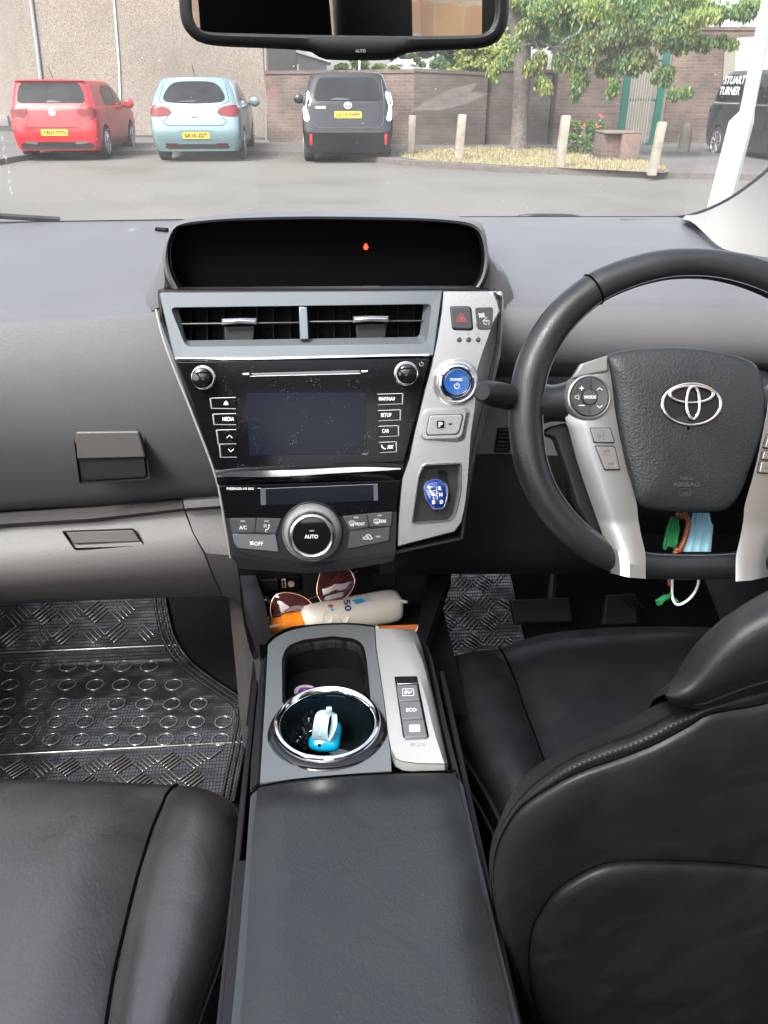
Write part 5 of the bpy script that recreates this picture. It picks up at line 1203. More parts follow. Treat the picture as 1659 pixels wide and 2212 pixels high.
# backrest
cA = A1([(1900,250),(1659,420),(1300,590),(1180,640),(1000,735),(800,832),(640,912),(540,1000),(485,1090),(445,1185),(415,1270),(403,1370),(408,1470),(432,1620),(482,1800),(545,1960),(640,2150),(700,2300)])
c1 = A1([(1900,400),(1659,540),(1250,685),(1180,722),(1050,785),(900,838),(750,908),(620,1000),(530,1090),(470,1180),(430,1270),(414,1370),(420,1480),(445,1620),(497,1800),(562,1960),(655,2150),(715,2300)])
c2 = A1([(1900,540),(1659,640),(1400,692),(1300,748),(1150,828),(1000,888),(800,958),(650,1040),(540,1120),(470,1220),(430,1320),(418,1420),(428,1530),(455,1660),(512,1820),(585,1980),(680,2150),(740,2300)])
c3 = A1([(1900,1400),(1659,1385),(1500,1368),(1300,1356),(1100,1352),(980,1358),(900,1374),(800,1420),(700,1490),(650,1560),(605,1640),(585,1740),(582,1850),(592,1950),(620,2050),(670,2150),(720,2250),(760,2330)])
c4 = [(1300+(x-1300)*.35+40, 2110+(y-2110)*.35) for x, y in c3]
NB = 90; BA, B1, B2, B3 = [cr(c, NB) for c in (cA, c1, c2, c3)]
BPn = V((0.10, -.985, -.12)).normalized(); BPl = Pl(atY(1250, 1700, .385), BPn)
def bb_(P, off): return [BPl.px(x, y, off) for x, y in P]
def mixp(P, Q, t): return [(a[0]*(1-t)+b_[0]*t, a[1]*(1-t)+b_[1]*t) for a, b_ in zip(P, Q)]
B4 = mixp(B3, [(1620,2420)]*NB, .5)
rA = bb_(BA, -.045)
rows = [[p+V((.06,.14,-.55)) for p in rA], [p+V((.06,.10,-.20)) for p in rA], [p+V((.02,.03,-.055)) for p in rA], rA, bb_(mixp(BA, B1, .5), -.028), bb_(mixp(BA, B1, .93), -.016), bb_(B1, -.0175), bb_(mixp(BA, B1, 1.0) if 0 else mixp(B1, B2, .15), -.013), bb_(mixp(B1, B2, .5), -.006), bb_(mixp(B1, B2, .85), -.0045), bb_(B2, -.0065), bb_(mixp(B2, B3, .04), -.0035), bb_(mixp(B2, B3, .12), -.0005),
        bb_(mixp(B2, B3, .35), .004), bb_(mixp(B2, B3, .65), .003), bb_(mixp(B2, B3, .9), -.001), bb_(mixp(B2, B3, .985), -.004), bb_(B3, -.0065), bb_(mixp(B3, B4, .03), -.001), bb_(mixp(B3, B4, .12), .004), bb_(mixp(B3, B4, .4), .007), bb_(mixp(B3, B4, .75), .007), bb_(B4, .007)]
B5 = mixp(B3, [(1620,2420)]*NB, .97); rows.append(bb_(B5, .006))
rows = dens(rows, 2); XM = max(r[0].x for r in rows)+.004; rows = [[V((2*XM-p.x, p.y, p.z)) for p in r[::-1]]+r for r in rows]
br = surf(rows, 'seat_backrest', 'leathb_shaded', ds)
for P, o, r in ((B2, -.0068, .0013), (B3, -.0062, .0013)): one(tube(bb_(P, o), r, 6), 'backrest_seam', 'groove', br, ang=80)
b = MB()
for P, o in ((B1, -.0166), (mixp(B1, B2, .55), -.0052)):
    st_ = rs(bb_(P, o), 200)
    for i in range(199): b.add(tube([st_[i].lerp(st_[i+1],.15), st_[i].lerp(st_[i+1],.75)], .0006, 4))
b.build('stitching', 'stitch', br)
# headrest flap
ht = A1([(1196,606),(1200,580),(1225,556),(1270,525),(1315,470),(1350,412),(1390,350),(1440,290),(1500,235),(1580,185),(1659,145),(1800,90),(1950,55),(2080,45)])
hm = A1([(1197,612),(1225,620),(1262,625),(1300,618),(1345,600),(1395,570),(1450,540),(1520,505),(1590,470),(1659,440),(1730,410),(1800,380),(1950,360),(2080,350)])
hb = A1([(1200,618),(1215,638),(1255,655),(1300,664),(1340,672),(1375,672),(1430,655),(1500,630),(1580,605),(1659,590),(1730,575),(1800,560),(1950,550),(2080,545)])
H1, H2, H3 = cr(ht, 40), cr(hm, 40), cr(hb, 40)
rows = [[p+V((.03,.11,-.32)) for p in bb_(H1, -.02)], [p+V((.03,.08,-.10)) for p in bb_(H1, -.02)], bb_(H1, -.005), bb_(mixp(H1, H2, .12), .010), bb_(mixp(H1, H2, .5), .024), bb_(H2, .028), bb_(mixp(H2, H3, .5), .022), bb_(mixp(H2, H3, .85), .012), bb_(H3, .002), bb_(H3, -.012)]
rows = dens(rows, 3); XM2 = max(r[-1].x for r in rows)+.004; rows = [r+[V((2*XM2-p.x, p.y, p.z)) for p in r[::-1]] for r in rows]
hr = surf(rows, 'headrest', 'leathb_shaded', ds)
b = MB(); st_ = rs(bb_(mixp(H2, H3, .72), .0175)[6:], 110)
for i in range(109): b.add(tube([st_[i].lerp(st_[i+1],.15), st_[i].lerp(st_[i+1],.75)], .0006, 4))
b.build('stitching', 'stitch', hr)
one(box(.19,.56,.29,.66,.98,.44,.03), 'seat_base', 'dark', ds)
# ---------------------------------------------------------------- mirror
MR = thing('rear_view_mirror', 'black framed rear view mirror with AUTO lettering hanging at the top of the windscreen', 'mirror', atY(745, 10, .62))
MPn = V((.15, -.987, -.055)).normalized(); MPl = Pl(atY(745, 30, .62), MPn)
mo = cr([(386,-20),(388,20),(393,50),(407,74),(432,92),(475,100),(560,104),(640,108),(672,113),(690,124),(705,129),(780,131),(845,129),(862,122),(885,114),(930,110),(1000,107),(1045,103),(1075,90),(1090,68),(1098,40),(1100,0),(1098,-60),(1080,-110),(1020,-130),(740,-136),(470,-130),(405,-112),(388,-70)], 100, True)
mi = cr([(414,-20),(415,20),(419,45),(428,60),(444,68),(475,71),(560,73),(640,75),(672,75.5),(690,76),(705,76),(780,77),(845,78),(862,78),(885,78),(930,78),(1000,77),(1040,75),(1060,66),(1070,52),(1075,30),(1077,0),(1075,-50),(1060,-88),(1020,-104),(740,-110),(470,-104),(425,-90),(415,-60)], 100, True)
cx, cy = 745, 0
rows = [[MPl.px(cx+(x-cx)*.7, cy+(y-cy)*.7, -.03) for x, y in mo], [MPl.px(x, y, -.018) for x, y in mo], [MPl.px(x, y, -.004) for x, y in mo], [MPl.px(*p, .0) for p in mixp(mo, mi, .35)], [MPl.px(*p, .0) for p in mixp(mo, mi, .8)], [MPl.px(x, y, -.0035) for x, y in mi], [MPl.px(x, y, -.006) for x, y in mi]]
b = MB().add(loft(rows, cu=True), 0); txt(b, 'AUTO', MPl, 779, 110, 22, 7, off=.0008, bold=.01); fr_ = b.build('mirror_housing', ['dark','mark'], MR, ang=60)
one(flat([(x, y) for x, y in mi], MPl, -.0052), 'mirror_glass', 'mirror', MR)
one(tube([MPl.px(745,-100,-.02), MPl.px(745,-150,-.05), MPl.px(745,-210,-.09)], .014, 12), 'mirror_stem', 'dark', MR)
# ---------------------------------------------------------------- windscreen
WSn = V((0, .372, .928)).normalized(); 
def wsz(y): return 1.105+.40*(1.42-y)
WS = Pl((0, 1.42, 1.105), (0, .40, 1))
ws = thing('windscreen', 'dusty curved windscreen above the dashboard with black edge band', 'windscreen', (0, 1.0, 1.25))
one(loft([[V((-.80+1.75*i/10, 1.435-.99*j/8, wsz(1.435-.99*j/8))) for i in range(11)] for j in range(9)]), 'windscreen_glass', 'glass', ws)
fc = [(-300,486),(0,479),(370,473.5),(700,469.5),(1040,467),(1250,467),(1440,467),(1475,465),(1510,456),(1545,441),(1582,421),(1620,394),(1659,361),(1720,300),(1800,200)]
ft = [4,4,4,4,4,4,5,6,6,6,6,6,6,6,6]
FI = cr(fc, 90); FOu = cr([(x+(t if x > 1460 else 0)*1.0, y+t) for (x, y), t in zip(fc, ft)], 90)
one(loft([[WS.px(x, y, .004) for x, y in FI], [WS.px(x, y, .004) for x, y in FOu]]), 'black_edge_band', 'frit', ws)
def film(name, amt):
    m = bpy.data.materials.new(name); m.use_nodes = True; nt = m.node_tree; nt.nodes.clear(); L = nt.links.new
    o = N(nt, 'ShaderNodeOutputMaterial'); t = N(nt, 'ShaderNodeBsdfTransparent'); d = N(nt, 'ShaderNodeBsdfTranslucent'); d.inputs[0].default_value = (.85,.87,.86,1)
    tc = N(nt, 'ShaderNodeTexCoord'); n = N(nt, 'ShaderNodeTexNoise'); n.inputs['Scale'].default_value = 35; n.inputs['Detail'].default_value = 6; L(tc.outputs['Object'], n.inputs['Vector'])
    mr = N(nt, 'ShaderNodeMapRange'); mr.inputs[1].default_value = .35; mr.inputs[2].default_value = .7; mr.inputs[3].default_value = amt*.5; mr.inputs[4].default_value = amt*1.5; L(n.outputs['Fac'], mr.inputs[0])
    mx = N(nt, 'ShaderNodeMixShader'); L(mr.outputs[0], mx.inputs[0]); L(t.outputs[0], mx.inputs[1]); L(d.outputs[0], mx.inputs[2]); L(mx.outputs[0], o.inputs[0]); return m
b = MB(); b.add(flat(A8([(225,562),(330,495),(440,435),(560,385),(690,352),(742,340),(716,388),(690,415),(760,418),(840,425),(800,445),(640,515),(450,560)]), WS, -.002)); b.build('wiper_smear', film('wiper smear', .05), ws)
b = MB()
for P_ in ([(1215,92),(1222,84),(1240,76)], [(1243,75),(1252,66),(1258,52)], [(1228,86),(1250,70),(1262,40)], [(1300,40),(1318,32),(1338,24)], [(1398,22),(1420,14),(1432,6)], [(1345,20),(1362,10)], [(1240,92),(1290,62),(1330,40)]): 
    Q = cr(P_, 14) if len(P_) > 2 else rs(P_, 10); Q = Q if P_[0][0] in (1215,1243) else []
    if Q: b.add(tube([WS.px(x+.8*sin(i*2.1), y+.8*cos(i*1.7), -.002) for i, (x, y) in enumerate(Q)], [.0004+.0006*sin(pi*i/(len(Q)-1)) for i in range(len(Q))], 5))
rg = random.Random(9)
for i in range(70):
    x, y = rg.uniform(1080, 1620), rg.uniform(5, 380); r_ = rg.uniform(.6, 1.5); b.add(flat(ell(x, y, r_, r_*rg.uniform(.6,1.3), 8), WS, -.002))
for i in range(26):
    x, y = 3+i*.9+rg.uniform(-3, 3), 290+i*5+rg.uniform(-3, 3); r_ = rg.uniform(.8, 2.2); b.add(flat(ell(x, y, r_*.7, r_*1.5, 8), WS, -.002))
b.build('dried_splashes', film('dried splash', .16), ws)
# pillar
pil = thing('windscreen_pillar', 'pale cloth covered windscreen pillar at the right of the dashboard', 'pillar', (.75, 1.2, 1.1))
P1 = cr([(1474,470),(1513,461),(1549,446),(1586,426),(1624,399),(1664,366),(1726,305),(1806,205)], 30); P3_ = cr([(1474,473),(1496,480),(1520,502),(1560,536),(1620,550),(1680,558),(1780,570),(1900,590)], 30)
r1 = [WS.px(x, y, -.001) for x, y in P1]; r3 = [atY(x, y, 1.34-.52*min(1,(i/29.))**.8) for i, (x, y) in enumerate(P3_)]
r1 += [r1[-1].lerp(V((.745,.45,1.492)), .5), V((.745,.45,1.492))]; r3 += [r3[-1].lerp(V((.80,.30,1.42)), .5)+V((.03,0,0)), V((.80,.30,1.42))]
r2 = [a.lerp(c, .45)+V((0,-.02,.012)) for a, c in zip(r1, r3)]
rows = [r1]+[[a*(1-t)**2+b_*2*t*(1-t)+c*t*t for a, b_, c in zip(r1, r2, r3)] for t in (.2,.4,.6,.8,1)]
one(loft(rows), 'pillar_trim', 'pillar', pil, ang=70)
lp_ = thing('windscreen_pillar', 'pale cloth covered windscreen pillar at the left, out by the passenger door', 'pillar', (-.8, 1.2, 1.1))
one(loft([[V((-.80,1.45,1.06)), V((-.78,.42,1.50))], [V((-.73,1.40,1.09)), V((-.70,.40,1.49))], [V((-.76,1.30,1.06)), V((-.74,.36,1.42))]]), 'pillar_trim', 'pillar', lp_)
# wipers
for nm, A_, lab in (('wiper', [(-60,456),(0,460),(95,466),(130,468)], 'black wiper blade resting at the left foot of the windscreen'), ('wiper', [(1120,464),(1150,461),(1225,461.5),(1252,465)], 'black wiper blade resting at the foot of the windscreen right of the display')):
    w = thing(nm, lab, 'wiper', WS.px(*A_[1], .02), 'windscreen wipers'); one(tube([WS.px(x, y+5, .010) for x, y in cr(A_, 16)], .0035, 8), 'wiper_blade', 'dark', w); one(tube([WS.px(x, y+9, .018) for x, y in cr(A_, 16)], .003, 8), 'wiper_arm', 'dark', w)
# bonnet / cowl below the glass
ck = one(loft([[V((-.85+1.85*i/12, y, z-.03*abs(i/6-1)**2)) for i in range(13)] for y, z in ((1.44,1.09),(1.50,1.075),(1.6,1.06))]), 'cowl', 'dark', None); tag(ck, 'black plastic cowl outside the foot of the windscreen', 'cowl')
# ---------------------------------------------------------------- cabin shell
hl = thing('headliner', 'cloth headliner with glass panels added above the seats to let daylight in', 'headliner', (0,-.6,1.5))
b = MB(); [b.add(box(*q)) for q in ((-.66,-1.75,1.49,-.48,.40,1.53),(.52,-1.75,1.49,.70,.40,1.53),(-.48,-1.75,1.49,.52,-1.30,1.53),(-.48,.22,1.49,.52,.40,1.53),(-.48,-.62,1.49,.52,-.50,1.53))]; b.build('headliner_frame', 'roof', hl)
for y0,y1 in ((-.50,.22),(-1.30,-.62)): one(([V((-.48,y0,1.51)),V((.52,y0,1.51)),V((.52,y1,1.51)),V((-.48,y1,1.51))],[[0,1,2,3]]), 'added_roof_glass', 'glass2', hl)  # added roof openings that let skylight down onto the seats and dash
cabin = thing('car_cabin', 'dark inner sides of the car with door windows, out at both sides of the seats', 'car body', (0, 0, .3))
for s, sx in ((-1, -.80), (1, .84)):
    d = one(box(min(sx, sx+s*.06), -.55, .20, max(sx, sx+s*.06), 1.75, .98, .015), 'door', 'dark', cabin)
    one(loft([[V((sx+s*.03,-.55,.98)), V((sx+s*.03,1.25,1.02))], [V((sx-s*.06,-.55,1.47)), V((sx-s*.06,.45,1.48))]]), 'door_window', 'glass2', d)
    r = one(box(min(sx, sx+s*.06), -1.8, .29, max(sx, sx+s*.06), -.56, 1.0, .015), 'side_panel', 'dark', cabin)
    one(loft([[V((sx+s*.02,-.62,.98)), V((sx+s*.02,-.76,.98))], [V((sx-s*.06,-.56,1.49)), V((sx-s*.06,-.70,1.49))]]), 'door_pillar', 'dark', r)
    one(loft([[V((sx,-1.15,.98)), V((sx,-1.86,.98))], [V((sx-s*.08,-1.05,1.49)), V((sx-s*.08,-1.70,1.49))]]), 'rear_pillar', 'dark', r)
    one(loft([[V((sx+s*.03,-.76,.99)), V((sx+s*.03,-1.15,.99))], [V((sx-s*.06,-.70,1.48)), V((sx-s*.06,-1.05,1.48))]]), 'side_window', 'glass2', r)
tg = one(box(-.8,-1.88,.29,.84,-1.82,.98,.01), 'tailgate', 'dark', cabin); one(loft([[V((-.40,-1.85,.98)), V((.36,-1.85,.98))], [V((-.38,-1.70,1.50)), V((.34,-1.70,1.50))]]), 'tailgate_window', 'glass2', tg)
for s in (-1, 1): one(loft([[V((s*.38-.02,-1.85,.98)), V((s*.82+.02,-1.85,.98))], [V((s*.36-.02,-1.70,1.50)), V((s*.72+.02,-1.70,1.50))]]), 'rear_pillar_trim', 'dark', tg)
rs_ = thing('rear_bench', 'dark leather rear bench seat across the cabin', 'car seat', (0, -1.2, .3))
one(box(-.68,-1.25,.30,.70,-.72,.62,.05), 'seat_cushion', 'leathb_shaded', rs_, ang=60); one(xf(box(-.68,-.09,0,.70,.09,.62,.05), Matrix.Translation((0,-1.38,.55)) @ Matrix.Rotation(.3, 4, 'X')), 'seat_backrest', 'leathb_shaded', rs_, ang=60)
# ================================================================ OUTSIDE
def noisy(name, c1, c2, scale, rough=.9, c3=None, s3=2.0, bump=.0, bd=.01, vor=False, thr=None):
    m, nt, b = new_mat(name); L = nt.links.new; tc = N(nt, 'ShaderNodeTexCoord')
    n = N(nt, 'ShaderNodeTexNoise'); n.inputs['Scale'].default_value = scale; n.inputs['Detail'].default_value = 6; L(tc.outputs['Object'], n.inputs['Vector'])
    f = n.outputs['Fac']
    if vor: v = N(nt, 'ShaderNodeTexVoronoi'); v.inputs['Scale'].default_value = scale; L(tc.outputs['Object'], v.inputs['Vector']); s_ = N(nt, 'ShaderNodeSeparateColor'); L(v.outputs['Color'], s_.inputs[0]); f = s_.outputs[0]
    mr = N(nt, 'ShaderNodeMapRange'); mr.inputs[1].default_value = .32 if not vor else 0; mr.inputs[2].default_value = .68 if not vor else 1; L(f, mr.inputs[0])
    mx = N(nt, 'ShaderNodeMix', data_type='RGBA'); mx.inputs[6].default_value = (*c1, 1); mx.inputs[7].default_value = (*c2, 1); L(mr.outputs[0], mx.inputs[0]); o = mx.outputs[2]
    if c3:
        n3 = N(nt, 'ShaderNodeTexNoise'); n3.inputs['Scale'].default_value = s3; n3.inputs['Detail'].default_value = 5; L(tc.outputs['Object'], n3.inputs['Vector'])
        m3 = N(nt, 'ShaderNodeMapRange'); m3.inputs[1].default_value = .45; m3.inputs[2].default_value = .7; m3.inputs[4].default_value = .75; L(n3.outputs['Fac'], m3.inputs[0])
        x3 = N(nt, 'ShaderNodeMix', data_type='RGBA'); L(o, x3.inputs[6]); x3.inputs[7].default_value = (*c3, 1); L(m3.outputs[0], x3.inputs[0]); o = x3.outputs[2]
    L(o, b.inputs['Base Color']); b.inputs['Roughness'].default_value = rough
    if bump: bp = N(nt, 'ShaderNodeBump'); bp.inputs['Strength'].default_value = bump; bp.inputs['Distance'].default_value = bd; L(f, bp.inputs['Height']); L(bp.outputs[0], b.inputs['Normal'])
    return m
def brickm(name, c1, c2, mortar, sx=1.0, bw=.225, bh=.075, ms=.010, axis='X', c3=None, nz=.25):
    m, nt, b = new_mat(name); L = nt.links.new; tc = N(nt, 'ShaderNodeTexCoord'); sp_ = N(nt, 'ShaderNodeSeparateXYZ'); L(tc.outputs['Object'], sp_.inputs[0])
    cb_ = N(nt, 'ShaderNodeCombineXYZ'); L(sp_.outputs[axis], cb_.inputs[0]); L(sp_.outputs['Z'], cb_.inputs[1])
    br_ = N(nt, 'ShaderNodeTexBrick'); br_.inputs['Scale'].default_value = sx; br_.inputs['Brick Width'].default_value = bw; br_.inputs['Row Height'].default_value = bh; br_.inputs['Mortar Size'].default_value = ms; br_.inputs['Bias'].default_value = 0
    br_.inputs['Color1'].default_value = (*c1, 1); br_.inputs['Color2'].default_value = (*c2, 1); br_.inputs['Mortar'].default_value = (*mortar, 1)
    nd = N(nt, 'ShaderNodeTexNoise'); nd.inputs['Scale'].default_value = 6; vm = N(nt, 'ShaderNodeVectorMath', operation='MULTIPLY_ADD'); L(tc.outputs['Object'], nd.inputs['Vector']); L(nd.outputs['Color'], vm.inputs[0]); vm.inputs[1].default_value = (bh*nz,)*3; L(cb_.outputs[0], vm.inputs[2]); L(vm.outputs[0], br_.inputs['Vector'])
    n = N(nt, 'ShaderNodeTexNoise'); n.inputs['Scale'].default_value = 1.3; n.inputs['Detail'].default_value = 8; L(tc.outputs['Object'], n.inputs['Vector'])
    mr = N(nt, 'ShaderNodeMapRange'); mr.inputs[1].default_value = .35; mr.inputs[2].default_value = .7; mr.inputs[3].default_value = .65; mr.inputs[4].default_value = 1.3; L(n.outputs['Fac'], mr.inputs[0])
    mx = N(nt, 'ShaderNodeMix', data_type='RGBA', blend_type='MULTIPLY'); mx.inputs[0].default_value = 1; L(br_.outputs['Color'], mx.inputs[6]); cc_ = N(nt, 'ShaderNodeCombineColor'); [L(mr.outputs[0], cc_.inputs[i]) for i in range(3)]; L(cc_.outputs[0], mx.inputs[7])
    o = mx.outputs[2]
    if c3:
        n3 = N(nt, 'ShaderNodeTexNoise'); n3.inputs['Scale'].default_value = 2.2; L(tc.outputs['Object'], n3.inputs['Vector']); m3 = N(nt, 'ShaderNodeMapRange'); m3.inputs[1].default_value = .62; m3.inputs[2].default_value = .72; m3.inputs[4].default_value = .7; L(n3.outputs['Fac'], m3.inputs[0])
        x3 = N(nt, 'ShaderNodeMix', data_type='RGBA'); L(o, x3.inputs[6]); x3.inputs[7].default_value = (*c3, 1); L(m3.outputs[0], x3.inputs[0]); o = x3.outputs[2]
    L(o, b.inputs['Base Color']); b.inputs['Roughness'].default_value = .9
    bp = N(nt, 'ShaderNodeBump'); bp.inputs['Strength'].default_value = .5; bp.inputs['Distance'].default_value = .01; L(br_.outputs['Fac'], bp.inputs['Height']); bp.invert = True; L(bp.outputs[0], b.inputs['Normal']); return m
M['asphalt'] = noisy('asphalt', (.076,.072,.064), (.100,.095,.085), 60, .85, (.052,.049,.044), .35, .3, .004)
M['pave'] = noisy('pavement', (.058,.055,.053), (.085,.08,.076), 40, .9, (.045,.044,.043), .7)
M['kerb'] = noisy('kerb stone', (.055,.05,.045), (.085,.075,.068), 12, .9)
M['harl'] = noisy('roughcast render', (.085,.070,.058), (.205,.176,.152), 60, .95, (.080,.067,.057), .3, .6, .02, vor=True)
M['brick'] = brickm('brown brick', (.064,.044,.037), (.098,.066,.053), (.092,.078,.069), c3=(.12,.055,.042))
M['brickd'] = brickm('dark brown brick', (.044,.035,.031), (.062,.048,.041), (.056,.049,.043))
M['sand'] = brickm('sandstone blocks', (.23,.14,.065), (.17,.085,.045), (.17,.14,.11), bw=.42, bh=.21, ms=.012, axis='Y', nz=.3)
M['post'] = noisy('weathered timber', (.15,.135,.11), (.22,.20,.165), 8, .9)
M['drygrass'] = noisy('dry grass ground', (.15,.115,.065), (.22,.175,.105), 9, .95, (.10,.10,.05), 1.5)
def leafm(name, c):
    m = bpy.data.materials.new(name); m.use_nodes = True; nt = m.node_tree; nt.nodes.clear(); L = nt.links.new
    o = N(nt, 'ShaderNodeOutputMaterial'); d = N(nt, 'ShaderNodeBsdfPrincipled'); d.inputs['Base Color'].default_value = (*c, 1); d.inputs['Roughness'].default_value = .45
    t = N(nt, 'ShaderNodeBsdfTranslucent'); t.inputs[0].default_value = (c[0]*1.5, c[1]*1.5, c[2]*.8, 1); mx = N(nt, 'ShaderNodeMixShader'); mx.inputs[0].default_value = .45; L(d.outputs[0], mx.inputs[1]); L(t.outputs[0], mx.inputs[2]); L(mx.outputs[0], o.inputs[0]); return m
LG = [leafm('mid green leaf', (.095,.175,.058)), leafm('yellow green leaf', (.22,.26,.075)), leafm('deep green leaf', (.058,.12,.046)), leafm('bronze leaf', (.24,.17,.06))]
# ground
kl = [(-900,420),(-300,375),(0,357),(40,349),(120,339),(320,334),(565,336),(655,338),(760,345),(850,356),(950,363),(1080,372),(1330,382),(1450,386),(1700,392),(2300,415)]
K3 = [atZ(x, y, 0) for x, y in kl]
rd = MB(); rd.add(([V((-300,-200,0)), V((300,-200,0)), V((300,400,0)), V((-300,400,0))], [[0,1,2,3]])); tag(rd.build('road', 'asphalt', None), kind='structure')
pv = MB(); vs = []; fs = []
for p in K3: d = V((p.x, p.y, 0)).normalized(); vs += [V((p.x, p.y, .0))+d*.12+V((0,0,.10)), V((p.x, p.y, .10))+V((p.x, 40 if p.y < 40 else 60, 0))*0+V((0, 130-p.y, 0))]
fs = [[2*i, 2*i+2, 2*i+3, 2*i+1] for i in range(len(K3)-1)]
pv.add((vs, fs)); tag(pv.build('pavement', 'pave', None), kind='structure')
kb = MB(); rows = [[V((p.x, p.y, -.01)) for p in K3], [V((p.x, p.y, .095)) for p in K3], [V((p.x, p.y, .104))+V((p.x, p.y, 0)).normalized()*.015 for p in K3], [V((p.x, p.y, .104))+V((p.x, p.y, 0)).normalized()*.13 for p in K3], [V((p.x, p.y, .09))+V((p.x, p.y, 0)).normalized()*.13 for p in K3]]
kb.add(loft(rows)); tag(kb.build('kerb', 'kerb', None, ang=30), kind='structure')
gp = cr([(852,332),(900,325),(960,321),(1050,318),(1130,317),(1220,326),(1300,338),(1380,345),(1420,354),(1446,371),(1430,373),(1330,368),(1200,362),(1080,356),(1000,351),(900,345)], 70, True)
tag(MB().add(([atZ(x, y, .108) for x, y in gp], [list(range(70))])).build('verge', 'drygrass', None), kind='structure')
rg = random.Random(11)
gpoly = [V((atZ(x, y, .108).x, atZ(x, y, .108).y, 0)) for x, y in gp]; bx = [p.x for p in gpoly]; by = [p.y for p in gpoly]; vs = []; fs = []; ms = []
cnt = 0
while cnt < 7000:
    p = V((rg.uniform(min(bx), max(bx)), rg.uniform(min(by), max(by)), 0))
    if not inpoly(p, gpoly): continue
    a = rg.uniform(0, 6.3); h = rg.uniform(.02, .075); w = .010; d = V((cos(a), sin(a), 0)); o = len(vs)
    vs += [tuple(p+d*w+V((0,0,.105))), tuple(p-d*w+V((0,0,.105))), tuple(p+V((rg.uniform(-.03,.03), rg.uniform(-.03,.03), .105+h)))]; fs.append([o, o+1, o+2]); ms.append(0 if rg.random() < .72 else 1); cnt += 1
gm = MB(); gm.v = vs; gm.f = fs; gm.m = ms
tag(gm.build('grass', [plain('straw grass blade', (.22,.18,.115), .8), plain('green grass blade', (.12,.15,.04), .8)], None), 'short straw coloured dry grass on the verge', 'grass', kind='stuff')
lv = MB()
for i in range(90):
    x = rg.uniform(860, 1450); y = 345+(x-860)*.062+rg.uniform(-3, 5); c = atZ(x, y, .006); a = rg.uniform(0, 3); s = rg.uniform(.02, .05); lv.add(([c+V((s*cos(a), s*sin(a), .01)), c+V((-s*sin(a)*.5, s*cos(a)*.5, 0)), c-V((s*cos(a), s*sin(a), -.02)), c+V((s*sin(a)*.5, -s*cos(a)*.5, 0))], [[0,1,2,3]]))
tag(lv.build('fallen_leaves', plain('fallen leaf', (.36,.20,.08), .8), None), 'brown fallen leaves scattered along the kerb', 'leaves', kind='stuff')
# wall helper: base pixel line to top pixel line at the base's depth
def wall(name, label, cat, x0, yb0, x1, yb1, yt0, yt1, mat, th=.25, group=None, z0=0, cope=True, Yf=None):
    a = atZ(x0, yb0, z0); b_ = atZ(x1, yb1, z0)
    if Yf: a = atY(x0, yb0, Yf); b_ = atY(x1, yb1, Yf); a.z = 0; b_.z = 0
    za = atY(x0, yt0, a.y).z; zb = atY(x1, yt1, b_.y).z
    d = (b_-a).normalized(); nrm = V((-d.y, d.x, 0))*th
    A = [a, b_, V((b_.x, b_.y, zb)), V((a.x, a.y, za))]; vs = A+[p+nrm for p in A]; o = thing(name, label, cat, a, group)
    one((vs, [[0,1,2,3],[7,6,5,4],[0,4,5,1],[1,5,6,2],[2,6,7,3],[3,7,4,0]]), 'wall_face', mat, o)
    if cope:
        e = V((0,0,.07)); q = nrm.normalized()*.03; B = [A[3]-q, A[2]-q, A[2]+nrm+q, A[3]+nrm+q]; vs = B+[p+e for p in B]
        one((vs, [[3,2,1,0],[4,5,6,7],[0,1,5,4],[1,2,6,5],[2,3,7,6],[3,0,4,7]]), 'coping', mat, o)
    return o, a, b_
B0 = thing('roughcast_building', 'tall pinkish beige roughcast building wall behind the red and pale blue cars', 'building', atZ(88, 301, 0))
fa = atZ(88, 301, 0); fb_ = atZ(580, 311, 0); fc_ = atZ(-20, 286, 0); fd = atZ(-400, 250, 0)
fd.y = min(fd.y, 60)
vs = []
def wquad(mb, a, b_, h, off=0, m=0, z0=0):
    mb.add(([V((a.x, a.y-off, z0)), V((b_.x, b_.y-off, z0)), V((b_.x, b_.y-off, h)), V((a.x, a.y-off, h))], [[0,1,2,3]]), m)
b = MB(); wquad(b, fa, fb_, 9); wquad(b, fb_, fb_+V((1.0,9,0)), 9); b.build('facade', 'harl', B0)
b = MB(); sd = fa+V((-.02,.35,0)); wquad(b, fd, fc_, 9); wquad(b, fc_, sd, 9); b.build('side_facade', 'harl', B0)
b = MB(); wquad(b, fc_+(fd-fc_)*.0+V((0,-.05,0)), sd+V((0,-.05,0)), .42); wquad(b, fa, fb_, .16, .04); b.build('plinth', plain('black plinth paint', (.03,.028,.028), .8), B0)
def wallpt(x, y):  # point on facade line
    d = ray(x, y); ab = fb_-fa; nn = V((-ab.y, ab.x, 0)).normalized(); return CAM+d*((fa-CAM).dot(nn)/d.dot(nn))
one(tube([wallpt(262,262)+V((0,-.05,0)), wallpt(258,140)+V((0,-.05,0)), wallpt(247,0)+V((0,-.05,0)), wallpt(240,-120)+V((0,-.05,0))], .022, 8), 'white_downpipe', plain('white painted pipe', (.7,.68,.65), .5), B0)
one(tube([wallpt(92,190)+V((0,-.06,0)), wallpt(80,90)+V((0,-.06,0)), wallpt(67,-10)+V((0,-.06,0)), wallpt(60,-80)+V((0,-.06,0))], .05, 8), 'grey_downpipe', plain('grey painted pipe', (.20,.21,.22), .6), B0)
one(xf(box(-.12,-.06,-.08,.12,.06,.10,.01), Matrix.Translation(atZ(10,262,.75)+V((0,-.1,0)))), 'meter_box', plain('grey box', (.13,.13,.13), .7), B0)
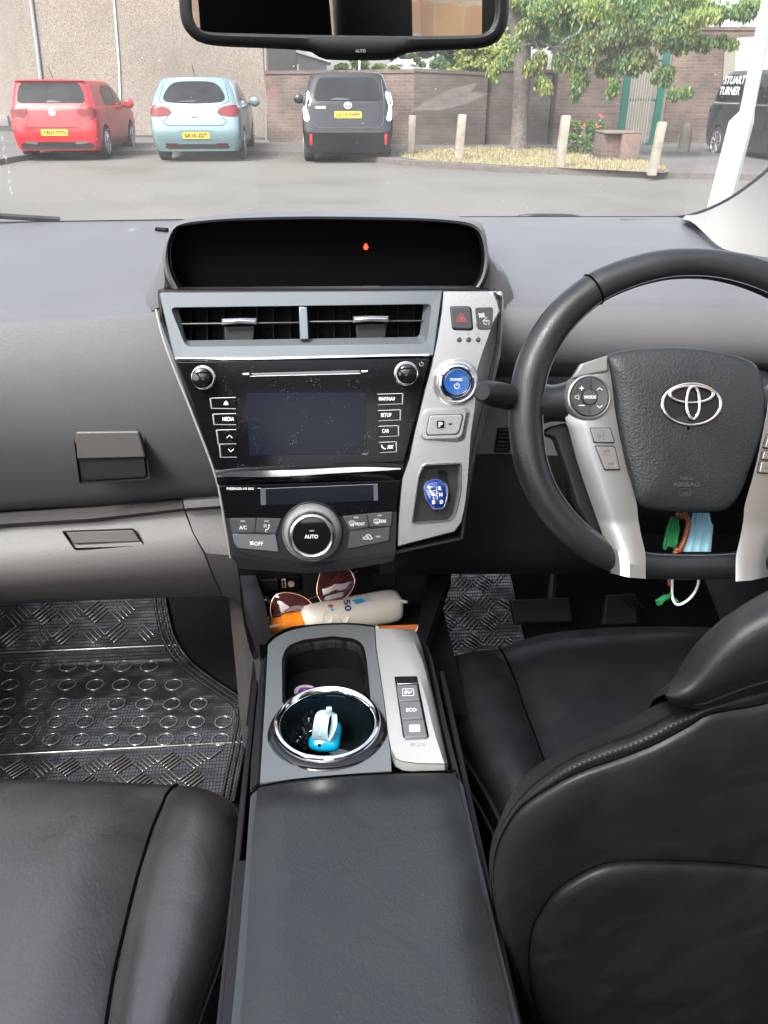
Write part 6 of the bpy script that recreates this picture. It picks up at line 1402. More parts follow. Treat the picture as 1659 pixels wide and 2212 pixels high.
one(tube([wallpt(577,311)+V((0,-.05,0)), wallpt(577,180)+V((0,-.05,0)), wallpt(574,100)+V((0,-.05,0))], .05, 8), 'corner_pipe', plain('brown pipe', (.12,.10,.09), .6), B0)
wall('brick_wall', 'long low brown brick wall directly behind the black people carrier', 'wall', 582, 316, 893, 322, 160, 157, 'brick')
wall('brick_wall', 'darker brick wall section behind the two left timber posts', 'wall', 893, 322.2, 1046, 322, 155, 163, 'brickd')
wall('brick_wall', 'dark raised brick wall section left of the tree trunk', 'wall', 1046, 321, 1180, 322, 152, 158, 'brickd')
wall('brick_wall', 'tall brown brick wall behind the red flowered bush', 'wall', 1192, 322, 1343, 323, 95, 95, 'brick')
wall('brick_wall', 'tall brown brick wall between the green gate and the black taxi', 'wall', 1425, 316, 1850, 322, 64, 68, 'brick')
one_ = wall('dark_wall_strip', 'narrow dark strip in the brick wall right of the tree', 'doorway', 1176, 321, 1194, 321.5, 100, 100, plain('flat dark grey', (.03,.03,.03), .9), cope=False)  # plain dark slab filling the gap between two wall sections
# green gate
G0 = atZ(1340, 300, 0); gt = thing('green_gate', 'tall green framed metal gate with pale vertical bars in the brick wall', 'gate', G0); Yg = 20.6
grn = plain('green paint', (.0,.07,.05), .5); bar_ = plain('galvanised bar', (.2,.195,.17), .5, metal=.2)
def pole(a, b_, w, name, mat, par, Y): 
    pa = atY(*a, Y); pb = atY(*b_, Y); one(tube([pa, pb], w, 8), name, mat, par)
for (a, b_) in (((1362,120),(1338,322)), ((1444,110),(1408,322))): 
    P = [atY(a[0]-7, a[1], Yg), atY(a[0]+7, a[1], Yg), atY(b_[0]+7, b_[1], Yg), atY(b_[0]-7, b_[1], Yg)]; vs = P+[p+V((0,.08,0)) for p in P]
    one((vs, [[0,1,2,3],[7,6,5,4],[0,4,5,1],[1,5,6,2],[2,6,7,3],[3,7,4,0]]), 'gate_post', grn, gt)
for i in range(9): x = 1372+i*5.6; pole((x, 118), (x-26, 318), .018, 'gate_bar', bar_, gt, Yg+.02)
for y in (130, 215, 310): pole((1366-(y-130)*.13, y), (1438-(y-130)*.17, y), .03, 'gate_rail', grn, gt, Yg+.06)
tg2 = thing('gateway_backdrop_wall', 'grey brown wall seen through the bars of the green gate', 'wall', atY(1390, 300, 24)); one(xf(box(-1.6,0,0,1.4,.2,3.2), Matrix.Translation(V((atY(1385,300,24).x, 24, 0)))), 'wall_face', plain('grey wall', (.12,.105,.09), .9, var=.2), tg2)
# posts
for i, (xb, yb, xt, yt, w, lab) in enumerate(((886,332,891,249,15,'weathered timber post at the left end of the verge beside the black people carrier'), (990,344,999,247,17,'weathered timber post left of the tree trunk'), (1208,362,1223,249,18,'leaning timber post just left of the red flowered bush'), (1408,376,1431,263,17,'leaning timber post in front of the green gate'))):
    a = atZ(xb, yb, .1); t_ = atY(xt, yt, a.y); k = depth(a)/FO*w/2; d = (t_-a)
    rows = []
    for s, e in ((-.02,0),(.0,0),(.3,.02),(.6,-.02),(.97,0),(1,-.15)): 
        c = a+d*s; kk = k*(1+e); rows.append([c+V((x*kk, y*kk, .0)) for x, y in rnd([(-1,-1),(1,-1),(1,1),(-1,1)], .25, 2)])
    o = one(loft(rows, cu=True, cap=True), 'timber_post', 'post', None, ang=50); tag(o, lab, 'post', 'timber posts along the verge')
a = atZ(1476, 328, .1); k = depth(a)/FO
o = one(lathe(a, (0,0,1), [(13*k,0),(12*k,.25),(11*k,.45),(9*k,.52),(4*k,.56),(.01*k,.57)], 20), 'stone_bollard', plain('grey concrete', (.11,.10,.09), .9, var=.15), None); tag(o, 'short rounded grey concrete bollard before the brick wall near the taxi', 'bollard')
# brick pier and low wall stub
pr = thing('brick_pier', 'low brick planter pier beside the red flowered bush', 'pier', atZ(1330, 345, .1))
a = atZ(1297, 346, .1); c = atZ(1352, 350, .1); zt = atY(1300, 290, a.y).z
one(box(a.x, a.y, .09, c.x, a.y+.5, zt, .01), 'pier_block', 'brick', pr); one(box(c.x+.002, a.y-.12, .09, c.x+.36, a.y+.3, zt+.01, .01), 'pier_end', noisy('pale brick', (.10,.06,.05), (.13,.095,.08), 14, .9), pr); one(box(a.x-.005, a.y-.125, zt+.012, c.x+.365, a.y+.505, zt+.05, .008), 'pier_coping', noisy('coping brick', (.105,.065,.055), (.13,.10,.085), 14, .9), pr)
# lamp post
LA = atY(1603, 268, 6.6); lpz = thing('lamp_post', 'white painted steel lamp post close by at the right of the windscreen', 'lamp post', (atY(1560,400,6.6).x, 6.6, 0))
lo = atY(1556, 440, 6.6); mid_ = atY(1600, 268, 6.6); upp = atY(1614, 240, 6.6); top = atY(1668, -40, 6.6); d1 = (mid_-lo); k = depth(mid_)/FO
bs_ = lo+(lo-mid_)/(mid_.z-lo.z)*(lo.z)
rows = []
def ring_(c, r, n=8): return [c+V((r*cos(2*pi*i/n+pi/8), r*sin(2*pi*i/n+pi/8), 0)) for i in range(n)]
lwm = plain('white painted steel', (.33,.35,.32), .5, var=.05, vscale=3)
one(loft([ring_(bs_, 27*k), ring_(lo, 26*k), ring_(mid_, 25.5*k), ring_(mid_+V((.003,0,.02)), 25*k), ring_(upp, 15*k), ring_(top, 13.5*k), ring_(top+(top-upp)*3, 9*k)], cu=True, cap=True), 'column', lwm, lpz, ang=30)
dr = MB(); f_ = V((0,-.001,0)); 
DPl = Pl(lo.lerp(mid_, .5)+V((0,-25.3*k*.924,0)), (0,-1,.0)); dr.add(stroke(rnd([(1575,292),(1600,292),(1576,420),(1550,420)], 3), 1.0, DPl, .003, closed=True)); dr.add(flat(ell(1588,301,2,2,10), DPl, .004)); dr.build('access_door', plain('door gap', (.3,.3,.28), .6), lpz)
# low building and houses behind the wall
hb_ = thing('low_building', 'pale grey low building with a white framed window seen over the brick wall', 'building', atY(640, 150, 30))
P = lambda x, y, Y: atY(x, y, Y)
def slab(mb, pts, Y, th, m=0):
    A = [atY(x, y, Y) for x, y in pts]; k_ = len(A); vs = A+[p+V((0,th,0)) for p in A]; mb.add((vs, [list(range(k_)), [k_+i for i in range(k_)][::-1]]+[[i, (i+1) % k_, k_+(i+1) % k_, k_+i] for i in range(k_)]), m)
b = MB(); slab(b, [(560,100),(640,112),(706,132),(706,200),(560,200)], 30, 4); b.build('gable_wall', plain('pale siding', (.2,.185,.185), .8, var=.08), hb_)
b = MB(); slab(b, [(560,92),(640,106),(716,131),(716,136),(640,113),(560,99)], 29.9, 4); b.build('roof_edge', 'white', hb_)
b = MB(); slab(b, [(596,137),(645,139),(645,170),(596,170)], 29.95, .04); b.build('window_frame', 'white', hb_); b = MB(); slab(b, [(600,143),(641,145),(641,170),(600,170)], 29.93, .02); b.build('window_pane', plain('window glass', (.25,.27,.28), .1), hb_)
h2 = thing('house', 'grey roofed house with white dormers far beyond the wall', 'house', atY(890, 150, 45)); b = MB(); slab(b, [(846,140),(862,128),(925,128),(940,160),(940,200),(846,200)], 45, 5); b.build('roof', plain('grey roof tile', (.26,.24,.26), .8), h2)
for x in (860, 892): b = MB(); slab(b, [(x-5,138),(x-5,130),(x,126),(x+7,130),(x+7,139)], 44.9, .3); b.build('dormer', 'white', h2)
wf = thing('white_building', 'bright white boarded building beyond the tall brick wall at upper right', 'building', atY(1560, 50, 27)); b = MB(); slab(b, [(1460,20),(1700,10),(1700,100),(1460,100)], 27, 3)
b.build('boarded_wall', plain('white boards', (.55,.55,.54), .6), wf)
for x in (1500, 1545, 1600): b = MB(); slab(b, [(x,35),(x+14,35),(x+12,100),(x-2,100)], 26.97, .02); b.build('shutter', plain('grey green shutter', (.18,.22,.2), .6), wf)
cvn = thing('cream_shed', 'cream panelled cabin behind the taxi', 'cabin', atY(1640, 150, 20.6)); b = MB(); slab(b, [(1592,82),(1900,60),(1900,210),(1584,210)], 20.7, .6); b.build('cabin_wall', plain('cream panel', (.36,.34,.28), .6), cvn)
# --------------------------------------------------------------- foliage
def leaves(mb, c, rad, n, size, rg, droop=.8, mats=(0,1,2), wts=None, flatn=0):
    for i in range(n):
        while True:
            u = V((rg.uniform(-1,1), rg.uniform(-1,1), rg.uniform(-1,1)))
            if u.length < 1: break
        p = V((c.x+u.x*rad[0], c.y+u.y*rad[1], c.z+u.z*rad[2])); a = rg.uniform(0, 6.283)
        d = V((cos(a)*(1-droop), sin(a)*(1-droop), -droop+rg.uniform(-.3,.3))).normalized(); s = d.cross(V((rg.uniform(-1,1), rg.uniform(-1,1), rg.uniform(-.3,.3)))).normalized(); L_ = size*rg.uniform(.6,1.3); w = L_*.26; nn = d.cross(s)*w*.35
        o = len(mb.v); mb.v += [tuple(p), tuple(p+d*L_*.45+s*w+nn), tuple(p+d*L_), tuple(p+d*L_*.45-s*w+nn)]; mb.f += [[o,o+1,o+2],[o,o+2,o+3]]; m_ = rg.choices(mats, wts)[0]; mb.m += [m_, m_]
def pxcl(cx, cy, rx, ry, Y): c = atY(cx, cy, Y); k = depth(c)/FO; return c, (rx*k, max(rx, ry)*k*.8, ry*k*1.0)
tr = thing('street_tree', 'broad leafed cherry tree with drooping green leaves on the verge', 'tree', atZ(1118, 322, .1))
tb_ = atZ(1120, 324, .1); pts = [tb_]+[atY(x, y, tb_.y) for x, y in ((1121,300),(1124,250),(1127,190),(1128,140),(1128,90),(1120,40),(1118,0),(1112,-60),(1110,-130))]
kk = depth(tb_)/FO
bark = noisy('grey bark', (.060,.052,.048), (.115,.10,.09), 14, .95, bump=.6, bd=.02)
one(tube(pts, [22*kk,18*kk,17*kk,17*kk,17*kk,19*kk,24*kk,24*kk,18*kk,12*kk], 14), 'trunk', bark, tr, ang=80)
b = MB(); TY = tb_.y
for P_, r in (([(1125,80,0),(1150,50,-.6),(1230,20,-1.5),(1330,10,-2.5),(1450,40,-3),(1520,80,-3.2)], 5), ([(1118,40,0),(1150,-20,-.5),(1260,-80,-1),(1420,-60,-2)], 6), ([(1128,100,0),(1165,90,-.8),(1210,110,-1.4),(1260,150,-1.8)], 3), ([(1330,10,-2.5),(1380,70,-2.8),(1430,150,-3)], 3), ([(1112,30,0),(1080,-20,-.3),(1000,-90,-.8)], 6), ([(1230,20,-1.5),(1310,90,-2),(1335,170,-2.2)], 2.5), ([(1150,50,-.6),(1160,100,-1),(1180,180,-1.2)], 2)):
    b.add(tube([atY(x, y, TY+dy) for x, y, dy in P_], [r*kk*(1-.75*i/(len(P_)-1)) for i in range(len(P_))], 7))
b.build('branches', bark, tr, ang=80)
rg = random.Random(21); b = MB()
cl_ = [(1165,55,42,45,-.8),(1150,122,26,28,-1),(1172,165,14,26,-1.1),(1183,190,9,20,-1.1),(1240,50,60,50,-1.5),(1215,110,40,30,-1.3),(1238,150,26,30,-1.5),(1245,188,12,22,-1.5),(1300,70,55,48,-2),(1320,130,28,34,-2),(1331,180,12,30,-2.2),(1355,50,60,50,-2.4),(1375,110,40,34,-2.5),(1405,140,34,24,-2.8),(1440,165,30,20,-3),(1470,192,22,14,-3),(1440,60,60,42,-3),(1480,90,45,22,-3),(1530,95,44,16,-3.2),(1580,92,30,10,-3.2),(1520,25,80,22,-3),(1600,15,55,16,-3.2),(1420,5,90,30,-2.8),(1250,0,110,30,-1.5),(1085,118,16,22,-.6),(1068,150,9,12,-.5),(1140,10,40,30,-.6),(1120,60,14,30,-1.0),
       (1100,-100,140,60,0),(1300,-100,160,70,-1.5),(1500,-80,160,50,-2.5),(1000,-90,90,50,0)]
for cx_, cy_, rx, ry, dy in cl_:
    c, r_ = pxcl(cx_, cy_, rx, ry, TY+dy)
    n_ = int(rx*ry*.95) if cy_ > -40 else int(rx*ry*.2); sub = max(2, int(rx*ry/260))
    for s in range(sub):
        u = V((rg.gauss(0,.45), rg.gauss(0,.45), rg.gauss(0,.45))); cc = c+V((u.x*r_[0], u.y*r_[1], u.z*r_[2])); q = rg.uniform(.22,.42); w = rg.choice(((5,2,3,.3),(3,5,1,.6),(3,1,6,.1),(5,3,2,.3)))
        leaves(b, cc, (r_[0]*q+.08, r_[1]*q+.08, r_[2]*q*1.1+.08), int(n_/sub), .088, rg, .78, (0,1,2,3), w)
b.build('foliage', LG, tr, ang=180)
def bushm(name, lab, cat, clusters, mats, Y, size, dens, seed, wts, stem=None, flowers=None):
    o = thing(name, lab, cat, V((atY(clusters[0][0], clusters[0][1], Y).x, Y, .1))); r = random.Random(seed); b = MB()
    for cx_, cy_, rx, ry in clusters:
        c, rr_ = pxcl(cx_, cy_, rx, ry, Y); sub = max(3, int(rx*ry/120))
        for s in range(sub):
            u = V((r.gauss(0,.5), r.gauss(0,.5), r.gauss(0,.5))); cc = c+V((u.x*rr_[0], u.y*rr_[1], u.z*rr_[2])); q = r.uniform(.25,.45); leaves(b, cc, (rr_[0]*q, rr_[1]*q, rr_[2]*q), int(rx*ry*dens/sub), size, r, .3, mats, wts)
    b.build('foliage', LG, o, ang=180); c0 = atY(clusters[0][0], clusters[0][1], Y)
    one(tube([V((c0.x, Y, .0)), c0], .06, 6), 'stem', bark, o)
    if flowers:
        f = MB()
        for x, y in flowers: c = atY(x, y, Y-.5); f.add(lathe(c, (0,-1,.3), [(.01,0),(.022,.01),(.026,.02),(.014,.022),(.001,.015)], 8))
        f.build('flowers', plain('red petals', (.55,.03,.03), .6), o)
    return o
bushm('flowering_bush', 'dark green bush with small red flowers beside the brick pier', 'bush', [(1262,270,24,26),(1240,300,26,32),(1282,300,22,30),(1255,325,34,16)], (0,2,1), 17.6, .07, .9, 3, (3,4,2), flowers=[(1296,249),(1299,253),(1262,271),(1290,274)])
bushm('background_tree', 'bright yellow green tree beyond the wall left of the trunk', 'tree', [(1045,110,46,38),(1010,128,28,26),(1085,90,26,34),(1035,145,46,14),(990,148,20,10)], (1,0), 28, .15, 1.3, 5, (7,1))
bushm('background_tree', 'bluish green young conifer beyond the wall below the mirror', 'tree', [(952,135,22,22),(940,150,20,12),(900,120,20,12)], (0,2), 31, .13, 1.6, 6, (3,2))
bushm('background_tree', 'dark tree mass far behind the grey roofed house', 'tree', [(960,85,90,36),(860,100,50,30),(1120,60,60,50),(800,100,60,30),(990,120,30,30)], (2,2,0), 55, .35, 1.2, 7, (6,1,1))
bushm('background_tree', 'light green shrubs beyond the wall above the black people carrier', 'tree', [(735,148,34,14),(780,142,40,16),(830,146,34,14),(850,156,20,8)], (0,1), 29, .13, 1.8, 8, (4,4))
bushm('background_tree', 'wide dark tree above the tall wall at upper right', 'tree', [(1320,40,120,50),(1240,70,60,40)], (2,0), 34, .25, .8, 9, (5,2))
sw_ = thing('stone_wall', 'sandstone block wall behind the car seen in the mirror', 'wall', (2.3,-3,0)); one(box(2.3,-14,0,2.8,-.6,5.0), 'wall_face', 'sand', sw_)
tw = thing('thin_white_pole', 'thin white pole beyond the wall below the mirror', 'pole', atY(776, 150, 26)); one(tube([V((atY(776,150,26).x, 26, 0)), atY(776,110,26)], .03, 6), 'pole_shaft', 'white', tw)
# --------------------------------------------------------------- cars
tyre = plain('tyre rubber', (.012,.012,.013), .8); rimm = plain('alloy rim', (.4,.4,.42), .3, metal=.8); cglass = plain('car window glass', (.012,.013,.015), .08, spec=.10, var=.6, vscale=4); redl = plain('red lamp lens', (.11,.003,.005), .2, coat=.15, spec=.3); yel = plain('yellow plate', (.50,.33,.015), .5); blk = plain('black trim', (.015,.015,.017), .5); clearl = plain('clear lamp lens', (.65,.65,.68), .12, coat=1)
def lerpf(t, xs, ys):
    for i in range(len(xs)-1):
        if t <= xs[i+1]: 
            u = (t-xs[i])/(xs[i+1]-xs[i]); u = max(0, u); return ys[i]+(ys[i+1]-ys[i])*u
    return ys[-1]
class Car:
    def __init__(s, W, H, L, belt, rear, front, taper=.74, zb=.20, name='parked_car', label='', loc=(0,0,0), rot=0, paint=None, bulge=.05, wd=.31, wy=(.72, 3.2), roofz=.06, wy0=None):
        s.W, s.H, s.L = W, H, L; s.M = Matrix.Translation(loc) @ Matrix.Rotation(rot, 4, 'Z'); s.o = thing(name, label, 'car', loc); s.o.rotation_euler = (0,0,rot)
        lv = [(zb+.0,.90),(zb+.06,.955),(.42,.985),(.62,1.0),(.80,.998),(belt-.04,.985),(belt-.015,.975),(belt,.955)]
        gl = [(.15,.935),(.4,.90),(.7,.835),(.88,.785),(.955,.735),(.985,.66),(1.0,.45),(1.005,.0)]
        pts = [(w*W/2, z, z) for z, w in lv]+[((taper+(w-.735)/(.955-.735)*(.955-taper) if w >= .735 else w*taper/.735)*W/2, belt+(H-belt)*g, belt+(H-belt)*g) for g, w in gl]
        nl = len(lv)
        prof = [(x, z) for x, z, _ in pts]
        loop = [(x, z) for x, z in prof]+[(-x, z) for x, z in prof[-2::-1]]; idx = list(range(len(prof)))+list(range(len(prof)-2, -1, -1))
        yr = lambda z: lerpf(z, [a for a, _ in rear], [b_ for _, b_ in rear])
        def yf(z, j):
            if j >= nl: return lerpf(z, [a for a, _ in front[1]], [b_ for _, b_ in front[1]])
            return lerpf(z, [a for a, _ in front[0]], [b_ for _, b_ in front[0]])
        rows = []
        for sc, ya in ((.0,0),(.35,.0),(.62,.004),(.82,.008),(.91,.022),(.965,.055),(.99,.11),(1,.22)):
            rows.append([V((x*sc, yr(z)+ya+bulge*(sc**2)*0, z if sc > .97 else (z if j < nl+4 else z-.02*(1-sc)*0))) for (x, z), j in zip(loop, idx)])
        for t in (.2,.35,.5,.65,.8,.9):
            rows.append([V((x*(1-.04*max(0,(t-.6))/.4), yr(z)*(1-t)+yf(z, j)*t, z+roofz*0)) for (x, z), j in zip(loop, idx)])
        for sc, ya in ((.99,.14),(.93,.06),(.8,.02),(.5,0),(.0,0)):
            rows.append([V((x*sc*.96, yf(z, j)-ya*(1 if j < nl else .3), z)) for (x, z), j in zip(loop, idx)])
        vf = loft(rows, cu=True); vf = xf(vf, s.M)
        s.bvh = BVHTree.FromPolygons([tuple(p) for p in vf[0]], vf[1]); s.body = one(vf, 'car_body', paint, s.o, ang=35)
        for y in wy:
            for sd in (1, -1):
                c = V((sd*(W/2-.02), y, wd)); cut(s.body, xf(lathe(V((sd*(W/2+.1), y, wd)), (-sd,0,0), [(wd+.045,0),(wd+.045,.42)], 36), s.M))
                b = MB(); b.add(xf(lathe(V((sd*(W/2-.015), y, wd)), (-sd,0,0), [(wd*.70,0),(wd*.74,-.012),(wd*.9,-.008),(wd*.985,.02),(wd,.05),(wd,.17),(wd*.95,.2)], 36), s.M), 0); w_ = b.build('wheel', tyre, s.o, ang=50)
                b = MB(); b.add(xf(lathe(V((sd*(W/2-.03), y, wd)), (-sd,0,0), [(.05,-.012),(.05,0.01)], 16), s.M), 0)
                for k_ in range(10):
                    a = 2*pi*k_/10+.2; b.add(xf(tube([V((sd*(W/2-.028), y+.03*cos(a), wd+.03*sin(a))), V((sd*(W/2-.012), y+wd*.68*cos(a), wd+wd*.68*sin(a)))], [.028,.022], 5), s.M), 0)
                b.add(xf(tube([V((sd*(W/2-.012), y+wd*.68*cos(a), wd+wd*.68*sin(a))) for a in [2*pi*i/30 for i in range(30)]], .016, 6, closed=True), s.M), 0); b.build('rim', rimm, w_)
        # dark inner floor so arches are not open
        one(xf(box(-W/2+.26,.3,.18,W/2-.26,L-.35,.72), s.M), 'underbody', blk, s.o)
    def hit(s, p, d, off):
        Mi = s.M; q = Mi @ V(p); dd = (Mi.to_3x3() @ V(d)).normalized(); h = s.bvh.ray_cast(q, dd); return (h[0]-dd*off) if h[0] else None
    def patch(s, poly, name, mat, side='r', off=.006, par=None, rings=(1,.85,.65,.45,.25,.02), inner=None):
        cx_ = sum(p[0] for p in poly)/len(poly); cy_ = sum(p[1] for p in poly)/len(poly); P_ = rs(poly, max(24, len(poly)), True); rows = []
        for k_ in rings:
            r = []
            for x, y in P_:
                X_, Z_ = cx_+(x-cx_)*k_, cy_+(y-cy_)*k_
                if side == 'r': h = s.hit((X_, -3, Z_), (0,1,0), off)
                elif side == 'R': h = s.hit((4, X_, Z_), (-1,0,0), off)
                else: h = s.hit((-4, X_, Z_), (1,0,0), off)
                r.append(h if h is not None else (rows[-1][len(r)] if rows else s.M @ V((X_,0,Z_) if side == 'r' else (s.W/2, X_, Z_))))
            rows.append(r)
        return MB().add(loft(rows, cu=True)).build(name, mat, par or s.o, ang=60)
    def line(s, P, name='panel_gap', w=.007, n=60, side='r', mat=None):
        q = [s.hit((x, -3, z), (0,1,0), .001) if side == 'r' else s.hit((4, x, z), (-1,0,0), .001) for x, z in rs(P, n)]; q = [p for p in q if p is not None]
        if len(q) > 3: one(tube(q, w, 5), name, mat or blk, s.o)
    def txt(s, t, cx_, cz, w, h, mat, side='r', off=.012, name='lettering', par=None, bold=.03):
        vs, fs, asp = textgeo(t, bold); out = []
        for a, b_ in vs:
            X_, Z_ = cx_+a*w, cz+b_*h; h_ = s.hit((X_, -3, Z_), (0,1,0), off) if side == 'r' else s.hit((4, X_, Z_), (-1,0,0), off); out.append(h_ if h_ is not None else s.M @ V((X_, 0, Z_)))
        return MB().add((out, fs)).build(name, mat, par or s.o)
    def plate(s, cx_, cz, w, h, t):
        p = s.patch(rnd([(cx_-w/2,cz-h/2),(cx_+w/2,cz-h/2),(cx_+w/2,cz+h/2),(cx_-w/2,cz+h/2)], .01, 2), 'number_plate', yel, off=.012); s.txt(t, cx_, cz, w*.86, h*.62, blk, off=.018, name='plate_text', par=p)
    def mirr(s, y, z, sds=(1,-1), paint=None):
        for sd in sds: one(xf(lathe(V((sd*(s.W/2+.10), y, z)), (0,1,0), [(.02,-.05),(.08,-.045),(.10,-.01),(.085,.05),(.03,.09)], 16, sx=1.2), s.M), 'wing_mirror', paint or blk, s.o, ang=60); one(xf(tube([V((sd*(s.W/2-.08), y, z-.05)), V((sd*(s.W/2+.06), y, z-.03))], .025, 6), s.M), 'mirror_bracket', blk, s.o)
    def aerial(s, y, z, l=.22): one(xf(tube([V((0, y, z)), V((-.02, y-l*.55, z+l)) ], .008, 6), s.M), 'aerial', blk, s.o)
def rr(x0, z0, x1, z1, r=.03): return rnd([(x0,z0),(x1,z0),(x1,z1),(x0,z1)], r, 4)
def sym(pts): return [(-x, z) for x, z in pts][::-1]
redp = plain('bright red paint', (.36,.010,.014), .3, coat=.25, spec=.3); blup = plain('pale blue metallic paint', (.115,.180,.195), .3, metal=.35, coat=.4); blkp = plain('black car paint', (.006,.007,.009), .12, coat=.4, spec=.3); taxp = plain('black taxi paint', (.010,.012,.014), .16, coat=.3, spec=.3)
def place(xl, xr, yb): a = atZ(xl, yb, 0); b_ = atZ(xr, yb, 0); return V(((a.x+b_.x)/2, (a.y+b_.y)/2, 0))
L0_ = place(42, 216, 349)
c = Car(1.70, 1.46, 4.05, .98, [(0,.10),(.25,.06),(.42,.0),(.64,.0),(.69,.055),(.94,.08),(1.0,.105),(1.40,.24),(1.43,.16),(1.46,.19)], ([(0,3.95),(.3,4.02),(.6,4.05),(.8,3.95),(.98,3.6)], [(.9,3.15),(.98,3.1),(1.40,2.25),(1.46,2.0)]), name='parked_car', label='bright red hatchback parked at the left before the roughcast wall', loc=L0_, rot=.0, paint=redp, wy=(.70, 3.25), taper=.80)
gw = c.patch(rnd([(-.67,1.05),(.67,1.05),(.60,1.34),(.56,1.40),(-.56,1.40),(-.60,1.34)], .05), 'rear_window', cglass)
c.patch(rnd([(-.10,1.06),(.22,1.06),(.10,1.09),(-.06,1.10)], .01), 'wiper', blk, par=gw, off=.02)
for f in (lambda p: p, sym): c.patch(f(rnd([(.46,.99),(.82,.98),(.84,.85),(.80,.76),(.60,.77),(.50,.85)], .04)), 'tail_light', redl, off=.012)
bd_ = c.patch(ell(0,.89,.062,.062,24), 'badge', 'chrome', off=.014); c.txt('V', 0, .90, .05, .04, blk, off=.02, name='badge_letter', par=bd_)
c.plate(0, .53, .52, .115, 'YA21 TYG'); c.patch(rnd([(-.70,.22),(.70,.22),(.74,.30),(.60,.36),(-.60,.36),(-.74,.30)], .03), 'bumper_trim', blk)
for f in (lambda p: p, sym): c.patch(f(rnd([(.38,.31),(.62,.33),(.60,.37),(.36,.36)], .015)), 'exhaust_trim', 'satin', off=.016)
c.line([(-.62,1.36),(-.66,1.02),(-.50,.98),(-.46,.80),(-.55,.66),(-.50,.62),(.50,.62),(.55,.66),(.46,.80),(.50,.98),(.66,1.02),(.62,1.36)]); c.line([(-.84,.74),(-.50,.62)], n=12); c.line([(.84,.74),(.50,.62)], n=12); c.line([(-.55,.93),(.55,.93)], 'crease', .005, mat=redp)
c.patch(rnd([(1.05,1.0),(2.1,.98),(2.75,.99),(2.35,1.28),(2.0,1.36),(1.3,1.37),(1.0,1.25)], .04), 'side_window', cglass, 'R'); c.patch([(2.0,.98),(2.05,.98),(2.03,1.37),(1.97,1.37)], 'window_pillar', blk, 'R', off=.012)
for y in (1.02, 2.05, 2.95): c.patch([(y,.35),(y+.012,.35),(y+.012,.97),(y,.97)], 'door_gap', blk, 'R', off=.004)
c.patch(rnd([(1.0,.82),(1.16,.82),(1.16,.85),(1.0,.85)], .01), 'door_handle', redp, 'R', off=.03)
c.mirr(2.75, 1.0, paint=redp); c.aerial(.55, 1.45)
L1_ = place(338, 521, 351)
c = Car(1.76, 1.50, 4.4, 1.0, [(0,.12),(.25,.08),(.45,.0),(.68,.0),(.74,.055),(1.02,.12),(1.08,.18),(1.42,.50),(1.50,.56)], ([(0,4.3),(.3,4.38),(.6,4.4),(.8,4.3),(1.0,3.9)], [(.9,3.4),(1.0,3.35),(1.42,2.45),(1.50,2.1)]), name='parked_car', label='pale blue hatchback parked in the middle before the roughcast wall', loc=L1_, rot=.0, paint=blup, wy=(.78, 3.45), taper=.70)
gw = c.patch(cr([(-.60,1.13),(-.50,1.07),(0,1.045),(.50,1.07),(.60,1.13),(.55,1.26),(.44,1.38),(.25,1.425),(-.25,1.425),(-.44,1.38),(-.55,1.26)], 40, True), 'rear_window', cglass)
c.patch(rnd([(-.36,1.075),(.0,1.07),(.06,1.10),(-.20,1.10)], .01), 'wiper', blk, par=gw, off=.02)
for f in (lambda p: p, sym): c.patch(f(cr([(.44,.90),(.58,1.00),(.80,1.02),(.85,.96),(.84,.84),(.70,.82),(.50,.85)], 30, True)), 'tail_light', redl, off=.012)
bd_ = c.patch(ell(0,.925,.062,.062,24), 'badge', 'chrome', off=.014); c.patch(ell(0,.925,.048,.048,24), 'badge_field', blup, par=bd_, off=.018); c.patch([(-.04,.94),(.01,.945),(-.005,.925),(.04,.91),(-.01,.905),(.005,.925)], 'badge_mark', 'chrome', par=bd_, off=.022)
c.patch([(-.06,.80),(.06,.80),(.07,.82),(-.07,.82)], 'boot_handle', blk); c.patch(rr(-.33,.40,.33,.58,.03), 'plate_recess', blup, off=.004); c.plate(0, .49, .52, .115, 'SA10 ZST')
c.patch(rnd([(-.66,.24),(.66,.24),(.62,.33),(-.62,.33)], .03), 'bumper_trim', blk)
for f in (lambda p: p, sym): c.patch(f(rr(.38,.31,.62,.345,.012)), 'reflector', redl, off=.016)
c.line([(-.60,1.38),(-.68,1.08),(-.48,1.0),(-.50,.84),(-.62,.72),(-.52,.66),(.52,.66),(.62,.72),(.50,.84),(.48,1.0),(.68,1.08),(.60,1.38)])
c.patch(rnd([(1.0,1.06),(2.2,1.02),(3.0,1.03),(2.6,1.30),(2.2,1.39),(1.5,1.41),(1.1,1.25)], .04), 'side_window', cglass, 'R'); c.patch([(2.15,1.0),(2.2,1.0),(2.17,1.41),(2.12,1.41)], 'window_pillar', blk, 'R', off=.012)
for y in (1.2, 2.2, 3.15): c.patch([(y,.35),(y+.012,.35),(y+.012,.99),(y,.99)], 'door_gap', blk, 'R', off=.004)
c.patch(rnd([(1.1,.86),(1.26,.86),(1.26,.89),(1.1,.89)], .01), 'door_handle', blup, 'R', off=.03)
c.mirr(2.95, 1.04, paint=blup); c.aerial(.7, 1.49)
L2c = place(660, 848, 354)
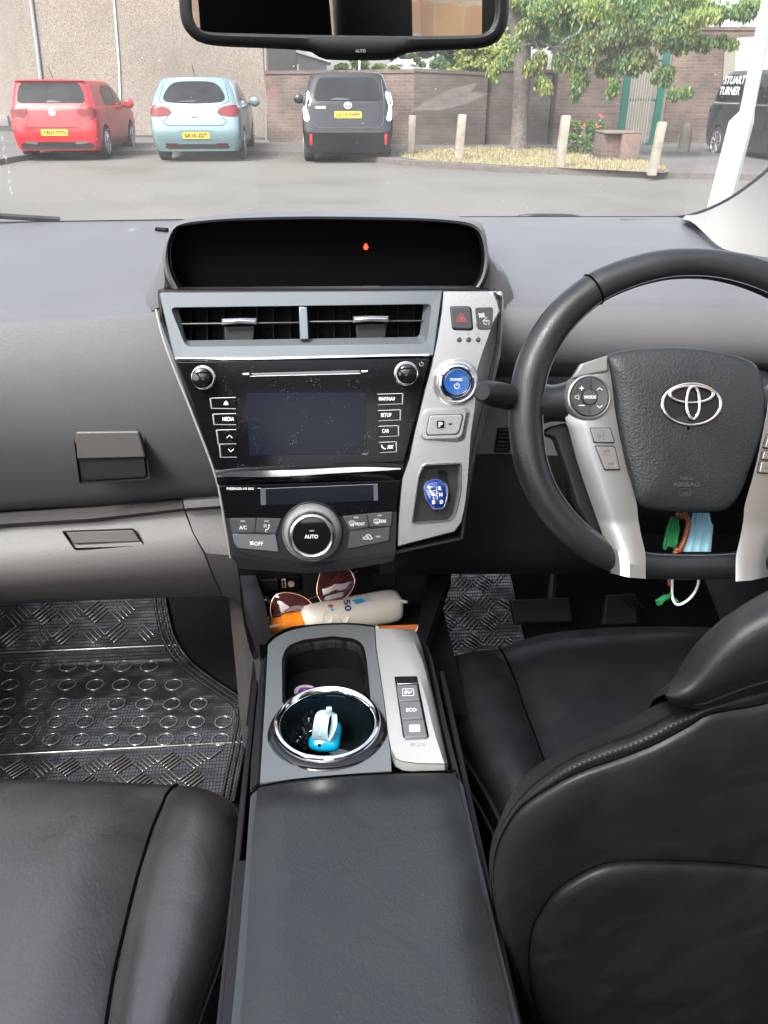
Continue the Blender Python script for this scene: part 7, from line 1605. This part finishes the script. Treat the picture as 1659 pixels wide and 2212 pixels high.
c = Car(1.76, 1.575, 4.6, 1.02, [(0,.14),(.2,.10),(.42,.0),(.72,.0),(.77,.055),(1.05,.09),(1.12,.13),(1.48,.36),(1.575,.42)], ([(0,4.5),(.3,4.6),(.6,4.6),(.8,4.5),(1.02,4.1)], [(.9,3.7),(1.02,3.65),(1.5,2.5),(1.575,2.1)]), name='parked_car', label='black people carrier with tall clear tail lights parked by the brick wall', loc=L2c, rot=.0, paint=blkp, wy=(.80, 3.55), taper=.76)
gw = c.patch(rnd([(-.66,1.10),(.66,1.10),(.56,1.44),(.50,1.49),(-.50,1.49),(-.56,1.44)], .05), 'rear_window', cglass)
c.patch(rnd([(-.34,1.11),(.04,1.11),(.0,1.14),(-.24,1.15)], .01), 'wiper', blk, par=gw, off=.02)
for f in (lambda p: p, sym): c.patch(f(cr([(.74,.78),(.78,1.0),(.72,1.20),(.78,1.27),(.845,1.10),(.86,.90),(.83,.76)], 30, True)), 'tail_light', clearl, off=.014); c.patch(f(rr(.70,.34,.745,.53,.012)), 'reflector', plain('red reflector', (.7,.02,.02), .3, emit=(.9,.02,.02), es=.0), off=.016)
bd_ = c.patch(ell(0,1.02,.075,.055,24), 'badge', 'chrome', off=.014); c.patch(ell(0,1.02,.062,.043,24), 'badge_field', blkp, par=bd_, off=.018); c.patch(ell(0,1.035,.045,.016,20), 'badge_mark', 'chrome', par=bd_, off=.022); c.patch(ell(0,1.02,.016,.036,20), 'badge_mark', 'chrome', par=bd_, off=.024)
c.patch(rr(-.62,.97,-.42,1.005,.01), 'chrome_trim', 'chrome', off=.012); c.plate(.0, .86, .52, .115, 'LV13 VWF'); c.patch(rr(-.30,.92,.30,.94,.008), 'boot_strip', blk, off=.012)
c.patch(rnd([(-.74,.55),(.74,.55),(.70,.60),(-.70,.60)], .02), 'bumper_step', plain('bumper black', (.03,.032,.035), .35), off=.012)
c.line([(-.66,1.46),(-.70,1.10),(-.68,.72),(-.60,.64),(.60,.64),(.68,.72),(.70,1.10),(.66,1.46)]); c.mirr(3.1, 1.10, paint=blkp); c.aerial(.8, 1.57, .14)
# taxi
TL = V((8.35+.875, 18.62, 0)); ang = pi
c = Car(1.75, 1.64, 4.5, 1.04, [(0,.10),(.3,.03),(.6,.0),(.9,.02),(1.04,.05),(1.35,.16),(1.52,.28),(1.64,.50)], ([(0,4.4),(.3,4.5),(.8,4.45),(1.04,4.1)], [(.9,3.6),(1.04,3.5),(1.5,2.8),(1.64,2.4)]), name='taxi', label='black taxi with bold white lettering on its rear side window, half hidden by the white lamp post', loc=TL, rot=ang, paint=taxp, wy=(.68, 3.5), taper=.82, wd=.30)
c.o['category'] = 'taxi'
gw = c.patch(rnd([(.24,1.08),(1.38,1.08),(1.38,1.54),(.62,1.55),(.36,1.44)], .08), 'rear_side_window', cglass, 'R')
c.txt('STUART', .86, 1.455, .92, .15, 'white', 'R', par=gw); c.txt('TURNER', .80, 1.26, .92, .15, 'white', 'R', par=gw)
c.patch(rnd([(1.5,1.08),(2.5,1.08),(2.45,1.55),(1.52,1.55)], .06), 'side_window', cglass, 'R'); c.patch(rnd([(2.6,1.08),(3.3,1.08),(2.8,1.5),(2.6,1.55)], .06), 'side_window', cglass, 'R')
c.patch(rr(.10,1.03,1.42,1.06,.01), 'chrome_strip', 'satin', 'R', off=.012); c.patch(rr(.05,.86,.14,.96,.03), 'lamp', plain('blue badge', (.03,.25,.45), .3), 'R', off=.012)
for y in (1.42, 2.55, 3.4): c.patch([(y,.4),(y+.014,.4),(y+.014,1.5),(y,1.5)], 'door_gap', blk, 'R', off=.004)
# --------------------------------------------------------------- light
W_ = bpy.data.worlds.new('World'); scn.world = W_; W_.use_nodes = True; nt = W_.node_tree; bg = nt.nodes['Background']
sk = nt.nodes.new('ShaderNodeTexSky'); sk.sky_type = 'NISHITA'; sk.sun_disc = False; SE, SA = radians(48), radians(215)
sk.sun_elevation = SE; sk.sun_rotation = SA; sk.air_density = 1.0; sk.dust_density = 4.0; sk.ozone_density = 1.0
hs = nt.nodes.new('ShaderNodeHueSaturation'); hs.inputs['Saturation'].default_value = .45; nt.links.new(sk.outputs[0], hs.inputs['Color']); nt.links.new(hs.outputs[0], bg.inputs[0]); bg.inputs[1].default_value = .15
sl = bpy.data.lights.new('sun', 'SUN'); sl.energy = 1.6; sl.angle = radians(18); sl.color = (1,.96,.9); so = bpy.data.objects.new('sun', sl); col.objects.link(so)
sd_ = V((sin(SA)*cos(SE), cos(SA)*cos(SE), sin(SE))); so.rotation_euler = sd_.to_track_quat('Z', 'Y').to_euler()
scn.view_settings.view_transform = 'Standard'; scn.view_settings.look = 'None'; scn.view_settings.exposure = EXPO; scn.view_settings.gamma = 1
scn.cycles.max_bounces = 8; scn.cycles.transparent_max_bounces = 16; scn.cycles.use_denoising = True; scn.cycles.caustics_reflective = False; scn.cycles.caustics_refractive = False
